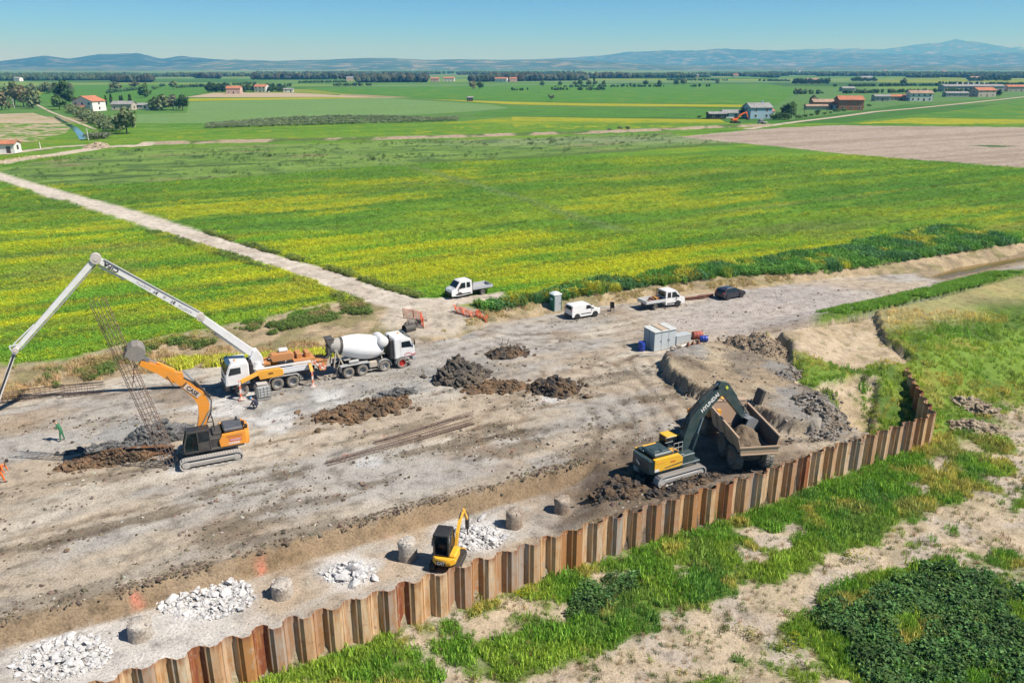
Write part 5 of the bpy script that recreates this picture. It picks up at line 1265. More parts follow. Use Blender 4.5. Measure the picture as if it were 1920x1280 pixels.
def bucket(parent, c, ang, size, w, mt, name='bucket'):
    """digging bucket: curved shell with side plates and teeth; pivot at c, rotated by ang about y"""
    M = Matrix.Translation((c[0], 0, c[1])) @ Matrix.Rotation(-ang, 4, 'Y')
    prof = [(0, 0), (.35, .28), (.75, .30), (1.05, .08), (1.15, -.28), (1.02, -.62), (.70, -.86), (.25, -.95)]
    prof = [(x * size, z * size) for x, z in prof]; th = .04; m = MB(); m.M = M
    for a, b in zip(prof, prof[1:]): m.bar((a[0], 0, a[1]), (b[0], 0, b[1]), w, th, (0, 1, 0)) if False else m.prism([a, b, (b[0] - th * (b[1] - a[1]) / size, b[1] - th), (a[0], a[1] - th)], -w / 2, w / 2, 'xz')
    for s in (-1, 1): m.prism(prof + [(.05 * size, -.55 * size)], s * w / 2 - .02, s * w / 2 + .02, 'xz')
    o = m.build(name, mt, parent); t = MB(); t.M = M
    for i in range(5): yy = (i - 2) * w / 4.6; t.prism([(.28 * size, -.92 * size), (.26 * size, -1.0 * size), (-.02 * size, -1.02 * size)], yy - .05, yy + .05, 'xz')
    part('teeth', t, mt, o); return o
def ex_cab(root, x0, x1, y0, y1, z0, z1, mt, glass, roof_mt, slope=.3):
    """cab built as a frame with panes so that one sees inside"""
    cab = MB(); e = .09
    P4 = [(x0, z0), (x1, z0), (x1 + .02, z0 + .55), (x1 - slope, z1), (x0, z1)]
    for y in (y0, y1):
        for a, b in zip(P4, P4[1:] + P4[:1]): cab.bar((a[0], y, a[1]), (b[0], y, b[1]), e, e)
        cab.bar(((x0 + x1) / 2 - .08, y, z0), ((x0 + x1) / 2 - .08, y, z1), e * .8, e * .8, (1, 0, 0))
    for a in P4: cab.bar((a[0], y0, a[1]), (a[0], y1, a[1]), e, e)
    cab.box(((x0 + x1) / 2, (y0 + y1) / 2, z0 + .03), (x1 - x0, y1 - y0, .06)); o = part('cab', cab, mt, root)
    r = MB(); r.box(((x0 + x1 - slope) / 2, (y0 + y1) / 2, z1 + .05), (x1 - x0 - slope + .12, y1 - y0 + .1, .10), b=.04); part('cab_roof', r, roof_mt, o)
    xm = (x0 + x1) / 2 - .08
    for y, s in ((y0, -1), (y1, 1)):
        plate('side_window', [(xm + .05, y, z0 + .08), (x1, y, z0 + .08), (x1, y, z0 + .55), (x1 - slope, y, z1 - .05), (xm + .05, y, z1 - .05)], .012, glass, o, (0, s, 0))
        plate('side_window', [(x0 + .05, y, z0 + .75), (xm - .04, y, z0 + .75), (xm - .04, y, z1 - .05), (x0 + .05, y, z1 - .05)], .012, GLASS(), o, (0, s, 0))
        plate('door_panel', [(x0 + .05, y, z0 + .08), (xm - .04, y, z0 + .08), (xm - .04, y, z0 + .72), (x0 + .05, y, z0 + .72)], .02, mt, o, (0, s, 0))
    plate('windscreen', [(x1 - .0, y0 + .05, z0 + .6), (x1 - .0, y1 - .05, z0 + .6), (x1 - slope, y1 - .05, z1 - .05), (x1 - slope, y0 + .05, z1 - .05)], .012, glass, o, (1, 0, .3))
    plate('rear_window', [(x0, y0 + .05, z0 + .8), (x0, y1 - .05, z0 + .8), (x0, y1 - .05, z1 - .05), (x0, y0 + .05, z1 - .05)], .012, GLASS(), o, (-1, 0, 0))
    sm = MB(); sm.box((xm - .1, (y0 + y1) / 2, z0 + .42), (.5, .5, .16), b=.05); sm.box((xm - .34, (y0 + y1) / 2, z0 + .8), (.14, .48, .7), b=.05); sm.box((xm - .05, (y0 + y1) / 2, z0 + .2), (.3, .3, .3)); part('seat', sm, BLACK(), o)
    return o

# orange excavator holding the reinforcement cage
f, r_ = P(345.3, 883), P(451, 862.8); hdg = heading(r_, f); fx = Vector((math.cos(hdg), math.sin(hdg), 0)); lf = Vector((-fx.y, fx.x, 0))
ex_o = (f + r_) / 2 - lf * 1.3; ex_o.z = 0
ce = thing('orange_excavator', 'orange crawler excavator holding up a tall rebar cage beside grey mud', 'excavator', ex_o, hdg)
tracks(ce, 4.75, .46, .60, 2.6, PALEST())
m = MB(); m.box((-.35, 0, 1.30), (4.5, 2.5, .22), b=.05); part('deck', m, DARKST(), ce)
m = MB(); m.prism([(-2.75, -1.28), (-2.75, 1.28), (-3.05, .95), (-3.15, 0), (-3.05, -.95)], 1.25, 2.42, 'xy', .06); part('counterweight', m, ORANGE(), ce)
for s in (-1, 1):
    m = MB(); m.prism([(-2.78, 1.38), (-2.78, 2.46), (-1.0, 2.40), (-.72, 1.95), (-.78, 1.38)], s * .98, s * 1.28, 'xz', .03); pn = part('side_cover', m, ORANGE(), ce)
    v = MB(); [v.box((-1.9, s * 1.285, 2.12 + k * .085), (1.2, .02, .04)) for k in range(2)]; part('vent', v, paint('vent_rust', (.42, .13, .03), .6), pn)
    st = MB(); st.box((-1.95, s * 1.288, 1.86), (.95, .012, .24)); sk = part('sticker', st, REDP(), pn)
    lettering('NOLEGGIO', WHITE_P(), .17, frame((-1.95, s * 1.297, 1.86), (-1 if s > 0 else 1, 0, 0), (0, 0, 1)), sk, bold=.004)
    lettering('CX300D', WHITE_P(), .24, frame((-1.85, s * 1.287, 1.58), (-1 if s > 0 else 1, 0, 0), (0, 0, 1)), pn, bold=.01)
m = MB(); m.box((-1.9, -.05, 2.52), (1.5, 1.85, .34), b=.10); part('engine_hood', m, paint('slate_hood', (.055, .065, .085), .45, .25), ce)
m = MB(); m.tube([(-2.3, -.6, 2.6), (-2.35, -.6, 3.0)], .07, 8); part('exhaust', m, BLACK(), ce)
for c_ in ((-2.75, .1, 0), (-2.9, .65, -.1)): m = MB(); m.lathe([(.12, 2.5), (.12, 2.8), (.08, 2.84), (.01, 2.84)], 12, 'z', c_); part('filter_cap', m, BLACK(), ce)
m = MB(); m.box((-.35, .0, 1.75), (1.3, 2.2, .85), b=.05); m.box((.9, -.75, 1.75), (1.5, .85, .8), b=.06); m.box((-.7, -.2, 2.25), (.7, 1.6, .25), b=.04); part('housing', m, DARKST(), ce)
ex_cab(ce, -.05, 1.85, .32, 1.26, 1.38, 3.02, DARKST(), clear_glass(), BLACK())
m = MB()
for a, b in (((-.55, -.9), (.4, -.9)), ((-.55, .1), (.1, .1)), ((-.55, -.9), (-.55, .1))):
    for z in (2.75, 3.2): m.tube([(a[0], a[1], z), (b[0], b[1], z)], .025, 6)
    for q in (a, b): m.tube([(q[0], q[1], 2.1), (q[0], q[1], 3.2)], .025, 6)
part('handrail', m, BLACK(), ce)
m = MB(); m.box((-.5, -1.0, 3.25), (.06, .28, .4), b=.02); part('mirror', m, BLACK(), ce)
FT, BD, TP = (.55, 1.95), (.02, 4.55), (1.62, 6.62); ST, SE, BK = (1.35, 6.95), (3.62, 8.05), (3.95, 8.35)
b1 = ex_beam('boom', [FT, (.12, 3.4), (-.02, 4.3), (.25, 5.1), (.85, 5.8), TP], [.46, .60, .76, .76, .62, .42], .46, ORANGE(), ce)
lettering('CASE', WHITE_P(), .50, frame((.78, .268, 5.70), (-.62, 0, -.78), (-.78, 0, .62)), b1, bold=.012) if False else None
dv = Vector((TP[0] - .25, 0, TP[1] - 5.1)).normalized()
pl_ = plate('name_panel', [Vector((.62, .263, 5.5)) + dv * a + Vector((-dv.z, 0, dv.x)) * b for a, b in ((-.62, -.2), (.62, -.2), (.62, .2), (-.62, .2))], .008, paint('name_panel', (.62, .50, .42), .5), b1, (0, 1, 0))
lettering('CASE', BLACK(), .40, frame(Vector((.62, .278, 5.5)), -dv, Vector((dv.z, 0, -dv.x)) * -1), pl_, bold=.012)
b2 = ex_beam('stick', [(1.05, 6.72), TP, (2.4, 7.28), SE], [.35, .82, .62, .34], .40, ORANGE(), ce)
for y in (-.36, .36): ram((.95, 1.75), (-.35, 3.9), .10, ce, BLACK(), .5, y)
ram((-.48, 4.75), (1.0, 6.95), .11, ce, BLACK(), .62)
ram((1.55, 7.12), (3.30, 8.35), .09, ce, ORANGE(), .6)
m = MB()
for y in (-.12, 0, .12): m.tube([(.30, y + .1, 2.3), (-.42, y + .05, 3.6), (-.55, y, 4.5), (-.2, y, 5.2)], .032, 6); m.tube([(-.15, y + .1, 5.0), (.55, y, 6.05), (1.2, y, 6.6)], .03, 6)
for y in (-.28, .28): m.tube([(.9, y, 6.2), (1.2, y * 1.3, 6.0), (1.75, y * 1.4, 6.1), (2.1, y, 6.85)], .04, 7)
part('hydraulic_hoses', m, HOSE(), ce)
m = MB(); m.bar((3.3, -.22, 8.35), (3.75, -.22, 8.75), .06, .14); m.bar((3.3, .22, 8.35), (3.75, .22, 8.75), .06, .14); m.bar((3.1, 0, 7.95), (3.4, 0, 8.4), .3, .1); part('bucket_link', m, STEEL(), ce)
bucket(ce, (3.66, 8.30), R(108), .95, 1.4, paint('muddy_steel', (.20, .19, .18), .8, .5, var=.45, nscale=4, bump=.5), 'bucket')

def shrink(root, k, keep=('boom', 'stick', 'cylinder', 'piston', 'bucket', 'bucket_link', 'hydraulic_hoses')):
    for c_ in root.children:
        if c_.name.split('.')[0] not in keep: c_.scale = (k, k, k)
shrink(ce, .9)
# dark teal and yellow excavator at the sheet piles
r_, f = P(1237, 915.6), P(1318, 892); hdg = heading(r_, f); fx = Vector((math.cos(hdg), math.sin(hdg), 0)); lf = Vector((-fx.y, fx.x, 0))
hy_o = (f + r_) / 2 + lf * 1.35; hy_o.z = 0
hy = thing('teal_yellow_excavator', 'dark teal and yellow crawler excavator loading the dump truck by the sheet piles', 'excavator', hy_o, hdg)
tracks(hy, 4.7, .47, .62, 2.6, PALEST())
m = MB(); m.box((-.3, 0, 1.30), (4.5, 2.55, .22), b=.05); part('deck', m, TEAL(), hy)
m = MB(); m.prism([(-2.55, -1.3), (-2.55, 1.3), (-2.9, 1.05), (-3.05, 0), (-2.9, -1.05)], 1.15, 2.30, 'xy', .08); cw = part('counterweight', m, TEAL(), hy)
lettering('HYUNDAI', WHITE_P(), .30, frame((-3.00, .42, 1.75), (-.32, -1, 0), (0, 0, 1)), cw, bold=.012)
m = MB(); m.prism([(-2.58, 1.35), (-2.58, 2.38), (-.2, 2.38), (.15, 2.05), (.15, 1.45), (-.1, 1.35)], -1.31, -1.0, 'xz', .03); pn = part('side_cover', m, YEL_M(), hy)
v = MB(); v.box((-2.0, -1.318, 2.08), (.75, .02, .16)); part('vent', v, AMBER(), pn); v = MB(); v.prism([(-1.6, 1.50), (.1, 1.62), (.1, 1.72), (-1.6, 1.56)], -1.325, -1.312, 'xz'); part('stripe', v, DARKST(), pn); v = MB(); v.box((-2.35, -1.315, 1.48), (.4, .02, .2)); part('decal', v, WHITE_P(), pn)
lettering('HX300', REDP(), .16, frame((-.85, -1.318, 1.92), (1, 0, 0), (0, 0, 1)), pn, bold=.004)
m = MB(); m.prism([(-2.58, 1.35), (-2.58, 2.38), (-.2, 2.38), (.15, 2.05), (.15, 1.45), (-.1, 1.35)], 1.0, 1.31, 'xz', .03); part('side_cover', m, YEL_M(), hy)
m = MB(); m.box((-1.55, -.15, 2.50), (1.75, 1.7, .36), b=.10); m.box((-2.3, .65, 2.42), (.55, .8, .22), b=.05); m.box((-1.2, -.5, 2.70), (.6, .5, .06), b=.02); m.box((-1.9, -.3, 2.70), (.5, .7, .06), b=.02); part('engine_hood', m, TEAL(), hy)
m = MB(); m.box((-.3, -.1, 1.8), (1.4, 2.2, .9), b=.05); m.box((.75, -.85, 1.75), (1.3, .8, .75), b=.06); part('housing', m, TEAL(), hy)
m = MB(); m.tube([(-.5, -.75, 2.38), (-.3, -.6, 2.55), (.1, -.75, 2.35)], .07, 7); m.box((-.35, -.5, 2.45), (.5, .4, .15), b=.04); part('engine_piping', m, AMBER(), hy)
ex_cab(hy, -.15, 1.75, .32, 1.28, 1.40, 3.02, DARKST(), GLASS(), YEL_M())
m = MB(); m.box((1.15, .8, 3.14), (.75, .75, .05), b=.02); part('roof_hatch', m, BLACK(), hy)
m = MB()
for z in (2.75, 3.15): m.tube([(-.5, -.9, z), (.35, -.9, z)], .025, 6); m.tube([(-.5, .15, z), (.25, .15, z)], .025, 6)
for x in (-.5, -.05, .35): m.tube([(x, -.9, 2.2), (x, -.9, 3.15)], .025, 6)
part('handrail', m, GREYP(), hy)
b1 = ex_beam('boom', [(1.0, 1.75), (1.25, 2.7), (1.75, 3.75), (2.7, 4.75), (4.25, 5.75)], [.5, .80, 1.0, .82, .5], .54, TEAL(), hy)
dv = Vector((4.0 - 2.0, 0, 5.6 - 4.1)).normalized(); lettering('HYUNDAI', WHITE_P(), .42, frame((2.95, -.285, 4.93), dv, (-dv.z, 0, dv.x)), b1, bold=.014, squeeze=.95)
b2 = ex_beam('stick', [(3.75, 6.12), (4.25, 5.75), (4.9, 5.0), (6.4, 3.1)], [.35, .88, .68, .36], .40, TEAL(), hy)
m = MB(); m.box((4.45, -.21, 5.75), (.26, .02, .18), (0, .9, 0)); part('reflector', m, paint('lime_reflector', (.55, .62, .05), .4), b2)
for y in (-.37, .37): ram((1.55, 1.55), (2.35, 3.95), .10, hy, TEAL(), .55, y)
ram((2.2, 4.95), (3.85, 6.15), .11, hy, TEAL(), .6); ram((4.7, 5.9), (6.35, 3.85), .09, hy, TEAL(), .55)
m = MB()
for y in (-.1, .05, .18): m.tube([(.9, y, 2.2), (1.0, y, 3.3), (1.6, y, 4.5), (2.6, y, 5.35), (3.6, y, 6.05)], .032, 6)
for y in (-.28, .28): m.tube([(3.7, y, 5.2), (4.1, y * 1.3, 4.9), (4.6, y, 5.2)], .04, 7)
part('hydraulic_hoses', m, HOSE(), hy)
m = MB(); m.bar((6.3, -.2, 3.85), (6.8, -.2, 3.2), .06, .13); m.bar((6.3, .2, 3.85), (6.8, .2, 3.2), .06, .13); m.bar((6.2, 0, 3.35), (6.45, 0, 3.85), .28, .1); part('bucket_link', m, STEEL(), hy)
bucket(hy, (6.4, 3.05), R(-35), 1.2, 1.25, paint('worn_bucket_steel', (.30, .31, .32), .4, .2, metal=.4), 'bucket')

shrink(hy, .88)
# articulated dump truck being loaded
dt_o = Vector((16.9, 50.85, 0)); dt_h = R(97)
dt = thing('dump_truck', 'dusty tan articulated dump truck being loaded next to the sheet pile wall', 'dump truck', dt_o, dt_h)
for x in (0, 1.9):
    for s in (-1, 1): wheel(dt, x, s * 1.12, .88, .88, .66, s, TAN_B(), TYREG() if s < 0 else TYRE(), lugs=22, key='d%d' % s)
m = MB(); m.box((1.6, 0, 1.25), (4.6, .9, .4)); m.box((0, 0, .88), (.5, 2.0, .5)); m.box((1.9, 0, .88), (.5, 2.0, .5)); part('chassis', m, DARKST(), dt)
m = MB()
fl0 = [(-1.25, 1.75), (4.1, 1.55)]
m.bar((-1.25, 0, 1.70), (4.15, 0, 1.50), 2.3, .10)
part('body_floor', m, DARKST(), dt)
for s in (-1, 1):
    m = MB(); a = [(-1.3, s * 1.15, 1.72), (4.2, s * 1.15, 1.5), (4.35, s * 1.45, 2.95), (-1.15, s * 1.45, 2.85)]
    n = Vector((0, s, -.2)).normalized(); m2 = plate('body_side', a, .07, TAN_B(), dt, n)
    plate('side_lining', [Vector(q) - n * .006 for q in a], .012, DARKST(), m2, -n)
    m = MB(); m.bar((-1.2, s * 1.47, 2.9), (4.4, s * 1.47, 2.98), .14, .10); [m.bar((x, s * 1.27, 1.7), (x + .05, s * 1.53, 2.85), .10, .12) for x in (.2, 1.6, 3.0)]; part('body_rib', m, TAN_B(), dt)
m = MB(); m.bar((4.2, -1.2, 1.5), (4.2, 1.2, 1.5), .1, .1); m.add([(4.15, -1.2, 1.5), (4.15, 1.2, 1.5), (4.5, 1.45, 3.15), (4.5, -1.45, 3.15), (4.23, -1.2, 1.5), (4.23, 1.2, 1.5), (4.58, 1.45, 3.15), (4.58, -1.45, 3.15)], [(0, 3, 2, 1), (4, 5, 6, 7), (0, 1, 5, 4), (1, 2, 6, 5), (2, 3, 7, 6), (3, 0, 4, 7)])
m.box((4.75, 0, 3.18), (.55, 2.7, .08)); part('headboard', m, TAN_B(), dt)
tg = MB(); tg.box((-1.36, 0, 1.98), (.10, 2.75, .62), b=.02); tg.box((-1.42, 0, 2.26), (.09, 2.95, .14), b=.02); tg.box((-1.42, 0, 1.72), (.09, 2.7, .10), b=.02); part('tailgate', tg, TAN_B(), dt)
tr_h = R(14); TM = Matrix.Translation((5.0, 0, 0)) @ Matrix.Rotation(tr_h, 4, 'Z')
for s in (-1, 1):
    q = TM @ Vector((1.0, s * 1.12, .88)); w_ = wheel(dt, q.x, q.y, q.z, .88, .66, s, TAN_B(), TYRE(), lugs=22, key='d%d' % s); w_.rotation_euler.z += tr_h
m = MB(); m.M = TM; m.prism([(-.1, 1.2), (-.1, 1.75), (1.0, 1.85), (2.9, 1.75), (3.2, 1.5), (3.2, 1.0), (2.4, .95)], -.75, .75, 'xz', .08); m.box((1.0, 1.15, 1.85), (1.9, .6, .08), b=.03); m.box((1.0, -1.15, 1.85), (1.9, .6, .08), b=.03); m.box((3.25, 0, .95), (.25, 2.3, .4), b=.05); part('bonnet', m, ORANGE(), dt)
m = MB(); m.M = TM; m.prism([(-.1, 1.8), (-.1, 3.2), (.1, 3.3), (1.1, 3.3), (1.5, 2.4), (1.5, 1.85)], -.62, .62, 'xz', .05); cb = part('cab', m, AMBER(), dt)
for s in (-1, 1):
    m = MB(); m.M = TM; m.prism([(.05, 2.3), (.05, 3.1), (1.0, 3.1), (1.32, 2.4)], s * .63 - .006, s * .63 + .006, 'xz'); part('side_window', m, GLASS(), cb)
m = MB(); m.M = TM; m.bar((-.45, .95, 1.5), (-.45, .95, 2.6), .3, .3, (1, 0, 0)); m.box((-.4, -.9, 1.7), (.5, .5, .9), b=.05); m.box((-.4, .9, 1.75), (.5, .45, .5), b=.05); part('tractor_frame', m, AMBER(), dt)
# load
hx, hyy = np.meshgrid(np.linspace(-1.0, 3.9, 34), np.linspace(-1.12, 1.12, 20)); hx = hx.ravel(); hyy = hyy.ravel()
hzz = 1.72 + .95 * np.exp(-((hx - 1.3) / 1.3) ** 2 - (hyy / 1.0) ** 2) + (fbm(hx * 1.0, hyy, .5, 501, 4) - .5) * .5 - .12
ii = np.arange(34 * 20).reshape(20, 34); FQ = np.stack([ii[:-1, :-1].ravel(), ii[:-1, 1:].ravel(), ii[1:, 1:].ravel(), ii[1:, :-1].ravel()], 1)
ld = np_mesh('soil_load', np.stack([hx, hyy, hzz], 1), FQ, paint('dark_moist_soil', (.135, .095, .06), .95, .25, var=.35, nscale=5, bump=.6), None)
ld.location = dt_o; ld.rotation_euler = (0, 0, dt_h); tag(ld, 'heap of dark brown soil lying in the dump truck body', 'soil load')

# small yellow excavator with a breaker in the pit
mi_o = P(836, 1066, Z_PIT) + Vector((.1, .55, 0)); mi_h = R(78)
mi = thing('mini_excavator', 'small yellow excavator with black cab and a hydraulic breaker in the pit', 'mini excavator', mi_o, mi_h)
tracks(mi, 2.2, .26, .36, 1.55, DARKST())
m = MB(); m.prism([(-.95, -.72), (-.95, .72), (-1.2, .5), (-1.28, 0), (-1.2, -.5)], .62, 1.12, 'xy', .06); m.box((-.35, 0, .78), (1.3, 1.5, .36), b=.08); m.box((-.2, -.5, 1.02), (1.2, .5, .35), b=.10); bo = part('body', m, YEL_M(), mi)
m = MB(); m.box((-1.285, .1, .83), (.02, .62, .30), b=.005); bl = part('rear_plate', m, BLACK(), bo); lettering('CAT', WHITE_P(), .27, frame((-1.30, .1, .83), (0, -1, 0), (0, 0, 1)), bl, bold=.012)
ex_cab(mi, -.72, .62, -.25, .70, 1.05, 2.45, BLACK(), GLASS(), BLACK(), .2)
b1 = ex_beam('boom', [(.6, 1.0), (1.0, 1.7), (1.6, 2.25), (2.5, 2.55)], [.2, .28, .26, .18], .18, YEL_M(), mi)
b2 = ex_beam('stick', [(2.3, 2.75), (2.5, 2.55), (3.1, 1.75), (3.35, 1.35)], [.14, .26, .2, .14], .15, YEL_M(), mi)
for o in (b1, b2): o.location.y = -.38
ram((.9, 1.0), (1.55, 2.05), .06, mi, BLACK(), .55, -.38); ram((1.5, 2.5), (2.35, 2.8), .05, mi, BLACK(), .6, -.38)
m = MB(); m.box((3.42, -.38, .95), (.24, .26, .8), b=.05); m.tube([(3.42, -.38, .6), (3.42, -.38, .16), (3.42, -.38, .02)], [.055, .05, .01], 8); part('breaker', m, DARKST(), mi)
m = MB(); m.tube([(2.6, -.55, 2.4), (2.95, -.62, 1.9), (3.3, -.55, 1.3)], .03, 6); part('hydraulic_hoses', m, HOSE(), mi)
m = MB(); m.box((1.35, 0, .22), (.10, 1.6, .34), b=.02); part('dozer_blade', m, YEL_M(), mi); mi.scale = (.92, .92, .92)
# ================================================================ heaps, rubble, pile heads
ICO = np.array([(0, 0, -1), (.7236, -.5257, -.4472), (-.2764, -.8506, -.4472), (-.8944, 0, -.4472), (-.2764, .8506, -.4472), (.7236, .5257, -.4472), (.2764, -.8506, .4472), (-.7236, -.5257, .4472), (-.7236, .5257, .4472), (.2764, .8506, .4472), (.8944, 0, .4472), (0, 0, 1)])
ICF = np.array([(0, 2, 1), (1, 5, 0), (0, 3, 2), (0, 4, 3), (0, 5, 4), (1, 10, 5), (2, 6, 1), (3, 7, 2), (4, 8, 3), (5, 9, 4), (1, 6, 10), (2, 7, 6), (3, 8, 7), (4, 9, 8), (5, 10, 9), (6, 11, 10), (7, 11, 6), (8, 11, 7), (9, 11, 8), (10, 11, 9)])
def clod_mesh(pos, size, flat=.75, jag=.35):
    n = len(pos); V = np.repeat(ICO[None], n, 0) * (1 + (RNG.random((n, 12, 1)) - .5) * 2 * jag)
    V = V * (np.asarray(size)[:, None, None]) * np.stack([RNG.uniform(.8, 1.4, n), RNG.uniform(.8, 1.2, n), RNG.uniform(flat * .7, flat * 1.3, n)], 1)[:, None, :]
    a = RNG.random(n) * 6.28; ca, sa = np.cos(a)[:, None], np.sin(a)[:, None]; tl = RNG.normal(0, .35, n)[:, None]
    x = V[:, :, 0] * ca - V[:, :, 1] * sa; y = V[:, :, 0] * sa + V[:, :, 1] * ca; V = np.stack([x, y, V[:, :, 2] + x * tl], 2) + np.asarray(pos)[:, None, :]
    F = (ICF[None] + (np.arange(n) * 12)[:, None, None]).reshape(-1, 3); return V.reshape(-1, 3), F
def earth(name, c1, c2, sc=2.2): 
    if name in _mc: return _mc[name]
    m, nt, b = node_mat(name); n1 = noise(nt, sc * .45, 6, .65); n2 = noise(nt, sc * 3, 6, .7)
    c = mixc(nt, ramp(nt, n1, [(.42, 0), (.58, 1)]), c1, c2); c = mixc(nt, 1.0, c, ramp(nt, n2, [(.3, .5), (.7, 1.35)]), 'MULTIPLY')
    nt.links.new(c, b.inputs['Base Color']); b.inputs['Roughness'].default_value = .92; b.inputs['Specular IOR Level'].default_value = .2
    bn = N(nt, 'ShaderNodeBump', Strength=.8, Distance=.08); nt.links.new(n2, bn.inputs['Height']); nt.links.new(bn.outputs[0], b.inputs['Normal']); _mc[name] = m; return m
E_BLACK = earth('black_clay', (.088, .08, .07), (.14, .115, .085)); E_DARK = earth('dark_wet_soil', (.06, .055, .05), (.15, .10, .06)); E_GREY = earth('grey_clay', (.17, .17, .165), (.10, .098, .092)); E_BROWN = earth('brown_soil', (.20, .125, .07), (.11, .08, .052)); E_ROCK = earth('grey_quarry_rock', (.27, .25, .22), (.20, .165, .125))
E_CONC = earth('broken_concrete', (.62, .61, .59), (.48, .47, .455), 1.2); E_TERR = earth('dry_spoil', (.33, .26, .18), (.22, .17, .12))
def soil_heap(label, c, rx, ry, h, rot, mt, seed, clods=160, csz=.16, ring=0.0, group=None, gz0=0.0, cm=None, name='soil_heap'):
    """heap with a lumpy surface and loose clods on and round it"""
    n = 44; u, v = np.meshgrid(np.linspace(-1.15, 1.15, n), np.linspace(-1.15, 1.15, n)); u = u.ravel(); v = v.ravel()
    r = np.hypot(u, v) + (fbm(u * rx + seed, v * ry, 1.2, seed, 4) - .5) * .55
    sh = np.clip(1 - r ** 1.6, -.25, 1)
    if ring: sh = np.where(r < ring, np.minimum(sh, .08 + .5 * np.clip(r / ring, 0, 1) ** 4), sh)
    z = h * sh * (1 + (fbm(u * rx, v * ry + seed, .9, seed + 3, 4) - .5) * 1.1) + (fbm(u * rx, v * ry, .45, seed + 5, 3) - .5) * .42 * np.clip(sh * 3, 0, 1) - .06
    ca, sa = math.cos(rot), math.sin(rot); lx, ly = u * rx, v * ry; V = np.stack([lx * ca - ly * sa, lx * sa + ly * ca, z], 1)
    ii = np.arange(n * n).reshape(n, n); F = np.stack([ii[:-1, :-1].ravel(), ii[:-1, 1:].ravel(), ii[1:, 1:].ravel(), ii[1:, :-1].ravel()], 1)
    F = F[(z[F].max(1) > -.10)]
    o = np_mesh(name, V, F, mt, smooth=True); o.location = (c[0], c[1], gz0); tag(o, label, 'soil heap', group)
    k = RNG.integers(0, n * n, clods * 3); k = k[(z[k] > -.02) | (RNG.random(len(k)) < .10)][:clods]; P_ = V[k].copy(); P_[:, 2] = np.maximum(P_[:, 2], 0) + .03
    cv, cf = clod_mesh(P_, csz * .8 * np.clip(RNG.lognormal(0, .5, len(P_)), .35, 1.9)); q = np_mesh('clods', cv, cf, cm or mt, o); q['kind'] = 'stuff'; return o
g = 'heaps of dark drilling spoil'
soil_heap('tallest heap of black grey clay spoil, between two lower heaps on the platform', P(868, 710), 2.6, 1.9, 1.75, AX, E_BLACK, 601, 420, .2, group=g)
soil_heap('low brown rim of spoil sloping away from the tallest clay heap', P(928, 728), 3.0, 1.4, .65, AX - .3, E_BROWN, 603, 170, .15, group=g)
soil_heap('dark brown spoil heap at the far right of the platform heaps', P(1042, 730), 2.4, 1.8, 1.25, AX - .6, E_DARK, 605, 240, .19, group=g)
soil_heap('horseshoe ridge of brown spoil round a grey puddle near the mixer truck', P(680, 770), 4.2, 2.0, .75, AX, E_BROWN, 607, 420, .17, ring=.5, group=g)
soil_heap('grey clay end of the horseshoe spoil ridge', P(735, 742), 2.2, .8, .55, AX, E_GREY, 608, 150, .16, group=g)
soil_heap('small dark spoil heap with bent reinforcement bars sticking out', P(950, 664), 2.4, 1.5, .7, AX, E_DARK, 609, 170, .15, group=g)
soil_heap('rough grey clay heap round the foot of the raised rebar cage', P(300, 822), 2.7, 1.15, 1.35, AX, E_GREY, 611, 320, .2, group=g)
soil_heap('flat brown and grey spoil beside the bored hole in front of the orange excavator', P(205, 864), 3.6, 1.0, .5, AX - .12, E_BROWN, 613, 380, .16, group=g)
soil_heap('thin grey clay rim on the far side of the bored hole', P(210, 838), 3.4, .45, .42, AX - .12, E_GREY, 614, 150, .14, group=g)
soil_heap('dark clods pushed up against the sheet piles behind the teal excavator', P(1165, 928, -.5), 2.6, 1.5, .95, AX + .3, E_DARK, 615, 420, .18, group=g, gz0=-.35)
soil_heap('dark soil bank under the tracks of the teal excavator', P(1290, 908), 4.2, .65, .35, AX, E_DARK, 617, 220, .14, group=g)
soil_heap('steep brown spoil mound at the top of the terrace', P(1415, 652, .3), 3.4, 1.9, 1.4, AX - .9, E_TERR, 619, 800, .09, group='spoil on the terrace', gz0=.25)
soil_heap('grey quarry stone bank at the end of the terrace', P(1528, 775, .2), 4.4, 2.4, 1.5, AX + .9, E_ROCK, 621, 1400, .11, group='spoil on the terrace', gz0=.1)
soil_heap('scattered grey stones on the terrace shoulder', P(1480, 700, .5), 1.5, .9, .5, AX, E_ROCK, 623, 130, .18, group='spoil on the terrace', gz0=.35)
soil_heap('grey stones around the drain outlet by the orange netting', P(778, 612), 1.7, 1.0, .7, AX, E_ROCK, 625, 260, .15, gz0=.1)
soil_heap('sandy mound outside the corner of the sheet pile wall', P(1800, 755, -2.2), 3.2, 1.2, .9, -.6, earth('sandy_soil', (.42, .345, .25), (.30, .24, .165)), 627, 200, .16, group='sandy mounds beyond the wall', gz0=-2.4)
soil_heap('second sandy mound in the grass beyond the wall corner', P(1830, 800, -2.3), 2.2, 1.2, .8, -.5, earth('sandy_soil', 0, 0), 629, 200, .16, group='sandy mounds beyond the wall', gz0=-2.5)
m = MB()
for (a, b, c) in (((-.2, 0, .3), (.05, -.1, 1.25), (.35, 0, .5)), ((.35, .1, .4), (.6, 0, 1.1), (.8, .1, .5))): m.tube([a, b, c], .055, 6)
o = m.build('bent_bars', paint('cut_timber', (.42, .35, .26), .8, .3)); o.location = P(943, 660) + Vector((0, 0, .25)); tag(o, 'bent pale bars sticking out of the small dark spoil heap', 'bent bars')
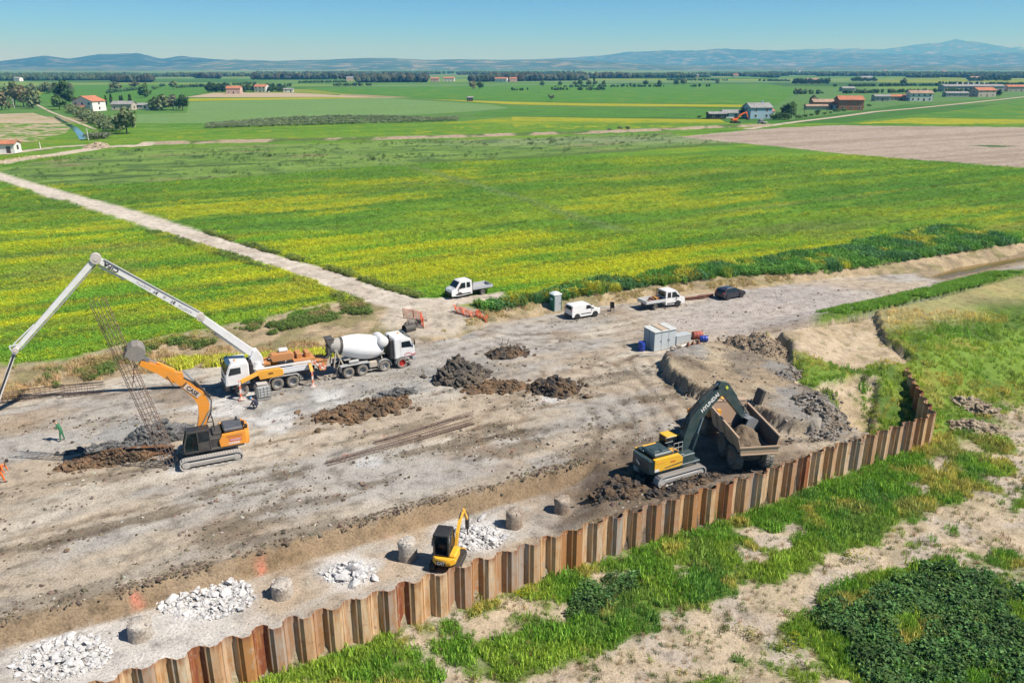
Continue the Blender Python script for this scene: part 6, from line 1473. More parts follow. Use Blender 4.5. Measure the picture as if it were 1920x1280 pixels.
# bored hole with brown water and grey slurry
w_ = P2([(135, 861), (190, 848), (270, 836), (330, 838), (320, 850), (240, 866), (180, 876), (140, 872)], 0)
poly_sheet('bored_hole_water', w_, .16, earth('brown_slurry', (.20, .10, .05), (.14, .075, .04)))
poly_sheet('slurry_puddle', P2([(650, 763), (675, 752), (705, 749), (712, 756), (680, 766)], 0), .13, water_mat('grey_slurry', (.20, .20, .195), .35))

def rubble(label, px, py, r, big, small, seed, z0=Z_PIT):
    c = P(px, py, z0); t = thing('rubble_heap', label, 'rubble heap', c, 0, 'heaps of broken concrete in the pit'); rg = np.random.default_rng(seed)
    for k in range(big):
        a = rg.random() * 6.28; d = r * math.sqrt(rg.random()) * (1.0 if k % 5 else 1.15); s = rg.lognormal(math.log(.165), .36)
        v, f = clod_mesh(np.array([[0, 0, 0]]), [s], .6, .42); o = np_mesh('chunk', v, f, E_CONC, t); o.location = (d * math.cos(a) * 1.2, d * math.sin(a) * .85, s * .3 + .12 * (1 - d / r))
        o.rotation_euler = (rg.normal(0, .4), rg.normal(0, .4), rg.random() * 6)
    a = rg.random(small) * 6.28; d = r * 1.15 * np.sqrt(rg.random(small)); v, f = clod_mesh(np.stack([d * np.cos(a) * 1.2, d * np.sin(a) * .85, .02 + 0 * d], 1), rg.lognormal(math.log(.07), .4, small), .7, .4)
    o = np_mesh('small_chunks', v, f, E_CONC, t); o['kind'] = 'stuff'
rubble('white broken concrete heap nearest the front corner of the pit', 118, 1232, 1.75, 75, 700, 1)
rubble('spread of white broken concrete between the two front pile heads', 388, 1122, 1.95, 75, 900, 2)
rubble('round heap of white concrete chunks with a loose block beside it', 655, 1074, 1.15, 70, 420, 3)
rubble('white concrete rubble under the breaker of the mini excavator', 885, 1008, 1.5, 75, 700, 4)
for px, py, s, lb in ((663, 1097, .32, 'flat concrete block lying just below the round rubble heap'), (704, 1087, .27, 'loose round concrete block apart from the rubble heap'), (903, 972, .30, 'dark edged concrete slab above the mini excavator rubble'), (915, 1012, .42, 'large concrete slab to the side of the mini excavator rubble'), (322, 1126, .34, 'single concrete lump at the edge of the rubble spread'), (68, 1213, .22, 'small concrete lump beside the front rubble heap')):
    v, f = clod_mesh(np.array([[0, 0, 0]]), [s], .6, .3); o = np_mesh('concrete_block', v, f, E_CONC); o.location = P(px, py, Z_PIT) + Vector((0, 0, s * .3)); tag(o, lb, 'concrete block')
def pile_head(label, px, py, r, h, seed, tint):
    n = 22; zs = [-.25, .02, .25, .5, .75, .92, 1.0]; V = []; F = []
    for i, z in enumerate(zs):
        for j in range(n):
            a = 2 * math.pi * j / n; k = r * (1 + .14 * (vnoise(np.array([3 * math.cos(a) + seed]), np.array([3 * math.sin(a) + z * 3]), 1.0, seed)[0] - .5)) * (1.06 if z < .1 else (.86 if z > .97 else 1))
            V.append((k * math.cos(a), k * math.sin(a), z * h + (.10 * (vnoise(np.array([a * 2 + seed]), np.array([z]), 1.0, seed + 1)[0] - .5) if z > .5 else 0)))
        if i: F += [((i - 1) * n + j, (i - 1) * n + (j + 1) % n, i * n + (j + 1) % n, i * n + j) for j in range(n)]
    c = len(V); V.append((0, 0, h * 1.0 + .02)); me = bpy.data.meshes.new('pile_head'); me.from_pydata(V, [], F + [((len(zs) - 1) * n + j, (len(zs) - 1) * n + (j + 1) % n, c) for j in range(n)]); me.update(); me.shade_smooth()
    o = link_mesh('pile_head', me, tint); o.location = P(px, py, Z_PIT); tag(o, label, 'pile head', 'pile heads standing in the pit')
    # broken crust on the head
    a = RNG.random(26) * 6.28; d = r * np.sqrt(RNG.random(26)); v, f = clod_mesh(np.stack([d * np.cos(a), d * np.sin(a), h + 0 * d], 1), RNG.lognormal(math.log(.055), .3, 26), .5, .4); q = np_mesh('broken_crust', v, f, tint, o); q['kind'] = 'stuff'
CONC_D = earth('dusty_pile_concrete', (.50, .46, .40), (.38, .33, .27)); CONC_B = earth('soil_stained_concrete', (.40, .34, .27), (.27, .21, .16))
pile_head('white dusted pile head nearest the front of the pit', 265, 1192, .60, .95, 11, CONC_D)
pile_head('second pile head from the front, with a hole dug at its foot', 530, 1115, .58, .85, 12, CONC_D)
pile_head('tall intact pile head beside the mini excavator', 765, 1046, .56, 1.25, 13, CONC_D)
pile_head('pile head with pale rings between the rubble and the dark soil', 964, 986, .54, 1.15, 14, CONC_B)
pile_head('farthest pile head, brown with soil, next to the dark clods', 1054, 958, .54, 1.0, 15, CONC_B)

# loose clods and stones over the working ground
def rock_tuft():
    v, f = clod_mesh(np.array([[0, 0, .0]]), [1.0], .7, .35); return np_mesh('clump_rock', v, f, M_LEAF, attrs={'shade': ('FLOAT_COLOR', np.ones((len(v), 4)))}, link=False)
TUFTS['rock'] = [bpy.data.objects.new('clump', rock_tuft()) for _ in range(3)]
x, y = rnd_pts(90000, -60, 60, 28, 100); k = (sdpoly(x, y, SITE_POLY) > .5) & inpoly(x, y, LOW_POLY) & (np.abs(x) < .7 * y + 4); x, y = pick(k, x, y)
u = x * AD[0] + y * AD[1]; v = x * AN[0] + y * AN[1]; d = fbm(u / 3.2, v, 1.6, 87, 5); midv = P(640, 880)[0] * AN[0] + P(640, 880)[1] * AN[1]
pr = sstep(.48, .66, d + .07 * np.exp(-((v - midv) / 6.5) ** 2)) * .85 + .03; de = dline(x, y, PIT_EDGE); pr = np.maximum(pr, np.where(~inpoly(x, y, PIT_POLY), (1 - sstep(.2, .9, de)) * .9, 0)); pr = np.where(inpoly(x, y, PIT_POLY), .03, pr)
pr = pr * np.interp(y, [62, 74], [1, .3]); pr = np.where(sdpoly(x, y, TERRACE) > -1, .30, pr); pr = np.maximum(pr, (1 - sstep(.3, 1.2, dline(x, y, TERR_EDGE))) * .9)
k = RNG.random(len(x)) < pr * .8; x, y = pick(k, x, y); z = height(x, y); c = jit((.17, .135, .095), len(x), .5); pale = RNG.random(len(x)) < .18; c[pale] = jit((.46, .42, .36), pale.sum(), .25)
scatter('clods', 'rock', np.stack([x, y, z], 1), RNG.lognormal(math.log(.055), .5, len(x)), c)
x, y, s, w = band(PIT_EDGE[:-1], -.15, .75, 2600, 9); k = RNG.random(len(x)) < sstep(.3, .6, fbm(x, y, 1.6, 457)); x, y = pick(k, x, y)
scatter('lip_clods', 'rock', np.stack([x, y, height(x, y)], 1), RNG.lognormal(math.log(.045), .55, len(x)), jit((.19, .15, .105), len(x), .4))
pass
x, y = rnd_pts(5000, 8, 45, 68, 96); q = P(1440, 580); k = (np.hypot((x - q[0]) / 2.0, y - q[1]) < 8) & inpoly(x, y, LOW_POLY) & (crest_side(x, y) < -4); x, y = pick(k, x, y)
scatter('gravel', 'rock', np.stack([x, y, height(x, y)], 1), RNG.lognormal(math.log(.035), .4, len(x)), jit((.42, .38, .35), len(x), .4))

pts = np.array([G(1556 + RNG.normal(0, 9), 738 + RNG.normal(0, 11), .2)[:] for _ in range(26)]); scatter('terrace_grass', 'grass', pts, RNG.uniform(.9, 1.7, 26), jit((.10, .15, .03), 26, .3))
# ================================================================ reinforcement cages
REBAR = paint('rusty_rebar', (.17, .105, .075), .75, .25, var=.2)
def cage(label, A, B, r, nb, step, group, start_bars=.6, hook=0):
    A, B = Vector(A), Vector(B); t = thing('rebar_cage', label, 'rebar cage', A, 0, group); d = B - A; L = d.length; d.normalize()
    a = d.orthogonal().normalized(); b = d.cross(a)
    for i in range(nb):
        w = 2 * math.pi * i / nb; o_ = (a * math.cos(w) + b * math.sin(w)) * r; m = MB(); m.tube([o_, o_ + d * L], .022, 5); m.build('bar', REBAR, t)
    n = int((L - start_bars) / step)
    m0 = MB(); pts = [(r * 1.03 * math.cos(2 * math.pi * k / 14), r * 1.03 * math.sin(2 * math.pi * k / 14), 0) for k in range(15)]; m0.tube(pts, .016, 4, False); ho = m0.build('hoop', REBAR); me = ho.data; bpy.data.objects.remove(ho)
    q = d.to_track_quat('Z', 'Y')
    for i in range(n):
        h = bpy.data.objects.new('hoop', me); COL.objects.link(h); h.parent = t; h.rotation_mode = 'QUATERNION'; h.rotation_quaternion = q; h.location = d * (start_bars * .3 + i * step)
    return t
ca, sa = math.cos(ce.rotation_euler.z), math.sin(ce.rotation_euler.z)
def cpt(d, h, off=0): return Vector((ex_o.x + ca * d - sa * off, ex_o.y + sa * d + ca * off, h))
cage('tall rebar cage held upright at a tilt by the orange excavator', cpt(2.65, .1), cpt(5.5, 12.6), .52, 14, .42, None, .9)
m = MB(); m.tube([cpt(4.0, 7.9), cpt(4.15, 7.0), cpt(4.3, 6.4)], .03, 5); o = m.build('lifting_chain', DARKST()); tag(o, 'dark chain between the raised bucket and the rebar cage', 'chain')
a1, b1_ = G(18, 756), G(122, 738); cage('rebar cage lying by the earth bank, its end out of frame', Vector((a1.x - 3, a1.y - .9, .45)), Vector((b1_.x, b1_.y, .45)), .42, 12, .4, 'rebar cages lying at the bank')
a1, b1_ = G(112, 746), G(193, 738); cage('shorter rebar cage lying against the earth bank beside the first', Vector((a1.x, a1.y + .35, .5)), Vector((b1_.x, b1_.y + .35, .5)), .48, 12, .45, 'rebar cages lying at the bank')
a1, b1_ = G(612, 872), G(890, 793); cage('long rebar cage lying flat in the middle of the platform', Vector((a1.x, a1.y, .08)), Vector((b1_.x, b1_.y, .22)), .24, 10, .38, 'rebar cages lying on the platform')
a1, b1_ = G(700, 838), G(885, 783); cage('second rebar cage lying behind the long one', Vector((a1.x, a1.y + .5, .06)), Vector((b1_.x, b1_.y + .45, .16)), .20, 9, .5, 'rebar cages lying on the platform')

# ================================================================ parked vehicles
def body_from(prof, W_, name, mt, parent, tuck=.12, zb=.75, ztop=None):
    """car body: side profile (x, z) swept over five widths, narrower towards the roof"""
    zt = max(p[1] for p in prof); n = len(prof); rows = [-1, -.96, -.6, 0, .6, .96, 1]; V = []; F = []
    for y in rows:
        for (x, z) in prof:
            hw = W_ / 2 * (1 - tuck * max(0, (z - zb) / (zt - zb)) ** 1.2); e = .03 if abs(y) == 1 else 0
            V.append((x * (1 - .012 * abs(y) ** 4), y * hw, z - (e if z > zt - .05 else 0) - .025 * abs(y) ** 3 * (z > zb)))
    for i in range(len(rows) - 1):
        for j in range(n): k = (j + 1) % n; F.append((i * n + j, i * n + k, (i + 1) * n + k, (i + 1) * n + j))
    F.append(tuple(range(n))[::-1]); F.append(tuple((len(rows) - 1) * n + j for j in range(n)))
    A = sum(prof[i][0] * prof[(i + 1) % n][1] - prof[(i + 1) % n][0] * prof[i][1] for i in range(n))
    if A < 0: pass
    m = MB(); m.add(V, [f[::-1] for f in F] if A > 0 else F); o = m.build(name, mt, parent, 32)
    def sy(z): return W_ / 2 * (1 - tuck * max(0, (z - zb) / (zt - zb)) ** 1.2)
    return o, sy
def side_pane(name, pts, sy, mt, parent, th=.012, out=.004):
    for s in (-1, 1):
        P3 = [Vector((x, s * (sy(z) + out - .025), z)) for x, z in pts]; plate(name, P3, th + .02, mt, parent, (0, s, 0))
def arches(parent, xs, W_, r, mt=None):
    for x in xs:
        for s in (-1, 1):
            m = MB(); m.lathe([(.01, -.10), (r, -.10), (r, .0), (.01, .0)], 18, 'y', (x, s * (W_ / 2 - .005) - (.0 if s > 0 else -.10) * 0, r * .92)); part('wheel_arch', m, BLACK(), parent)
def place(name, label, cat, rear, front, near, half, wb, h0=0.0, sc=.9):
    """thing whose rear and front wheels on the near side (near=-1 right, +1 left) stand at two pixels"""
    a, b = G(*rear, h0), G(*front, h0); hd = heading(a, b); c = (a + b) / 2; l = Vector((-math.sin(hd), math.cos(hd), 0)); c = c - l * near * half; c.z = gz(c.x, c.y) + .02
    t = thing(name, label, cat, c, hd); t.scale = (sc, sc, sc); return t
# small panel van
vn = place('panel_van', 'small white panel van parked beside the green portable toilet', 'van', (1081, 599), (1116, 593), -1, .78, 2.7)
pr = [(-2.08, .32), (-2.12, .7), (-2.10, 1.2), (-1.98, 1.72), (-1.85, 1.80), (.35, 1.80), (.62, 1.72), (1.32, 1.15), (1.95, .98), (2.1, .78), (2.12, .35), (1.7, .28), (-1.7, .28)]
bo, sy = body_from(pr, 1.82, 'body', WHITE_P(), vn, .12, .8)
side_pane('side_window', [(.0, 1.18), (.98, 1.16), (.55, 1.60), (.05, 1.62)], sy, GLASS(), bo)
plate('windscreen', [(.66, -.68, 1.70), (.66, .68, 1.70), (1.30, .78, 1.18), (1.30, -.78, 1.18)], .02, GLASS(), bo, (.65, 0, .8))
plate('rear_window', [(-2.10, -.62, 1.2), (-2.10, .62, 1.2), (-2.01, .58, 1.62), (-2.01, -.58, 1.62)], .015, GLASS(), bo, (-1, 0, .2))
for s in (-1, 1):
    m = MB(); m.box((-2.09, s * .83, 1.2), (.07, .10, .45), b=.02); part('tail_light', m, REDP(), bo); m = MB(); m.box((1.98, s * .68, .90), (.25, .3, .16), b=.05); part('headlight', m, CHROME(), bo)
    m = MB(); m.box((0, s * .918, .62), (1.5, .02, .10), b=.005); part('side_moulding', m, BLACK(), bo); m = MB(); m.box((.95, s * 1.0, 1.2), (.12, .18, .2), b=.04); part('mirror', m, BLACK(), bo)
    for x in (-1.35, 1.35): wheel(vn, x, s * .78, .32, .32, .22, s, GREYP(), TYRE(), key='car')
m = MB(); m.box((2.08, 0, .5), (.16, 1.75, .34), b=.06); part('front_bumper', m, BLACK(), bo); m = MB(); m.box((-2.12, 0, .45), (.14, 1.75, .22), b=.05); part('rear_bumper', m, BLACK(), bo); arches(bo, (-1.35, 1.35), 1.82, .39)
# dark hatchback
cr = place('parked_car', 'black blue hatchback car parked at the far end of the gravel yard', 'car', (1362, 563), (1391, 557), -1, .76, 2.6)
pr = [(-2.0, .32), (-2.1, .6), (-2.06, .98), (-1.75, 1.38), (-1.45, 1.48), (.0, 1.50), (.35, 1.44), (1.1, 1.02), (1.85, .88), (2.12, .66), (2.15, .35), (1.7, .24), (-1.6, .24)]
bo, sy = body_from(pr, 1.80, 'body', paint('dark_blue_car_paint', (.008, .012, .03), .2, .10, coat=.6), cr, .2, .75)
side_pane('side_window', [(-1.45, 1.02), (.92, 1.02), (.30, 1.36), (-.1, 1.41), (-1.3, 1.36)], sy, GLASS(), bo)
plate('windscreen', [(.38, -.60, 1.42), (.38, .60, 1.42), (1.08, .74, 1.04), (1.08, -.74, 1.04)], .02, GLASS(), bo, (.5, 0, .85)); plate('rear_window', [(-1.78, -.58, 1.36), (-1.78, .58, 1.36), (-2.02, .70, 1.04), (-2.02, -.70, 1.04)], .02, GLASS(), bo, (-.8, 0, .6))
for s in (-1, 1):
    m = MB(); m.box((-2.03, s * .72, .95), (.16, .28, .17), b=.05); part('tail_light', m, REDP(), bo); m = MB(); m.box((1.95, s * .68, .76), (.25, .3, .14), b=.05); part('headlight', m, CHROME(), bo)
    m = MB(); m.bar((-1.3, s * .60, 1.54), (.1, s * .60, 1.55), .05, .05); part('roof_rail', m, GREYP(), bo); m = MB(); m.box((.85, s * .98, 1.06), (.12, .18, .13), b=.04); part('mirror', m, BLACK(), bo)
    for x in (-1.3, 1.3): wheel(cr, x, s * .76, .33, .33, .22, s, CHROME(), TYRE(), key='car2')
arches(bo, (-1.3, 1.3), 1.80, .40)
# crew cab flatbed trucks
def flatbed(name, label, rear, front, near, bedmat, h0=0.0):
    t = place(name, label, 'flatbed truck', rear, front, near, .86, 3.5, h0)
    pr = [(-.15, .42), (-.15, 2.2), (.0, 2.28), (1.35, 2.28), (1.62, 2.16), (2.25, 1.42), (2.78, 1.2), (2.95, .95), (2.95, .42), (2.4, .36), (1.2, .36)]
    bo, sy = body_from(pr, 2.02, 'cab', WHITE_P(), t, .14, 1.0)
    side_pane('side_window', [(.12, 1.36), (.66, 1.36), (.66, 2.02), (.16, 2.02)], sy, GLASS(), bo); side_pane('side_window', [(.86, 1.34), (1.95, 1.32), (1.42, 2.02), (.86, 2.02)], sy, GLASS(), bo)
    plate('windscreen', [(1.66, -.78, 2.13), (1.66, .78, 2.13), (2.22, .90, 1.46), (2.22, -.90, 1.46)], .02, GLASS(), bo, (.75, 0, .65)); plate('rear_window', [(-.16, -.7, 1.45), (-.16, .7, 1.45), (-.16, .66, 2.05), (-.16, -.66, 2.05)], .02, GLASS(), bo, (-1, 0, 0))
    for s in (-1, 1):
        m = MB(); m.box((1.2, s * 1.0, .55), (2.3, .04, .16), b=.01); part('sill_trim', m, BLACK(), bo); m = MB(); m.box((2.75, s * .78, 1.05), (.3, .3, .26), b=.06); part('headlight', m, CHROME(), bo)
        m = MB(); m.box((1.75, s * 1.16, 1.45), (.14, .22, .34), b=.05); part('mirror', m, BLACK(), bo)
        wheel(t, 1.75, s * .86, .36, .36, .24, s, GREYP(), TYRE(), key='lt'); wheel(t, -1.75, s * .84, .36, .36, .34, s, GREYP(), TYRE(), key='ltr')
    m = MB(); m.box((2.93, 0, .62), (.12, 1.9, .42), b=.05); part('bumper', m, BLACK(), bo); arches(bo, (1.75,), 2.02, .44)
    m = MB(); m.box((-1.6, 0, .62), (3.0, .8, .2)); part('chassis', m, DARKST(), t); m = MB(); m.box((-1.72, 0, .86), (3.05, 2.0, .08)); bed = part('bed_floor', m, GREYP(), t)
    for s in (-1, 1): m = MB(); m.box((-1.72, s * 1.02, 1.08), (3.05, .04, .40), b=.01); [m.box((-1.72, s * 1.045, .96 + k * .13), (3.05, .02, .03)) for k in range(3)]; part('side_board', m, bedmat, bed)
    m = MB(); m.box((-3.26, 0, 1.08), (.04, 2.06, .40), b=.01); part('tail_board', m, bedmat, bed)
    m = MB(); [m.box((-.24, s * .98, 1.55), (.06, .06, 1.4)) for s in (-1, 1)]; [m.box((-.24, 0, z), (.05, 1.96, .06)) for z in (1.2, 1.7, 2.2)]; part('headboard_frame', m, BLACK(), bed); return t
alu = paint('aluminium_board', (.58, .59, .59), .4, .2, var=.06)
fb1 = flatbed('flatbed_truck', 'white crew cab flatbed truck with rusty load parked between van and black car', (1226, 581), (1272, 574), -1, alu)
fb2 = flatbed('flatbed_truck', 'white crew cab flatbed truck with empty bed parked at the field edge', (908, 552), (859, 560), 1, paint('grey_board', (.45, .47, .50), .4, .15), 1.0)
def on(root, p): return root.matrix_basis @ Vector(p)
M_RS = paint('rusty_steel_formwork', (.20, .07, .045), .8, .3, var=.25)
for i, (p, s, lb) in enumerate((((-1.1, .15, 1.06), (1.3, .9, .28), 'rusty brown formwork stack lying on the flatbed truck'), ((-1.75, -.3, 1.02), (.9, .8, .2), 'lower rusty panels lying towards the tail of the flatbed'))):
    m = MB(); [m.box((0, .02 * (k % 2), k * .07), (s[0] - .05 * k, s[1], .055), (0, 0, .05 * (k % 3))) for k in range(max(2, int(s[2] / .07)))]; o = m.build('formwork_stack', M_RS); o.location = on(fb1, p); o.rotation_euler = (0, -.08, fb1.rotation_euler.z + .1); tag(o, lb, 'formwork')
m = MB(); m.tube([(-.7, .4, .02), (.7, .45, .02)], .05, 7); m.tube([(-.7, .3, .02), (.7, .32, .02)], .05, 7); o = m.build('yellow_planks', YEL_M()); o.location = on(fb1, (-.85, -.2, 1.36)); o.rotation_euler.z = fb1.rotation_euler.z + 1.3; tag(o, 'two yellow rods lying on the rusty load of the flatbed', 'rods')

# ================================================================ things round the yard
tl = thing('portable_toilet', 'green portable toilet with pale door and white roof at the foot of the bank', 'portable toilet', P(1040, 586) + Vector((.1, .55, 0)), AX)
TG = paint('toilet_green', (.012, .16, .10), .45, .10, var=.05); TD = paint('toilet_door_grey', (.40, .43, .43), .5, .15); TW = paint('toilet_roof', (.62, .72, .70), .45, .05)
m = MB(); m.box((0, 0, .06), (1.1, 1.1, .12), b=.03); part('base', m, GREYP(), tl)
for nm, c, d, mt in (('side_wall', (-.52, 0, 1.08), (.05, 1.05, 1.95), TG), ('side_wall', (.52, 0, 1.08), (.05, 1.05, 1.95), TG), ('back_wall', (0, .52, 1.08), (1.0, .05, 1.95), TG)):
    m = MB(); m.box(c, d, b=.015); w_ = part(nm, m, mt, tl)
    if nm == 'side_wall' and c[0] < 0: m = MB(); m.box((c[0] - .03, 0, 1.55), (.012, .55, .22)); part('notice', m, TW, w_)
m = MB(); m.box((0, -.52, 1.06), (.86, .05, 1.86), b=.015); dr = part('door', m, TD, tl); m = MB(); m.box((.3, -.56, 1.05), (.08, .05, .14), b=.01); part('handle', m, BLACK(), dr)
for x in (-.49, .49): m = MB(); m.box((x, -.51, 1.06), (.10, .08, 1.9), b=.02); part('corner_post', m, TG, tl)
m = MB(); m.box((0, 0, 2.12), (1.16, 1.16, .14), b=.05); m.prism([(-.52, 2.18), (.52, 2.18), (.3, 2.34), (-.3, 2.34)], -.45, .45, 'xz', .08); part('roof', m, TW, tl)
# site container
a, b_ = P(1225, 660), P(1266, 652); hd = heading(a, b_); sh_o = (a + b_) / 2 + Vector((-math.sin(hd), math.cos(hd), 0)) * .88
sh = thing('site_shed', 'pale grey metal site shed with double doors beside the gravel yard', 'shed', sh_o, hd)
SG = paint('shed_grey', (.50, .545, .56), .5, .2, var=.05); SR = paint('shed_roof', (.52, .55, .53), .55, .35)
m = MB(); m.box((0, .02, 1.02), (2.66, 1.72, 2.04)); part('body', m, paint('shed_blue_grey', (.25, .34, .41), .5, .15), sh)
for k in range(3):
    m = MB(); m.box((-.89 + k * .89, -.86, 1.04), (.86, .05, 1.94), b=.012); dr = part('door_panel', m, SG, sh)
    m = MB(); m.box((-.89 + k * .89 + (.36 if k < 2 else -.36), -.90, 1.0), (.05, .03, .22), b=.01); part('handle', m, DARKST(), dr)
m = MB(); m.box((-1.35, .35, 1.05), (.03, .75, 1.8)); part('side_panel', m, paint('shed_blue_grey', 0), sh)
rm = MB(); rm.box((0, 0, 2.09), (2.82, 1.95, .10), (R(3), 0, 0), b=.02); rf = part('roof', rm, SR, sh)
for x in (-.45, .45): m = MB(); m.box((x, 0, 2.16), (.06, 1.9, .05), (R(3), 0, 0)); part('roof_rib', m, DARKST(), rf)
m = MB(); m.box((0, 0, 2.153), (.8, 1.6, .02), (R(3), 0, 0)); part('roof_patch', m, paint('rusty_sheet', (.45, .34, .24), .7, .3), rf)
def drum_(name, label, cat, c, r, h, mt, lying=None):
    m = MB(); m.lathe([(.01, 0), (r * .97, 0), (r, .04), (r, h * .32), (r * 1.04, h * .34), (r, h * .37), (r, h * .64), (r * 1.04, h * .67), (r, h * .7), (r, h - .03), (r * .95, h), (.01, h - .02)], 20, 'z'); o = m.build(name, mt, None, 40)
    o.location = c; tag(o, label, cat)
    if lying is not None: o.rotation_euler = (R(90), 0, lying)
    return o
drum_('barrel', 'blue plastic barrel in the shade at the side of the site shed', 'barrel', P(1203, 657), .36, .95, BLUEP())
drum_('barrel', 'red barrel lying on its side beside the blue drum', 'barrel', P(1300, 637) + Vector((0, .3, .40)), .42, 1.0, paint('faded_red', (.36, .06, .035), .6, .35), hd + R(75))
drum_('barrel', 'blue drum lying in front of the red barrel', 'barrel', P(1312, 640) + Vector((0, 0, .32)), .32, .8, BLUEP(), hd + R(60))
m = MB(); m.box((0, 0, .45), (1.9, .95, .85), b=.03); m.box((0, 0, .90), (1.96, 1.0, .06), b=.02); o = m.build('water_trough', paint('galvanised', (.42, .46, .47), .45, .25)); o.location = P(1271, 644) + Vector((.35, .4, 0)); o.rotation_euler.z = hd; tag(o, 'long galvanised tank standing next to the site shed', 'tank')
for i, px in enumerate((1290, 1299, 1309)):
    m = MB(); m.add([(-.28, -.28, 0), (.28, -.28, 0), (.28, .28, 0), (-.28, .28, 0), (0, 0, .62)], [(0, 3, 2, 1), (0, 1, 4), (1, 2, 4), (2, 3, 4), (3, 0, 4)]); o = m.build('pyramid_form', M_RS); o.location = P(px, 651 - i * 2); o.rotation_euler.z = hd + .3; tag(o, ('brown pyramid form nearest the concrete rings', 'middle one of the three brown pyramid forms', 'brown pyramid form farthest from the site shed')[i], 'pyramid form', 'brown pyramid forms by the shed')
for i, (px, py) in enumerate(((1262, 662), (1273, 659))):
    m = MB(); m.lathe([(.22, 0), (.34, 0), (.34, .5), (.22, .5), (.22, 0)], 18, 'y'); o = m.build('concrete_ring', CONC_D, None, 40); o.location = P(px, py) + Vector((0, 0, .33)); o.rotation_euler.z = hd - .6 + i * .3; tag(o, ('concrete pipe ring nearest the corner of the site shed', 'second concrete pipe ring, on the pyramid form side')[i], 'concrete ring', 'concrete rings by the shed')
for i, (p0, p1, lb) in enumerate((((1198, 668), (1235, 665), 'pale plank lying in front of the site shed'), ((1270, 652), (1292, 645), 'white board lying behind the concrete rings'), ((1288, 634), (1330, 628), 'thin grey pipe lying behind the red barrel'))):
    a, b_ = P(*p0), P(*p1); m = MB(); m.bar((0, 0, .06), b_ - a + Vector((0, 0, .06)), .22 if i < 2 else .10, .05); o = m.build('plank' if i < 2 else 'pipe', PALEST() if i != 1 else WHITE_P()); o.location = a; tag(o, lb, 'plank' if i < 2 else 'pipe')
# rusty beams at the bank
for i, (p0, p1, lb) in enumerate((((1282, 564), (1322, 559), 'rusty steel beam on the ground in front of the flatbed truck'), ((1308, 560), (1337, 556), 'second rusty steel beam lying behind the black car'))):
    a, b_ = G(*p0), G(*p1); m = MB(); d = b_ - a; m.bar((0, 0, .12), d + Vector((0, 0, .12)), .34, .05); m.bar((0, 0, .24), d + Vector((0, 0, .24)), .05, .2); m.bar((0, 0, .36), d + Vector((0, 0, .36)), .34, .05); o = m.build('steel_beam', M_RS); o.location = a; tag(o, lb, 'steel beam')
# office chair like black seat left standing in the yard
ch = thing('black_chair', 'black chair standing alone between the van and the flatbed truck', 'chair', P(1148, 583), AX + .8)
m = MB(); m.box((0, 0, .45), (.5, .5, .08), b=.03); part('seat', m, BLACK(), ch); m = MB(); m.box((-.24, 0, .85), (.07, .5, .72), (0, -.15, 0), b=.03); part('backrest', m, paint('dark_brown_leather', (.035, .02, .018), .6, .1), ch)
for x in (-.2, .2):
    for y in (-.2, .2): m = MB(); m.tube([(x, y, 0), (x, y, .42)], .025, 6); part('leg', m, GREYP(), ch)
# black slab on the terrace
m = MB(); m.box((0, 0, .62), (.34, .85, 1.25), b=.04); m.box((.2, 0, .95), (.12, .5, .3), b=.03); o = m.build('black_bucket_plate', DARKST()); o.location = G(1419, 756, .5); o.rotation_euler = (0, R(17), R(20)); tag(o, 'black steel slab leaning upright on the terrace beyond the dump truck', 'steel slab')
# netting
def net_mat():
    m, nt, b = node_mat('orange_netting'); b.inputs['Base Color'].default_value = (.80, .13, .04, 1); b.inputs['Roughness'].default_value = .7; return m
M_NET = net_mat()
def netting(label, px, h0s, ht, slump, seed):
    pts = [G(x, y, h) for (x, y), h in zip(px, h0s)]; t = thing('safety_netting', label, 'safety netting', pts[0]); rg = random.Random(seed)
    for i, p in enumerate(pts):
        m = MB(); q = p - pts[0]; lean = Vector((rg.uniform(-.15, .15), rg.uniform(-.15, .15), 0)) * (1 + slump * 3); m.tube([q, q + Vector((0, 0, ht * (1 - slump * rg.uniform(.2, .9)))) + lean], .03, 6); part('post', m, M_RS, t)
    m = MB(); 
    for i in range(len(pts) - 1):
        A, B = pts[i] - pts[0], pts[i + 1] - pts[0]; L = (B - A).length; nv = max(3, int(L / .12)); d = Vector((-(B - A).y, (B - A).x, 0)).normalized()
        def q(u, v): sag = slump * ht * .6 * math.sin(math.pi * u) * v + slump * .25 * ht * v * (.5 + .5 * math.sin(9 * u + i)); return A.lerp(B, u) + Vector((0, 0, ht * v - sag)) + d * (slump * .5 * math.sin(7 * u + 4 * v + i))
        for k in range(nv + 1):
            u = k / nv; a_, b_ = q(u, 0.02), q(u, 1); m.bar(a_, q(u, .5), .035, .012, d); m.bar(q(u, .5), b_, .035, .012, d)
        for v in [.03 + .97 * j / 7 for j in range(8)]:
            for k in range(0, nv, 3): m.bar(q(k / nv, v), q(min(1, (k + 3) / nv), v), .012, .05, d)
    o = m.build('net', M_NET, t); o['kind'] = 'stuff'
netting('upright orange safety netting above the stone drain outlet', [(757, 594), (776, 598), (789, 603), (795, 616)], [1, .8, .5, .2], 1.15, .08, 1)
netting('slumped orange safety netting along the end of the weedy bank', [(852, 583), (866, 590), (880, 598), (895, 601), (914, 606)], [.8, .3, .1, 0, 0], .95, .5, 2)
m = MB(); m.lathe([(.42, -.6), (.5, -.6), (.5, .6), (.42, .6), (.42, -.6)], 18, 'x'); o = m.build('drain_pipe', DARKST(), None, 40); o.location = P(766, 622, .2) + Vector((0, .4, .25)); o.rotation_euler.z = R(40); tag(o, 'dark drain pipe end among grey stones below the netting', 'drain pipe')
